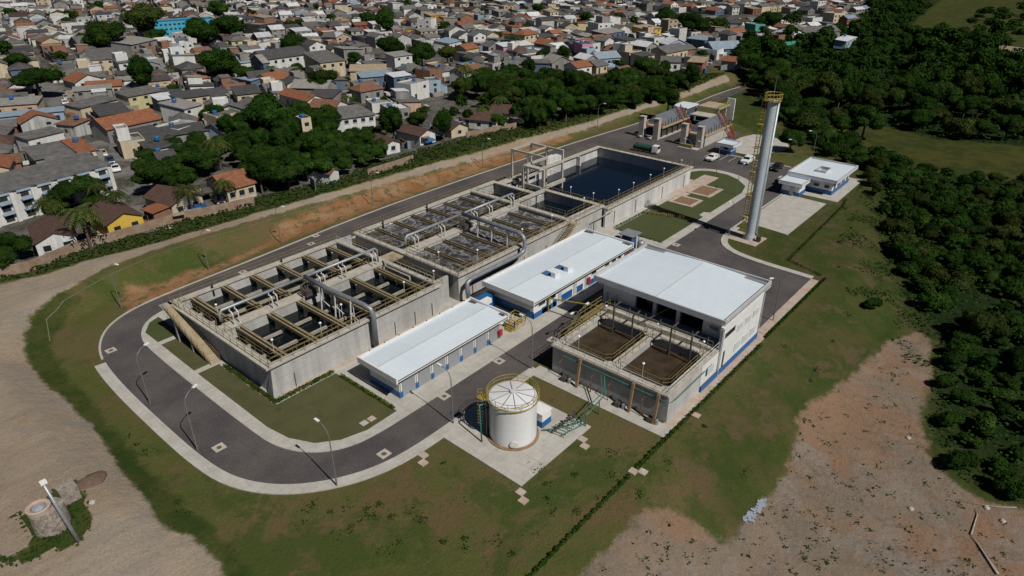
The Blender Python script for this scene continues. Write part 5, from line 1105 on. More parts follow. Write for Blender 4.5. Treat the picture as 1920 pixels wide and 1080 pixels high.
L = [
 (38, 232, 106, 222, 6, 5.5, 'gy', 'orange', 'stain'), (52, 262, 118, 246, 5, 3.6, 'shed', 'grey', 'white'), (148, 287, 178, 281, 10, 3.6, 'shed', 'orange', 'cream'),
 (66, 300, 152, 284, 9, 3.4, 'shed', 'grey', 'grey'), (-20, 200, 68, 194, 7, 4.5, 'shed', 'lgrey', 'peach'), (-20, 222, 118, 208, 4, 4, 'shed', 'blue', 'blue'), (104, 233, 138, 236, 5, 3.5, 'shed', 'terracotta', 'stain'),
 (140, 155, 193, 147, 9, 4.2, 'gy', 'orange', 'white'), (160, 164, 226, 160, 6, 3.8, 'gx', 'orange', 'cream'), (137, 172, 208, 166, 5, 5.5, 'shed', 'lgrey', 'grey'), (150, 203, 220, 186, 6, 4, 'shed', 'grey', 'cream'),
 (188, 218, 244, 210, 10, 3.2, 'shed', 'dgrey', 'grey'), (200, 243, 300, 222, 9, 4, 'gx', 'orange', 'grey'), (226, 271, 272, 264, 8, 4.4, 'flat', 'lgrey', 'cream'), (272, 266, 322, 255, 10, 3.4, 'shed', 'dgrey', 'cream'),
 (277, 282, 338, 271, 6, 3.6, 'shed', 'dgrey', 'white'), (300, 302, 332, 296, 6, 3, 'gx', 'dgrey', 'grey'), (240, 182, 303, 170, 7, 6, 'shed', 'grey', 'pyellow'), (272, 154, 320, 149, 6, 5, 'shed', 'dgrey', 'peach'), (297, 188, 330, 183, 6, 4, 'shed', 'white', 'slate'),
 (332, 186, 392, 178, 7, 4.2, 'shed', 'dgrey', 'cream'), (160, 114, 232, 109, 18, 6, 'shed', 'grey', 'cream'), (247, 84, 293, 74, 12, 8, 'shed', 'lgrey', 'grey'), (150, 86, 246, 76, 14, 6, 'gx', 'grey', 'grey'),
 (345, 205, 378, 196, 9, 6, 'shed', 'lgrey', 'white'), (334, 246, 380, 232, 8, 3.4, 'flat', 'lgrey', 'white'), (405, 222, 455, 212, 7, 4.5, 'flat', 'grey', 'cream'), (300, 258, 390, 244, 7, 3.2, 'shed', 'dgrey', 'grey'), (420, 250, 455, 240, 8, 3, 'gx', 'dgrey', 'blue'),
 (440, 146, 470, 152, 7, 4, 'shed', 'blue', 'slate'), (470, 150, 510, 146, 9, 4, 'gx', 'dgrey', 'grey'), (506, 152, 545, 144, 8, 4.5, 'gx', 'orange', 'cream'), (523, 176, 575, 190, 6, 4, 'gx', 'orange', 'white'), (545, 164, 612, 166, 8, 4, 'gx', 'lgrey', 'grey'),
 (575, 183, 622, 184, 8, 3.6, 'shed', 'dgrey', 'grey'), (578, 200, 626, 204, 7, 4, 'gx', 'terracotta', 'white'), (600, 118, 646, 113, 16, 8, 'shed', 'grey', 'cream'), (495, 112, 577, 101, 11, 8, 'gx', 'dgrey', 'white'), (470, 112, 493, 118, 2, 8.5, 'gy', 'lgrey', 'slate'),
 (602, 70, 628, 70, 9, 6, 'shed', 'grey', 'slate'), (630, 70, 658, 68, 9, 6, 'gy', 'white', 'peach'), (656, 133, 722, 132, 7, 5, 'gx', 'beige', 'cream'), (678, 146, 736, 141, 7, 4, 'shed', 'blue', 'slate'), (738, 145, 770, 141, 5, 7.5, 'shed', 'white', 'slate'),
 (770, 161, 804, 153, 6, 7, 'flat', 'lgrey', 'white'), (804, 154, 827, 152, 6, 6, 'flat', 'grey', 'blue'), (676, 172, 718, 165, 7, 5.2, 'hip', 'terracotta', 'grey'), (663, 160, 710, 156, 6, 5, 'flat', 'grey', 'grey'), (806, 135, 828, 130, 7, 5, 'flat', 'grey', 'brick'),
 (842, 82, 866, 76, 8, 4, 'shed', 'blue', 'white'), (850, 90, 874, 93, 8, 4, 'gy', 'orange', 'pyellow'), (782, 37, 807, 38, 7, 9, 'flat', 'lgrey', 'white'), (666, 48, 688, 47, 8, 6, 'shed', 'terracotta', 'red'), (808, 30, 836, 28, 9, 7, 'shed', 'beige', 'yellow'),
 (868, 137, 908, 127, 6, 6, 'gx', 'terracotta', 'white'), (945, 116, 986, 116, 7, 6, 'flat', 'grey', 'grey'), (996, 108, 1026, 104, 6, 5, 'flat', 'terracotta', 'white'), (987, 118, 1030, 119, 5, 4, 'shed', 'grey', 'slate'), (1098, 112, 1122, 109, 7, 5, 'gy', 'white', 'grey'),
 (1092, 85, 1112, 84, 9, 8.5, 'flat', 'navy', 'pink'), (1112, 84, 1126, 82, 9, 8, 'flat', 'blue', 'white'), (1122, 110, 1163, 107, 8, 4, 'gx', 'blue', 'blue'), (1118, 76, 1148, 74, 8, 5, 'gx', 'orange', 'white'), (1122, 46, 1152, 44, 10, 9, 'flat', 'lgrey', 'white'), (1136, 64, 1172, 58, 8, 8, 'shed', 'lgrey', 'slate'),
 (984, 66, 1010, 62, 8, 8, 'hip', 'orange', 'cream'), (1014, 72, 1042, 68, 7, 5, 'shed', 'dgrey', 'cream'), (1035, 118, 1072, 114, 8, 5, 'gy', 'lgrey', 'grey'), (944, 88, 966, 86, 7, 5, 'shed', 'white', 'pink'), (975, 86, 1000, 84, 8, 5, 'shed', 'white', 'grey'),
 (1212, 88, 1233, 85, 8, 8, 'gy', 'white', 'grey'), (1252, 84, 1290, 82, 8, 5, 'gy', 'white', 'blue'), (1338, 92, 1392, 90, 10, 5.5, 'gx', 'blue', 'slate'), (1307, 92, 1345, 96, 7, 5, 'flat', 'white', 'white'), (1417, 48, 1435, 47, 8, 9, 'flat', 'lgrey', 'teal'), (1476, 66, 1506, 64, 10, 7, 'hip', 'white', 'cream'),
 (1290, 116, 1318, 118, 8, 5, 'shed', 'beige', 'brick'), (1240, 116, 1276, 117, 8, 4.5, 'shed', 'grey', 'white'), (1353, 113, 1380, 116, 6, 3.4, 'gx', 'orange', 'stain'), (1468, 82, 1492, 79, 8, 7, 'flat', 'blue', 'teal'), (1212, 56, 1240, 52, 9, 6, 'shed', 'beige', 'yellow'), (1334, 52, 1366, 47, 9, 6, 'hip', 'beige', 'pyellow'),
 (1250, 100, 1290, 92, 9, 5, 'gx', 'grey', 'cream'), (1288, 72, 1322, 76, 8, 5, 'shed', 'blue', 'slate'), (1376, 64, 1402, 60, 8, 5, 'gx', 'orange', 'pink'), (1370, 44, 1392, 44, 8, 6, 'shed', 'dgrey', 'grey'), (1587, 78, 1606, 70, 5, 3.6, 'shed', 'white', 'blue'), (1505, 62, 1575, 58, 9, 4, 'gx', 'grey', 'grey'),
 (488, 48, 528, 42, 11, 9, 'flat', 'lgrey', 'black'), (320, 64, 352, 66, 8, 6, 'flat', 'lgrey', 'white'), (336, 84, 362, 80, 6, 9, 'flat', 'white', 'white'), (306, 98, 332, 96, 6, 6, 'flat', 'white', 'white'), (485, 84, 526, 77, 7, 5, 'flat', 'beige', 'white'), (420, 76, 452, 74, 8, 5, 'gx', 'dgrey', 'yellow'),
]
for t in L:
    hx(*t, detail=1, extra='upper' if (t[6] == 'flat' and random.random() < .2) else None)
S_ = hx(288, 44, 404, 36, 12, 6.6, 'flat', 'navy', 'cyan', 'long bright turquoise three-storey school block with deep blue roof', detail=1, ncols=14)
hx(565, 226, 583, 223, 3.4, 7, 'flat', 'dgrey', 'cream', 'small square cream water tower among the tree tops', detail=1, ncols=1)
# fill the remaining blocks
TOWNP = ZP['town']
keep = [GP([(400, 235), (560, 215), (640, 240), (655, 300), (700, 305), (640, 340), (480, 372), (420, 300), (380, 290)]),
        GP([(855, 165), (880, 145), (990, 140), (1100, 160), (1230, 145), (1310, 160), (1330, 185), (1000, 245), (860, 270), (760, 300), (700, 310), (700, 240), (760, 225), (840, 215)]),
        GP([(215, 300), (300, 262), (420, 262), (430, 330), (380, 345), (300, 345), (250, 350)]), GP([(0, 395), (210, 330), (420, 330), (480, 372), (0, 510)]),
        GP([(740, 98), (830, 110), (850, 130), (760, 125), (680, 118), (690, 100)]), GP([(1200, 20), (1330, 30), (1520, 28), (1560, 60), (1420, 44), (1200, 35)])]
street = [(GP([(272, 430), (256, 350), (262, 296), (208, 256), (168, 220), (130, 182), (110, 160), (60, 148), (10, 148), (10, 158), (60, 162), (82, 172), (105, 190), (132, 226), (172, 280), (198, 330), (218, 400)]))]
def inside(poly, x, y): return float(sdf(poly, np.array([x]), np.array([y]))[0])
th = math.radians(75); ux, uy = math.cos(th), math.sin(th); vx, vy = math.sin(th), -math.cos(th)
rnd = random.Random(5); cand = []
vpos = -120.0; side = 0
while vpos < 640:
    row_d = rnd.uniform(6.6, 8.8); u = 60+rnd.uniform(0, 8)
    while u < 800:
        w = rnd.uniform(5.0, 8.8); jv = rnd.uniform(-1.1, 1.1)+5*math.sin(u*.02+1); x, y = ux*(u+w/2)+vx*(vpos+jv+row_d/2), uy*(u+w/2)+vy*(vpos+jv+row_d/2); u += w+rnd.choice((.15, .3, .6, 1.2, 2.6))
        if int(u/95) != int((u-w-1)/95): u += 7
        q = proj(x, y, ZT+3)
        if not (-60 < q[0] < 1990 and -45 < q[1] < 520): continue
        cand.append((x, y, w, row_d, side))
    vpos += row_d+(.9 if side == 0 else rnd.uniform(3.6, 5.6)); side ^= 1
X_ = np.array([c[0] for c in cand]); Y_ = np.array([c[1] for c in cand])
ok = sdf(TOWNP, X_, Y_) > 4
for k in keep+street: ok &= sdf(k, X_, Y_) < -3.5
sel = []
for c, o in zip(cand, ok):
    if not o: continue
    if any((c[0]-f[0])**2+(c[1]-f[1])**2 < (f[2]+math.hypot(c[2], c[3])/2*.66)**2 for f in HFOOT): continue
    if rnd.random() < .05: continue
    sel.append(c)
sel.sort(key=lambda c: c[0]**2+c[1]**2)
rk = ['grey']*30+['dgrey']*17+['lgrey']*16+['orange']*5+['terracotta']*7+['brown']*5+['white']*16+['blue']*3+['beige']*6
wk = ['white']*42+['stain']*14+['cream']*17+['grey']*22+['brick']*6+['peach']*3+['pyellow']*2+['yellow']*1+['blue']*3+['slate']*3
nind = 296-len(HOUSES); nlod = 0
far = MB(); fcol = []
def spec(c):
    rf = rnd.choice(rk); wl = rnd.choice(wk)
    kind = rnd.choice(('gx', 'gx', 'gy', 'shed', 'shed', 'hip')) if rf not in ('lgrey', 'beige') else rnd.choice(('flat', 'flat', 'shed'))
    if rf == 'white': kind = rnd.choice(('gx', 'shed', 'flat'))
    h = rnd.choice((2.2, 2.4, 2.5, 2.6, 2.8, 3.2, 4.4, 4.7, 6.4 if rnd.random() < .2 else 3)); sc = rnd.uniform(.84, 1.0)
    rz = th-math.pi/2+(math.pi if False else 0)+rnd.uniform(-.06, .06)+(math.pi/2 if rnd.random() < .5 else 0)
    w, d = (c[2]*.97, c[3]*sc)
    if abs(((rz-th) % math.pi)-math.pi/2) > .5: pass
    return rf, wl, kind, h, w, d
for i, c in enumerate(sel):
    rf, wl, kind, h, w, d = spec(c); rz = th+.16*math.sin(c[0]*.021+c[1]*.017)+rnd.uniform(-.09, .09)   # long side of the lot lies along the street
    if c[0] < 95 and rf in ('white', 'blue', 'lgrey'): rf = 'grey'
    if i < nind:
        if rnd.random() < .5: house(c[0], c[1], rz-math.pi/2, d, w, h, kind, rf, wl, detail=1, extra='upper' if rnd.random() < .22 else None)
        else: house(c[0], c[1], rz, w, d, h, kind, rf, wl, detail=1, extra='upper' if rnd.random() < .22 else None)
    else:
        if rnd.random() < .5: w, d, rz = d, w, rz-math.pi/2
        W, Rf = wall_roof(w, d, h, kind, .25); cs, sn = math.cos(rz), math.sin(rz)
        wc = WM[wl][1].node_tree.nodes['RGB'].outputs[0].default_value; rc = RM[rf][1].node_tree.nodes['RGB'].outputs[0].default_value
        g = rnd.uniform(.75, 1.1)
        wins = MB()
        for s in range(max(1, round(h/2.5))):
            k = max(1, int(w/2.6))
            for j in range(k):
                cx = -w/2+w*(j+.5)/k; wins.bx(cx-.5, cx+.5, -d/2-.06, -d/2, s*2.3+.9, s*2.3+1.8)
        for q, col in ((W, wc), (Rf, rc), (wins, (.03, .035, .04, 1))):
            o = len(far.v); far.v += [(c[0]+a*cs-b_*sn, c[1]+a*sn+b_*cs, ZT+e) for a, b_, e in q.v]
            for f in q.f: far.f.append([k+o for k in f]); far.m.append(0); fcol += [tuple(v*g for v in col[:3])+(1,)]*len(f)
M['farhouse'] = mat('distant_house_paint', (1, 1, 1), (.72, .70, .68), .6, .85, .12, 2, attr=True)
o = far.build('distant_houses', 'farhouse')
ca = o.data.color_attributes.new('col', 'FLOAT_COLOR', 'CORNER'); ca.data.foreach_set('color', np.array(fcol, np.float32).ravel())
o['kind'] = 'stuff'; o['label'] = 'dense mass of small houses filling the town towards the top of the picture'; o['category'] = 'houses'
print('houses', len(HOUSES), 'candidates', len(sel))
# yard clutter between the houses: awnings, low walls, tanks, sheds
ccol = []; cl = MB(); pal = [(.45, .44, .42), (.3, .29, .27), (.16, .15, .14), (.6, .6, .58), (.26, .13, .08), (.03, .10, .25), (.10, .10, .10), (.38, .30, .2), (.2, .25, .3), (.35, .14, .06)]
for c in sel+[(h[2], h[3], 8, 8, 0) for h in HOUSES]:
    for _ in range(2 if c[0]**2+c[1]**2 < 300**2 else 1):
        a_0 = rnd.uniform(0, 6.28); dd_ = rnd.uniform(.45, .75)*math.hypot(c[2], c[3])/1.3+.6; x, y = c[0]+math.cos(a_0)*dd_, c[1]+math.sin(a_0)*dd_
        if float(sdf(street[0], np.array([x]), np.array([y]))[0]) > -.5: continue
        w_, d__ = rnd.choice(((.12, 3.5), (3, .12), (1.4, 2.0), (2.4, 1.2), (.9, .9), (3.2, 1.6))); h_ = rnd.uniform(1.2, 2.3); cs, sn = math.cos(th), math.sin(th); col = rnd.choice(pal); o = len(cl.f)
        roof_only = w_ > 1.2 and d__ > 1.1 and rnd.random() < .6
        q = MB().bx(-w_/2, w_/2, -d__/2, d__/2, h_-.1 if roof_only else 0, h_); v0 = len(cl.v); cl.v += [(x+a*cs-b_*sn, y+a*sn+b_*cs, ZT+e) for a, b_, e in q.v]
        for f in q.f: cl.f.append([k+v0 for k in f]); cl.m.append(0); ccol += [col+(1,)]*4
o = cl.build('yard_clutter', 'farhouse'); ca = o.data.color_attributes.new('col', 'FLOAT_COLOR', 'CORNER'); ca.data.foreach_set('color', np.array(ccol, np.float32).ravel())
o['kind'] = 'stuff'; o['label'] = 'awnings, yard walls and small sheds crowded between the houses of the town'
# labels for all houses: look plus ordinal from a landmark
LM = [('the terraced block', P(100, 330)), ('the turquoise school', P(345, 50)), ('the white corner house', P(660, 225)), ('the slate church front', P(480, 110)), ('the clean orange roof', P(440, 350)), ('the teal tower house', P(1425, 60)),
      ('the pink house', P(1102, 95)), ('the green belt edge', P(1000, 150)), ('the black-yellow block', P(505, 60)), ('the car-lined street', P(150, 230)), ('the tall white block', P(795, 45)), ('the walled green field', P(740, 105)), ('the dirt track end', P(1340, 140)), ('the bright yellow house', P(230, 420))]
def label_by_landmark(items, lms, group, tail='from'):
    g = {}
    for o, desc, x, y in items:
        l = min(lms, key=lambda m: (m[1][0]-x)**2+(m[1][1]-y)**2); g.setdefault((desc, l[0]), []).append((math.hypot(l[1][0]-x, l[1][1]-y), o))
    for (desc, ln), lst in g.items():
        lst.sort(key=lambda t: t[0])
        for k, (_, o) in enumerate(lst):
            o['label'] = ('%s nearest %s' % (desc, ln)) if len(lst) == 1 or k == 0 else '%s, %snearest %s' % (desc, ordn(k), ln)
            if group: o['group'] = group
label_by_landmark([(h[0], h[1].replace(' house with', ' with').replace(' roof', ' roof') if False else h[1], h[2], h[3]) for h in HOUSES if h[4]], LM, 'houses of the town')
for h in HOUSES: h[0]['group'] = 'houses of the town'
# streets of the town
def street_strip(name, pts, w, m='asphalt', z=ZT+.03):
    l = offset_line(pts, w/2); r_ = offset_line(pts, -w/2); struct(MB().prism(l+r_[::-1], z, z).build(name, m))
M['oldroad'] = mat('worn_street', (.12, .115, .11), (.17, .16, .15), .3, .9, .12, 3)
sp = [P(*p, ZT) for p in ((256, 440), (238, 355), (216, 306), (182, 266), (142, 224), (112, 188), (92, 166), (60, 155), (0, 152))]
street_strip('street', sp, 7.6, 'oldroad')
for off in (-5.2, 5.2):
    l1 = offset_line(sp[:5], off); struct(MB().prism(offset_line(l1, .8)+offset_line(l1, -.8)[::-1], ZT, ZT+.1).build('pavement', 'pink'))
# ---------------------------------------------------------------- boundary walls
def gwall(name, pts, h, m, lb, cap_=None):
    b = MB(); P3 = densify(pts, 3)
    for (x0, y0), (x1, y1) in zip(P3[:-1], P3[1:]):
        za, zb = hz(x0, y0)-.3, hz(x1, y1)-.3; L = math.hypot(x1-x0, y1-y0); nx_, ny_ = -(y1-y0)/L*.09, (x1-x0)/L*.09
        v = [(x0+nx_, y0+ny_), (x0-nx_, y0-ny_), (x1-nx_, y1-ny_), (x1+nx_, y1+ny_)]
        zs = (za, za, zb, zb); b.add([(*q, z) for q, z in zip(v, zs)]+[(*q, z+h+.3) for q, z in zip(v, zs)], [(4, 5, 6, 7), (1, 2, 6, 5), (3, 0, 4, 7)])
    return solo(b, name, m, lb, 'wall')
M['brickw'] = mat('weathered_brick_wall', (.24, .15, .10), (.30, .24, .18), .8, .9, .15, 4)
gwall('boundary_wall', GP([(-60, 534), (60, 508), (133, 476), (240, 444), (320, 420), (400, 402), (478, 384)]), 1.7, 'brickw', 'long weathered brick wall between the near houses and the dirt track')
gwall('boundary_wall', GP([(690, 330), (740, 314), (775, 302)]), 1.5, 'brickw', 'short weathered wall below the small white gable end')
gwall('boundary_wall', GP([(874, 258), (925, 248), (968, 240)]), 1.5, 'brickw', 'short weathered wall below the brown-roofed white gable')
gwall('yard_wall', [P(*p, ZT) for p in ((262, 300), (212, 266), (198, 250), (167, 226), (131, 191))], 2.4, WM['grey'][1] if False else 'baffle', 'tall grey wall running along the right side of the street')
# ---------------------------------------------------------------- vehicles
def car_mesh(colour, L_=4.2, W_=1.75, H_=1.45, kind='hatch'):
    prof = {'hatch': [(-2.1, .35), (-2.1, .8), (-1.95, .95), (-1.1, 1.0), (-.5, 1.4), (1.35, 1.43), (1.95, 1.0), (2.1, .85), (2.1, .35)],
            'sedan': [(-2.2, .35), (-2.2, .75), (-2.05, .88), (-1.15, .93), (-.5, 1.36), (.75, 1.38), (1.35, 1.0), (2.1, .95), (2.2, .8), (2.2, .35)],
            'pickup': [(-2.5, .4), (-2.5, .9), (-2.3, 1.02), (-1.4, 1.08), (-.9, 1.6), (.2, 1.62), (.45, 1.1), (2.5, 1.1), (2.5, .4)]}[kind]
    return prof
def car(x, y, z, rz, colname, col, lb, kind='hatch', scale=1.0, grp='parked cars'):
    if colname not in M: M[colname] = mat(colname, col, None, 1, .3)
    r = root('parked_car', (x, y, z), lb, 'car', grp, rz); pr = car_mesh(None, kind=kind); W_ = .86*scale
    n = len(pr); b = MB(); vs = []
    for s in (-1, 1):
        for px, pz in pr: vs.append((px*scale, s*W_*(.84 if pz > 1.2 else 1), pz*scale))
    fs = [(i, (i+1) % n, n+(i+1) % n, n+i) for i in range(n)]; fs = [tuple(reversed(f)) for f in fs]
    b.add(vs, fs+[tuple(range(n)), tuple(reversed(range(n, 2*n)))]); o = b.build('body', colname, r, local=True)
    bv = o.modifiers.new('bevel', 'BEVEL'); bv.width = .05; bv.segments = 1
    top = [p for p in pr if p[1] > 1.3]; x0, x1 = top[0][0], top[-1][0]; xf = pr[[i for i, p in enumerate(pr) if p[1] > 1.3][0]-1][0]
    zb = pr[[i for i, p in enumerate(pr) if p[1] > 1.3][0]-1][1]; zt = top[0][1]
    k = scale
    b = MB(); b.add([(xf*k-.01+.06, -W_*.8, zb*k+.05), (xf*k+.05, W_*.8, zb*k+.05), (x0*k-.05, W_*.76, zt*k-.02), (x0*k-.05, -W_*.76, zt*k-.02)], [(0, 1, 2, 3), (3, 2, 1, 0)])
    b.v = [(p[0]-.03, p[1], p[2]+.03) for p in b.v]; b.build('windscreen', 'glass', r, local=True)
    for s in (-1, 1):
        b = MB(); b.bx((xf+.55)*k, (x1-.1)*k, s*W_*.93-.02, s*W_*.93+.02, (zb+.1)*k, (zt-.08)*k); b.build('side_window', 'glass', r, local=True)
        for xx in (pr[0][0]+.75, pr[-1][0]-.75):
            w = MB(); w.tube([(xx*k, s*(W_-.16), .32*k), (xx*k, s*(W_+.02), .32*k)], .32*k, 12); t = w.build('wheel', 'tyre', r, local=True)
            MB().tube([(xx*k, s*(W_+.0), .32*k), (xx*k, s*(W_+.035), .32*k)], .18*k, 8).build('rim', 'galv', t, local=True)
        MB().bx(pr[0][0]*k-.02, pr[0][0]*k+.05, s*.6*k-.17, s*.6*k+.17, .62*k, .76*k).build('headlight', 'lamp', r, local=True)
    return r
def carp(px, py, rz, cn, col, lb, z=None, **k):
    if z is None: x, y = P(px, py, .7); z = .03
    else: x, y = P(px, py, z+.7)
    return car(x, y, z, rz, cn, col, lb, **k)
WH = (.72, .72, .72)
carp(1336, 295, 0, 'car_white', WH, 'white hatchback parked in the painted bays nearest the gate booth')
carp(1402, 300, .05, 'car_white', WH, 'white van-like hatchback parked just left of the tall stack', scale=1.12)
carp(1457, 313, .05, 'car_black', (.015, .015, .018), 'black car parked just right of the tall stack')
carp(1478, 337, 1.57, 'car_white', WH, 'white car half hidden between stack and annex', kind='sedan')
d_ = math.radians(76)
for px, py, cn, col, lb, kd in ((170, 232, 'car_maroon', (.10, .01, .02), 'dark red car parked beside the grey street wall', 'hatch'), (122, 192, 'car_white', WH, 'white car at the upper end of the street', 'hatch'), (124, 182, 'car_silver', (.35, .36, .38), 'silver car at the very top of the street', 'hatch'),
   (136, 207, 'car_dgrey', (.08, .085, .09), 'dark grey car in the upper street', 'hatch'), (147, 239, 'car_silver', (.35, .36, .38), 'silver car opposite the dark red car', 'hatch'), (192, 287, 'car_beige', (.42, .38, .28), 'beige pickup parked beside the orange lean roof', 'pickup'),
   (206, 300, 'car_navy', (.03, .05, .09), 'dark blue pickup parked behind the beige pickup', 'pickup'), (216, 314, 'car_white', WH, 'white car parked by the corner of the terraced block', 'sedan'), (38, 402, 'car_maroon', (.10, .01, .02), 'dark red car in front of the white terraced block', 'hatch'), (410, 374, 'car_black', (.015, .015, .018), 'black car in the yard beside the orange-roofed house', 'hatch')):
    carp(px, py, d_ if px != 38 else .3, cn, col, lb, z=ZT+.03, kind=kd, grp='cars in the town')
# tanker truck
x, y = P(1214, 279, 1.0); M['trk'] = mat('dark_green_tank', (.025, .07, .05), None, 1, .5)
r = root('tanker_truck', (x, y, .02), 'green tanker truck with white cab standing beside the blue pool', 'truck', None, math.radians(-84)); r.scale = (.78,)*3
k = MB(); k.bx(-4.6, 3.2, -.45, .45, .55, .85); k.build('chassis', 'darksteel', r, local=True)
b = MB(); b.add([(2.0, -1.15, .6), (3.9, -1.15, .6), (3.9, 1.15, .6), (2.0, 1.15, .6), (2.0, -1.15, 2.75), (3.6, -1.1, 2.75), (3.6, 1.1, 2.75), (2.0, 1.15, 2.75), (3.95, -1.15, 1.6), (3.95, 1.15, 1.6)], [(0, 3, 2, 1), (4, 5, 6, 7), (0, 1, 8, 5, 4), (2, 3, 7, 6, 9), (3, 0, 4, 7), (1, 2, 9, 8), (8, 9, 6, 5)])
c_ = b.build('cab', 'car_white', r, local=True); MB().add([(3.96, -1, 1.7), (3.96, 1, 1.7), (3.68, .98, 2.6), (3.68, -.98, 2.6)], [(0, 1, 2, 3)]).build('windscreen', 'glass', c_, local=True)
MB().tube([(-4.5, 0, 1.75), (-4.3, 0, 1.75), (1.6, 0, 1.75), (1.75, 0, 1.75)], [.75, .98, .98, .75], 18).build('tank', 'trk', r, local=True, smooth=False)
for xx in (-3.6, -2.4, 3.0):
    for s in (-1, 1): MB().tube([(xx, s*.85, .5), (xx, s*1.15, .5)], .5, 14).build('wheel', 'tyre', r, local=True)
b = MB(); b.bx(-4.9, -4.4, -.7, .7, .9, 1.8); b.lathe((-3.5, 0, 2.6), [(.35, 0), (.35, .3), (.01, .32)], 10); b.build('pump', 'darksteel', r, local=True)
x, y = P(1034, 303, 1.2); r = root('service_truck', (x, y, .02), 'white service truck seen through the concrete frame on the far road', 'truck', None, .0)
MB().bx(-3, 1.4, -1.1, 1.1, .9, 2.4).build('box_body', 'car_white', r, local=True); MB().bx(1.55, 3.0, -1.05, 1.05, .6, 2.2).build('cab', 'car_white', r, local=True)
for xx in (-2.1, 2.2):
    for s in (-1, 1): MB().tube([(xx, s*.8, .45), (xx, s*1.1, .45)], .45, 12).build('wheel', 'tyre', r, local=True)
MB().bx(3.0, 3.04, -.95, .95, 1.4, 2.05).build('windscreen', 'glass', r, local=True)
# blue tarpaulin
x, y = P(804, 267, ZT+.5); solo(MB().add([(x-1.5, y-1, ZT+.9), (x+1.5, y-1.2, ZT+1.0), (x+1.6, y+.8, ZT+1.4), (x-1.3, y+.9, ZT+1.3), (x-1.4, y-1, ZT+.84), (x+1.4, y-1.2, ZT+.94), (x+1.5, y+.8, ZT+1.34), (x-1.2, y+.9, ZT+1.24)], [(0, 1, 2, 3), (7, 6, 5, 4), (0, 4, 5, 1), (1, 5, 6, 2), (2, 6, 7, 3), (3, 7, 4, 0)]), 'tarpaulin', 'blue', 'bright blue tarpaulin below the white gable with faded roof', 'tarpaulin')
# ---------------------------------------------------------------- vegetation
def leafmat(name, c1, c2, c3, sc=.5):
    m = bpy.data.materials.new(name); m.use_nodes = True; n = m.node_tree; b = n.nodes['Principled BSDF']
    b.inputs['Roughness'].default_value = .9; b.inputs['Specular IOR Level'].default_value = .05
    geo = n.nodes.new('ShaderNodeNewGeometry'); no = n.nodes.new('ShaderNodeTexNoise'); no.inputs['Scale'].default_value = sc; no.inputs['Detail'].default_value = 5; lk(n, geo.outputs['Position'], no.inputs['Vector'])
    r = n.nodes.new('ShaderNodeValToRGB'); e = r.color_ramp.elements; e[0].position = .36; e[0].color = (*c1, 1); e[1].position = .66; e[1].color = (*c3, 1); k = e.new(.5); k.color = (*c2, 1); lk(n, no.outputs['Fac'], r.inputs[0])
    oi = n.nodes.new('ShaderNodeObjectInfo'); mr = n.nodes.new('ShaderNodeMapRange'); mr.inputs[3].default_value = .72; mr.inputs[4].default_value = 1.3; lk(n, oi.outputs['Random'], mr.inputs[0])
    vm = n.nodes.new('ShaderNodeVectorMath'); vm.operation = 'SCALE'; lk(n, r.outputs[0], vm.inputs[0]); lk(n, mr.outputs[0], vm.inputs['Scale']); lk(n, vm.outputs[0], b.inputs['Base Color'])
    return m
M['leafd'] = leafmat('dark_foliage', (0.0085, 0.0260, 0.0038), (0.0150, 0.0383, 0.0056), (0.0264, 0.0536, 0.0075))
M['leafm'] = leafmat('mid_foliage', (0.0121, 0.0323, 0.0053), (0.0209, 0.0470, 0.0075), (0.0350, 0.0624, 0.0108))
M['leafo'] = leafmat('olive_foliage', (0.0155, 0.0267, 0.0055), (0.0279, 0.0419, 0.0089), (0.0465, 0.0586, 0.0123))
M['palm'] = leafmat('palm_fronds', (0.0224, 0.0360, 0.0080), (0.0400, 0.0560, 0.0128), (0.0800, 0.0880, 0.0240), 1.5)
M['hedge'] = leafmat('hedge_leaves', (0.0200, 0.0450, 0.0060), (0.0450, 0.0750, 0.0100), (0.0850, 0.1100, 0.0150), 1.5)
M['hedged'] = leafmat('dark_hedge_leaves', (.012, .030, .006), (.022, .045, .008), (.04, .06, .012), 1.5)
M['verge'] = leafmat('verge_leaves', (0.0153, 0.0336, 0.0076), (0.0272, 0.0528, 0.0110), (0.0442, 0.0736, 0.0170), .8)
M['bark'] = mat('bark', (.12, .09, .07), (.07, .055, .045), 2, .9)
def cards(cen, nrm, size, rng, spread=.36):
    cen = np.asarray(cen); n = len(cen)
    nr = np.asarray(nrm)+rng.normal(0, spread, (n, 3)); nr /= np.linalg.norm(nr, axis=1)[:, None]+1e-9
    t = rng.normal(0, 1, (n, 3)); t -= nr*(t*nr).sum(1)[:, None]; t /= np.linalg.norm(t, axis=1)[:, None]+1e-9; bt = np.cross(nr, t)
    s = np.asarray(size)*rng.uniform(.6, 1.3, n) if np.ndim(size) == 0 else np.asarray(size)
    s = s[:, None]; a = t*s*.5; b_ = bt*s*.42
    v = np.stack([cen-a*.9, cen-b_+a*.1, cen+a, cen+b_-a*.05], 1).reshape(-1, 3)
    f = np.arange(4*n).reshape(-1, 4); return v, f
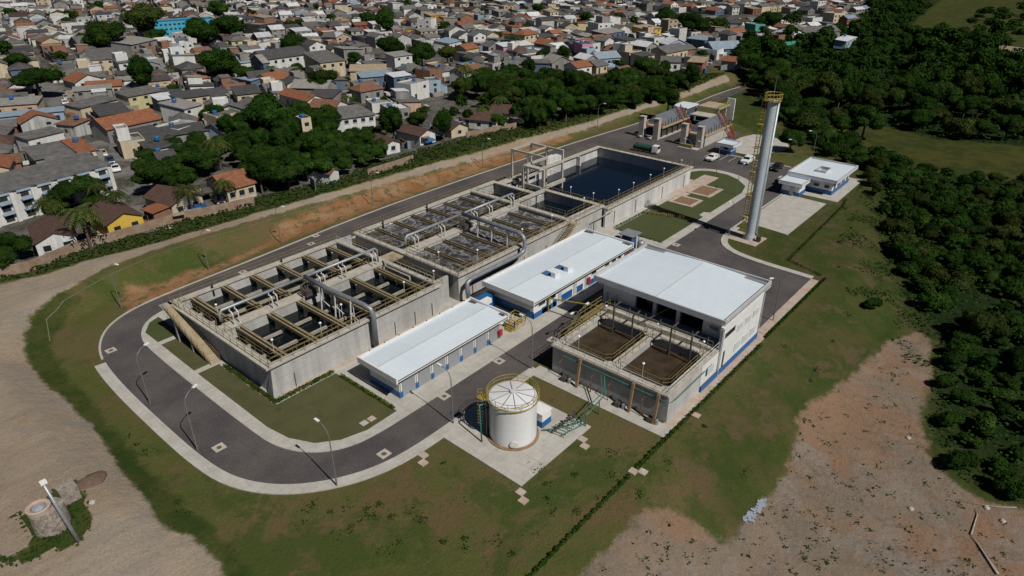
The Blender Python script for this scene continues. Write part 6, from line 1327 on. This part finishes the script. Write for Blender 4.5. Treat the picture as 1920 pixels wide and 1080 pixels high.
def crown_data(seed, R, Hc, nb, n, leaf, base=0.0, flat=.7, core=.9):
    rng = np.random.default_rng(seed); C_ = []; N_ = []
    bl = []
    for i in range(nb):
        a = rng.uniform(0, 2*math.pi); rr = R*.62*math.sqrt(rng.uniform(0, 1)); zz = base+Hc*(.28+.5*rng.uniform(0, 1)*(1-.5*rr/R)); br = R*rng.uniform(.30, .5)
        bl.append((rr*math.cos(a), rr*math.sin(a), zz, br))
    bl.append((0, 0, base+Hc*.62, R*.5))
    per = n//len(bl)
    for bx_0, by_, bz, br in bl:
        d = rng.normal(0, 1, (per, 3)); d /= np.linalg.norm(d, axis=1)[:, None]; d[:, 2] = np.where(d[:, 2] < -.35, -d[:, 2], d[:, 2])
        rr = br*rng.uniform(.78, 1.12, per)[:, None]; C_.append(np.array([bx_0, by_, bz])+d*rr*np.array([1, 1, flat])); N_.append(d)
    v, f = cards(np.concatenate(C_), np.concatenate(N_), leaf, rng)
    v = v.tolist(); f = f.tolist()
    mb = MB(); mb.v = [tuple(q) for q in v]; mb.f = f; mb.m = [0]*len(f)
    for bx_0, by_, bz, br in bl:
        k = 8; vs = []; ph = rng.uniform(0, 6)
        for i in range(5):
            el = -math.pi/2+math.pi*i/4
            for j in range(k):
                q = br*core*(1+.15*math.sin(3*j+ph+i)); vs.append((bx_0+q*math.cos(el)*math.cos(2*math.pi*j/k), by_+q*math.cos(el)*math.sin(2*math.pi*j/k), bz+q*flat*math.sin(el)))
        mb.add(vs, [(i*k+j, i*k+(j+1) % k, (i+1)*k+(j+1) % k, (i+1)*k+j) for i in range(4) for j in range(k)])
    return mb, bl
def trunk_mb(bl, r0, h):
    b = MB(); b.tube([(0, 0, -.4), (.05, .03, h*.5), (0, 0, h)], [r0, r0*.75, r0*.55], 8)
    for q in bl[:4]: b.tube([(0, 0, h*.8), (q[0]*.5, q[1]*.5, (h+q[2])/2), (q[0]*.9, q[1]*.9, q[2])], [r0*.5, r0*.35, r0*.15], 6)
    return b
PROTO = {}
def proto(key, seed, R, Hc, nb, n, leaf, trunk, m, flat=.7):
    mb, bl = crown_data(seed, R, Hc, nb, n, leaf, trunk*.7, flat)
    PROTO[key] = (mb.mesh('crown', [m]), trunk_mb(bl, .07*R, trunk+Hc*.3).mesh('trunk', ['bark']), R, trunk+Hc)
# unit trees (R = 4 m)
for i, m in enumerate(('leafd', 'leafd', 'leafm', 'leafm', 'leafo')): proto('round%d' % i, 10+i, 4.0, 5.5, 13, 4600, .32, 2.2, m)
for i, m in enumerate(('leafd', 'leafo')): proto('tall%d' % i, 20+i, 3.2, 7.5, 13, 4200, .31, 2.2, m, .95)
proto('flat0', 31, 5.5, 2.6, 14, 5000, .34, 4.2, 'leafd', .4)
for i, m in enumerate(('leafd', 'leafm', 'leafo')): proto('bush%d' % i, 40+i, 2.0, 2.4, 8, 2000, .22, .1, m, .75)
def palm_mesh(seed):
    rng = random.Random(seed); f = MB()
    for k in range(17):
        a = 2*math.pi*k/17+rng.uniform(-.15, .15); L_ = rng.uniform(2.6, 3.3); up = rng.uniform(.1, 1.3); pts = []
        for i in range(8):
            t = i/7; pts.append((math.cos(a)*L_*t, math.sin(a)*L_*t, 6+up*math.sin(t*2.2)-1.5*t*t*(1.6-up*.5)))
        for i in range(7):
            p = Vector(pts[i]); q = Vector(pts[i+1]); d = (q-p).normalized(); s = d.cross(Vector((0, 0, 1))).normalized(); w = .62*math.sin(math.pi*min(1, (i+.8)/7.6))+.08
            for sg in (-1, 1):
                for u in (0, .5):
                    c = p+(q-p)*u; e = c+s*sg*w+d*.25+Vector((0, 0, -.22)); f.add([c, c+(q-p)*.42, e+(q-p)*.15, e], [(0, 1, 2, 3)])
    t = MB(); t.tube([(0, 0, -.4), (.15, .05, 3), (0, 0, 6)], [.2, .15, .13], 8)
    return f.mesh('fronds', ['palm']), t.mesh('trunk', ['bark'])
PALMS = [palm_mesh(1), palm_mesh(2)]
TREES = []
PEND = []
def tree(x, y, R, kind, desc, z=None, hs=1.0, nm='tree', grp='trees', rz=None):
    PEND.append((x, y, R, kind, desc, z, hs, nm, grp))
def make_tree(x, y, R, kind, desc, z=None, hs=1.0, rz=None, nm='tree', grp='trees'):
    z = hz(x, y) if z is None else z; s = R/PROTO[kind][2] if kind in PROTO else R
    r = bpy.data.objects.new(nm, None); r.location = (x, y, z); r.rotation_euler = (0, 0, random.uniform(0, 6.28) if rz is None else rz); r.empty_display_size = .5; C.objects.link(r)
    for n_, me in (('crown', PROTO[kind][0]), ('trunk', PROTO[kind][1])):
        o = bpy.data.objects.new(n_, me); o.parent = r; o.scale = (s, s, s*hs); C.objects.link(o)
    r['category'] = 'bush' if 'bush' in kind else 'tree'; TREES.append((r, desc, x, y, grp)); return r
def palm(px, py, h=6.5, z=ZT):
    x, y = P(px, py, z+h); r = bpy.data.objects.new('palm_tree', None); r.location = (x, y, z); r.rotation_euler = (0, 0, random.uniform(0, 6)); C.objects.link(r); k = random.choice(PALMS)
    for n_, me in (('fronds', k[0]), ('trunk', k[1])):
        o = bpy.data.objects.new(n_, me); o.parent = r; o.scale = (h/6.4*.95,)*3; C.objects.link(o)
    r['category'] = 'palm'; TREES.append((r, 'coconut palm with drooping fronds', x, y, 'palms')); return r
DESC = {'round0': 'dark round-crowned tree', 'round1': 'dark broad-crowned tree', 'round2': 'mid green round tree', 'round3': 'mid green broad tree', 'round4': 'olive green round tree', 'tall0': 'tall dark narrow tree', 'tall1': 'tall olive green tree', 'flat0': 'dark flat-topped spreading tree',
        'bush0': 'dark low bush', 'bush1': 'mid green low bush', 'bush2': 'olive low bush'}
def tpx(px, py, wpx, kind, z=ZT, hs=1.0, top=None):
    s0 = PROTO[kind]; x, y = P(px, py, z+4); dist = math.sqrt(x*x+y*y+46*46); R = wpx/2/FPX*dist*.84; hc = R/s0[2]*s0[3]*hs*.62
    if top: hs = top/(R/s0[2]*s0[3]); hc = top*.7
    x, y = P(px, py, z+hc); return tree(x, y, R, kind, DESC[kind], z=z, hs=hs)
for t in ((65, 145, 92, 'flat0'), (258, 122, 56, 'tall0'), (412, 108, 78, 'round0'), (455, 133, 50, 'round3'), (602, 142, 64, 'round2'), (500, 198, 105, 'round1'), (285, 318, 84, 'round2'), (372, 290, 72, 'round3'), (345, 330, 60, 'round0'), (330, 300, 50, 'round3'),
  (268, 28, 66, 'round4'), (290, 62, 38, 'round2'), (372, 48, 64, 'round1'), (428, 42, 62, 'round0'), (195, 57, 66, 'round3'), (32, 108, 44, 'round0'), (5, 84, 30, 'tall0'), (548, 74, 50, 'round2'), (540, 44, 36, 'flat0'), (498, 62, 26, 'round1'), (733, 80, 58, 'round0'), (722, 28, 44, 'tall0'), (790, 92, 62, 'round2'), (838, 96, 44, 'round4'),
  (834, 46, 32, 'round2'), (876, 112, 30, 'round1'), (922, 78, 28, 'round0'), (1056, 94, 36, 'tall0'), (1020, 98, 40, 'round1'), (1100, 28, 34, 'round0'), (1160, 30, 34, 'round1'), (1182, 68, 22, 'tall0'), (1185, 135, 50, 'round2'), (1222, 120, 44, 'round0'), (1160, 118, 34, 'round3'), (665, 105, 40, 'round0'), (555, 124, 30, 'round3'), (112, 104, 34, 'round4'), (150, 66, 24, 'round0'), (385, 72, 30, 'round3'),
  (395, 205, 50, 'round0'), (325, 164, 30, 'round4'), (735, 215, 66, 'tall0'), (780, 218, 50, 'round2'), (830, 222, 52, 'tall0'), (722, 185, 30, 'round3'), (690, 30, 40, 'round1'), (405, 10, 40, 'round0'), (180, 8, 30, 'round1'), (20, 20, 26, 'round0'), (1300, 36, 60, 'round0'), (1250, 24, 50, 'round1'), (1350, 42, 40, 'round2'), (1440, 32, 50, 'round0'), (1490, 30, 44, 'round1'), (1536, 44, 30, 'round0'),
  (1340, 62, 24, 'round2'), (1318, 98, 28, 'round0'), (1210, 118, 60, 'round2'), (1255, 178, 60, 'round1'), (118, 352, 62, 'round3', ZT, 1, 6.5), (158, 338, 56, 'round3', ZT, 1, 7), (100, 378, 50, 'round2', ZT, 1, 4), (185, 372, 56, 'round2', ZT, 1, 4.5), (142, 318, 34, 'round4', ZT, 1, 7.5), (14, 452, 70, 'round0'), (0, 480, 60, 'round1'), (60, 320, 14, 'round3'),
  (560, 40, 24, 'round0'), (620, 30, 24, 'round2'), (905, 30, 26, 'round0'), (960, 20, 24, 'round1'), (1010, 12, 30, 'round0'), (760, 4, 30, 'round1'), (130, 24, 26, 'round2'), (470, 20, 20, 'round1')):
    tpx(*t)
for px, py, h in ((82, 370, 6.5), (145, 385, 8), (212, 355, 6), (178, 340, 5.5), (100, 120, 6.5), (402, 258, 7.5), (348, 345, 6), (868, 120, 8), (885, 128, 7), (1030, 160, 6), (1165, 76, 6), (955, 62, 7), (970, 64, 7), (935, 180, 6), (905, 196, 5.5), (508, 122, 5.5), (552, 126, 5.5), (318, 122, 5), (150, 400, 5.5), (320, 190, 5), (418, 336, 5), (1012, 178, 5.5), (1115, 172, 5), (648, 178, 5)):
    palm(px, py, h)
rt = random.Random(11)
def fill(polypx, spacing, kinds, Rr, z=None, hs=(.85, 1.1), maxn=200, world=None, edge=.5, store=None):
    poly = world or GP(polypx); xs = [p[0] for p in poly]; ys = [p[1] for p in poly]; pts = []; tries = 0
    while tries < 6000 and len(pts) < maxn:
        tries += 1; x, y = rt.uniform(min(xs), max(xs)), rt.uniform(min(ys), max(ys))
        if any((x-a)**2+(y-b_)**2 < spacing**2 for a, b_ in pts): continue
        if inside(poly, x, y) < edge: continue
        q = proj(x, y, 4)
        if not (-80 < q[0] < 2000 and -60 < q[1] < 1140): continue
        pts.append((x, y))
    for x, y in pts:
        k = rt.choice(kinds); R = rt.uniform(*Rr); (tree(x, y, R, k, DESC[k], hs=rt.uniform(*hs)) if store is None else store.append((x, y, R, k)))
    return pts
RK = ['round0', 'round1', 'round2', 'round3', 'tall0']
fill([(425, 245), (560, 228), (625, 245), (650, 290), (610, 340), (540, 362), (490, 372), (470, 335), (430, 300)], 3.6, RK, (2.6, 3.8))
fill([(650, 262), (715, 250), (725, 300), (690, 318), (640, 335)], 3.2, ['round2', 'round3'], (1.8, 2.6))
fill([(870, 165), (1000, 152), (1100, 168), (1230, 150), (1300, 160), (1312, 172), (1200, 205), (1100, 228), (1000, 248), (985, 215), (900, 196), (860, 190)], 4.4, RK+['round4'], (2.8, 4.2))
fill([(700, 232), (770, 226), (860, 215), (900, 200), (990, 215), (1000, 240), (900, 250), (860, 235), (830, 245), (760, 240), (720, 262)], 6.5, ['round2', 'round3', 'tall0'], (1.8, 2.6))
fill([(1395, 85), (1500, 72), (1500, 100), (1440, 130), (1395, 150), (1380, 130)], 5.5, ['round4', 'round0', 'tall1'], (3, 4))
fill([(255, 300), (330, 280), (400, 270), (430, 300), (400, 330), (330, 345), (270, 345)], 4.6, ['round2', 'round3', 'round0'], (2.2, 3.0))
fill([(0, 40), (300, 90), (700, 150), (1100, 100), (1400, 40), (1600, 10), (1300, 6), (700, 4), (200, 4), (0, 10)], 17, RK+['round4'], (1.6, 3.0), maxn=70)
fill([(420, 150), (700, 230), (860, 150), (640, 80), (500, 100)], 11, RK, (1.3, 2.2), maxn=22)
# the wood on the right: nearest trees as things, the rest as one mass
wood = []
FOR = ZP['forest']; mead = [ZP['meadow'], ZP['meadowb']]
def wood_pts(polypx, spacing, kinds, Rr, maxn): fill(polypx, spacing, kinds, Rr, maxn=maxn, store=wood)
wood_pts([(1392, 160), (1440, 200), (1480, 240), (1520, 255), (1570, 235), (1640, 228), (1760, 258), (1925, 272), (2080, 280), (2080, 120), (1925, 128), (1850, 85), (1780, 75), (1690, 75), (1735, 20), (1740, -20), (1660, -20), (1600, 60), (1500, 85), (1392, 150)], 4.9, ['round0', 'round1', 'round0', 'round4', 'tall0', 'tall1', 'round2', 'round3', 'bush2'], (2.3, 5.4), 600)
wood_pts([(1500, 262), (1560, 250), (1640, 290), (1700, 318), (1800, 336), (1925, 350), (2060, 360), (2060, 560), (1925, 560), (1800, 560), (1720, 600), (1680, 480), (1675, 470), (1640, 380), (1615, 322), (1530, 285)], 3.4, ['bush0', 'bush1', 'bush0', 'bush2', 'bush0'], (1.7, 3.4), 330)
wood_pts([(1790, 620), (1925, 560), (2060, 560), (2060, 900), (1925, 940), (1850, 925), (1790, 880), (1745, 790)], 3.2, ['bush0', 'bush1', 'bush0'], (1.2, 2.3), 80)
wood_pts([(1800, 20), (1950, 10), (1950, 60), (1890, 75), (1820, 60)], 12, ['round0', 'round4'], (4, 6), 8)
wood_pts([(1780, 38), (1930, 40), (1930, 80), (1800, 75)], 10, ['round0', 'round4'], (3.5, 5), 10)
wood.append((*G(1835, 640)[:2], 3.4, 'round4')); wood.append((*G(1900, 700)[:2], 2.6, 'round0')); wood.append((*G(1615, 262)[:2], 5, 'round0')); wood.append((*G(1575, 258)[:2], 4.5, 'round1')); wood.append((*G(1480, 285)[:2], 3.5, 'round2'))
for x, y, R, k in wood: tree(x, y, R, k, DESC[k], grp='bushes of the wood' if 'bush' in k else 'trees of the wood', nm='bush' if 'bush' in k else 'tree', hs=rt.uniform(.8, 1.25))
PEND.sort(key=lambda t: -t[2]*(1.35 if t[0] < 260 else 1)/math.hypot(t[0], t[1]))
rest_ = []; cnt = {'tree': 0, 'bush': 0}
for x, y, R, k, ds, z, hs, nm, grp in PEND:
    cnt[nm] += 1
    if cnt[nm] <= 296: make_tree(x, y, R, k, ds, z=z, hs=hs, nm=nm, grp=grp)
    else: rest_.append((x, y, R, k))
if rest_:
    rng = np.random.default_rng(3); Vs = []; Fs = []; n0 = 0
    for x, y, R, k in rest_:
        me = PROTO[k][0]; s = R/PROTO[k][2]; base = np.empty(len(me.vertices)*3); me.vertices.foreach_get('co', base); base = base.reshape(-1, 3)
        nf = 900 if 'bush' not in k else 700; sel_ = rng.choice(4000 if 'bush' not in k else 1500, nf, replace=False)
        v = base[(sel_[:, None]*4+np.arange(4)).ravel()].reshape(-1, 4, 3); c = v.mean(1, keepdims=True); v = c+(v-c)*2.3
        core = base[4*(len(me.polygons) and 0):0]
        a = rng.uniform(0, 6.28); v = v.reshape(-1, 3); v = np.stack([v[:, 0]*math.cos(a)-v[:, 1]*math.sin(a), v[:, 0]*math.sin(a)+v[:, 1]*math.cos(a), v[:, 2]], 1)*s+np.array([x, y, hz(x, y)])
        Vs.append(v); Fs.append(np.arange(n0, n0+len(v)).reshape(-1, 4)); n0 += len(v)
    me = bpy.data.meshes.new('distant_wood'); me.from_pydata(np.concatenate(Vs).tolist(), [], np.concatenate(Fs).tolist()); me.materials.append(M['leafd'])
    o = bpy.data.objects.new('distant_wood', me); C.objects.link(o); tag(o, 'far part of the dark wood that reads as one mass at the upper right', 'wood', kind='stuff')
print('trees', len(TREES), 'rest', len(rest_))
TL = LM+[('the tall stack', (114, 42)), ('the office', (153, 42)), ('the round stone well', P(95, 965)), ('the sandy meadow path', P(1850, 90)), ('the middle meadow', P(1750, 290)), ('the bare soil tip', P(1740, 640)), ('the big pool', (118, 100)), ('the end of the plant road', P(1385, 170)), ('the dark bay in the wood', P(1590, 220)), ('the right frame edge of the scrub', P(1900, 500)), ('the top of the wood', P(1620, 40)), ('the long brick wall', P(240, 430))]
label_by_landmark([t[:4] for t in TREES], TL, None)
for t in TREES: t[0]['group'] = {'trees': 'trees of the town and green belt'}.get(t[4], t[4])
# scrub: nobody could count it
def scrub(name, polys, dens, size, hmax, m, lb, seed, far=1e9, excl=(), clump=0):
    rng = np.random.default_rng(seed); Cn = []; Sz = []
    for poly in polys:
        xs = np.array([p[0] for p in poly]); ys = np.array([p[1] for p in poly]); x0, x1, y0, y1 = xs.min(), min(xs.max(), 480), ys.min(), ys.max(); y0 = max(y0, -160)
        n = int((x1-x0)*(y1-y0)*dens); n = min(n, 400000)
        X = rng.uniform(x0, x1, n); Y = rng.uniform(y0, y1, n); ok = sdf(poly, X, Y) > .15
        for e in list(excl)+[[(119, 36.5), (163, 35.5), (163, 51), (119, 47)], [(163, 58), (186, 58), (186, 75), (163, 75)]]: ok &= sdf(e, X, Y) < 0
        if clump: ok &= (np.sin(X*.55+2*np.sin(Y*.3))+np.sin(Y*.7+1.6*np.sin(X*.41))+.6*np.sin(X*1.7-Y*1.3)+np.clip(sdf(FOR, X, Y), -12, 4)*.16) > clump
        dist = np.hypot(X, Y); ok &= rng.uniform(0, 1, n) < np.clip((70/np.maximum(dist, 70))**1.5, .05, 1)
        qx = (X*_w.x+Y*_w.y-H*_w.z); pxx = 960+FPX*(X*_r.x+Y*_r.y-H*_r.z)/qx; pyy = 540-FPX*(X*_u.x+Y*_u.y-H*_u.z)/qx
        ok &= (qx > 5) & (pxx > -60) & (pxx < 1990) & (pyy > -60) & (pyy < 1150)
        X, Y = X[ok], Y[ok]; hh = .5+.5*np.sin(X*.9+2*np.sin(Y*.35))*np.sin(Y*.8+1.7*np.sin(X*.27)); hh = (.25+.75*hh+.18*np.sin(X*2.3+Y)*np.sin(Y*2.1-X*.7))*rng.uniform(.78, 1, len(X))
        Z = height(X, Y)+hh*hmax*np.clip(sdf(poly, X, Y)/2.5, .1, 1)+.05
        Cn.append(np.stack([X, Y, Z], 1)); Sz.append(size*rng.uniform(.6, 1.4, len(X))*np.clip((np.hypot(X, Y)/70)**.75, 1, 4))
    Cn = np.concatenate(Cn); Sz = np.concatenate(Sz); v, f = cards(Cn, np.tile([0, 0, 1.0], (len(Cn), 1)), Sz, rng, .38)
    me = bpy.data.meshes.new(name); me.from_pydata(v.tolist(), [], f.tolist()); me.materials.append(M[m]); o = bpy.data.objects.new(name, me); C.objects.link(o); tag(o, lb, 'scrub', kind='stuff'); print(name, len(f))
M['scrubl'] = leafmat('scrub_leaves', (0.0132, 0.0351, 0.0060), (0.0192, 0.0473, 0.0080), (0.0288, 0.0580, 0.0100), .3)
scrub('undergrowth', [FOR], 20.0, .30, 2.0, 'scrubl', 'dark scrub and undergrowth covering the ground of the wood at right', 5, excl=[ZP['meadow'], ZP['meadowb']])
scrub('verge_weeds', [ZP['lush']], 14.0, .3, .8, 'verge', 'strip of leafy weeds between the brick wall and the dirt track', 6)
scrub('well_weeds', [ZP['weed']], 9, .28, .35, 'leafm', 'patch of low weeds around the round stone well', 7)
scrub('slope_scrub', [GP([(1570, 400), (1625, 330), (1640, 370), (1662, 480), (1700, 560), (1760, 650), (1740, 700), (1660, 650), (1600, 600), (1570, 520), (1560, 440)])], 16, .24, .9, 'scrubl', 'clumps of scrub on the slope between the lawn and the wood', 12, clump=.1)
scrub('slope_grass', [ZP['lushc']], 1.2, .16, .2, 'leafo', 'tufty grass on the slope beside the wood', 8)
# weed tufts on lawns and soil
rng = np.random.default_rng(21); Cn = []
tuf = [(790, 975), (768, 957), (712, 945), (690, 958), (650, 955), (660, 990), (750, 1018), (722, 1036), (830, 1016), (870, 1030), (928, 1016), (960, 1040), (1078, 890), (1025, 907), (1027, 935), (1122, 935), (832, 868), (870, 1010), (735, 970), (700, 970), (675, 978), (240, 820), (255, 835), (275, 850), (330, 945), (345, 970), (520, 770), (600, 780), (1035, 958), (1145, 850), (1145, 892),
  (1395, 885), (1260, 870), (1350, 720), (1560, 640), (1590, 590), (1520, 715), (1530, 695), (1470, 650), (1320, 800), (1200, 930), (620, 960), (585, 950), (645, 1000), (560, 985), (1000, 1000), (1080, 960), (860, 940), (1010, 880)]
for px, py in tuf:
    x, y, z = G(px, py); n = int(rng.uniform(10, 40)); s = rng.uniform(.15, .5); p = rng.normal(0, s, (n, 3)); p[:, 2] = abs(p[:, 2])*.35+z+.04; p[:, 0] += x; p[:, 1] += y; Cn.append(p)
for k in range(420):
    px, py = rng.uniform(1100, 1900), rng.uniform(640, 1080); x, y, z = G(px, py)
    if inside(ZP['sand'], x, y) < .3: continue
    n = int(rng.uniform(3, 14)); p = rng.normal(0, rng.uniform(.08, .32), (n, 3)); p[:, 2] = abs(p[:, 2])*.3+z+.03; p[:, 0] += x; p[:, 1] += y; Cn.append(p)
Cn = np.concatenate(Cn); v, f = cards(Cn, np.tile([0, 0, 1.0], (len(Cn), 1)), .2, rng, .8)
me = bpy.data.meshes.new('weed_tufts'); me.from_pydata(v.tolist(), [], f.tolist()); me.materials.append(M['verge']); o = bpy.data.objects.new('weed_tufts', me); C.objects.link(o); tag(o, 'scattered dark weed tufts on the lawns and bare soil', 'weeds', kind='stuff')
# hedges
def hedge(pts, w, h, m, lb, dens=70, lump=0):
    rng = np.random.default_rng(len(lb)); Cn = []; N_ = []
    for a, b_ in zip(pts[:-1], pts[1:]):
        L_ = math.hypot(b_[0]-a[0], b_[1]-a[1]); n = int(L_*dens*w); t = rng.uniform(0, 1, n); d = rng.normal(0, 1, (n, 3)); d /= np.linalg.norm(d, axis=1)[:, None]; d[:, 2] = abs(d[:, 2])
        k = 1.0 if not lump else .35+.65*np.abs(np.sin(t*L_*math.pi/lump))[:, None]
        c = np.stack([a[0]+(b_[0]-a[0])*t, a[1]+(b_[1]-a[1])*t, np.zeros(n)], 1)+d*np.array([w/2, w/2, h])*rng.uniform(.75, 1.05, (n, 1))*k
        c[:, 2] += height(c[:, 0], c[:, 1])+.05; Cn.append(c); N_.append(d)
    v, f = cards(np.concatenate(Cn), np.concatenate(N_), .17, rng); mb = MB(); mb.v = [tuple(q) for q in v.tolist()]; mb.f = f.tolist(); mb.m = [0]*len(mb.f)
    solo(mb, 'hedge', m, lb, 'hedge')
def _h(): pass
hedge([(31.2, 87.3), (31.2, 79.2)], .7, .6, 'hedge', 'bright hedge under the ramp stair of the still basin', 300)
hedge([(31.0, 76.2), (31.0, 64.3), (39.2, 64.3)], .7, .6, 'hedge', 'bright hedge wrapping the near corner of the still basin', 300)
hedge([(39.4, 62.8), (39.4, 52.6)], .6, .6, 'hedge', 'bright hedge beside the left end of the shuttered shed', 300)
hedge([(30.2, 25.6), (48, 25.7)], .55, .42, 'hedged', 'dark lumpy hedge crossing the near lawn, lower stretch', 220, 1.0)
hedge([(49.4, 25.7), (81.2, 25.6)], .6, .5, 'hedged', 'dark hedge along the blue-based wall of the tall hall', 220, .9)
hedge([(83, 25.9), (107, 25.8)], .5, .45, 'hedged', 'dark hedge along the pavement of the dead end road', 220, .9)
hedge([(107.5, 26.5), (110, 33), (142, 34.2), (146.5, 35)], .6, .4, 'hedged', 'thin hedge running from the dead end corner to the office', 60)
hedge([(102.2, 53), (102.2, 63.2)], .5, .4, 'hedged', 'low hedge on the left edge of the pool lawn', 90); hedge([(102.5, 63.2), (118, 63.2)], .6, .5, 'hedged', 'low hedge along the pool wall', 90)
x, y, z = G(1635, 580); make_tree(x, y, 1.7, 'bush0', 'dark spiky shrub', nm='bush'); TREES[-1][0]['label'] = 'dark spiky shrub alone on the right grass slope'
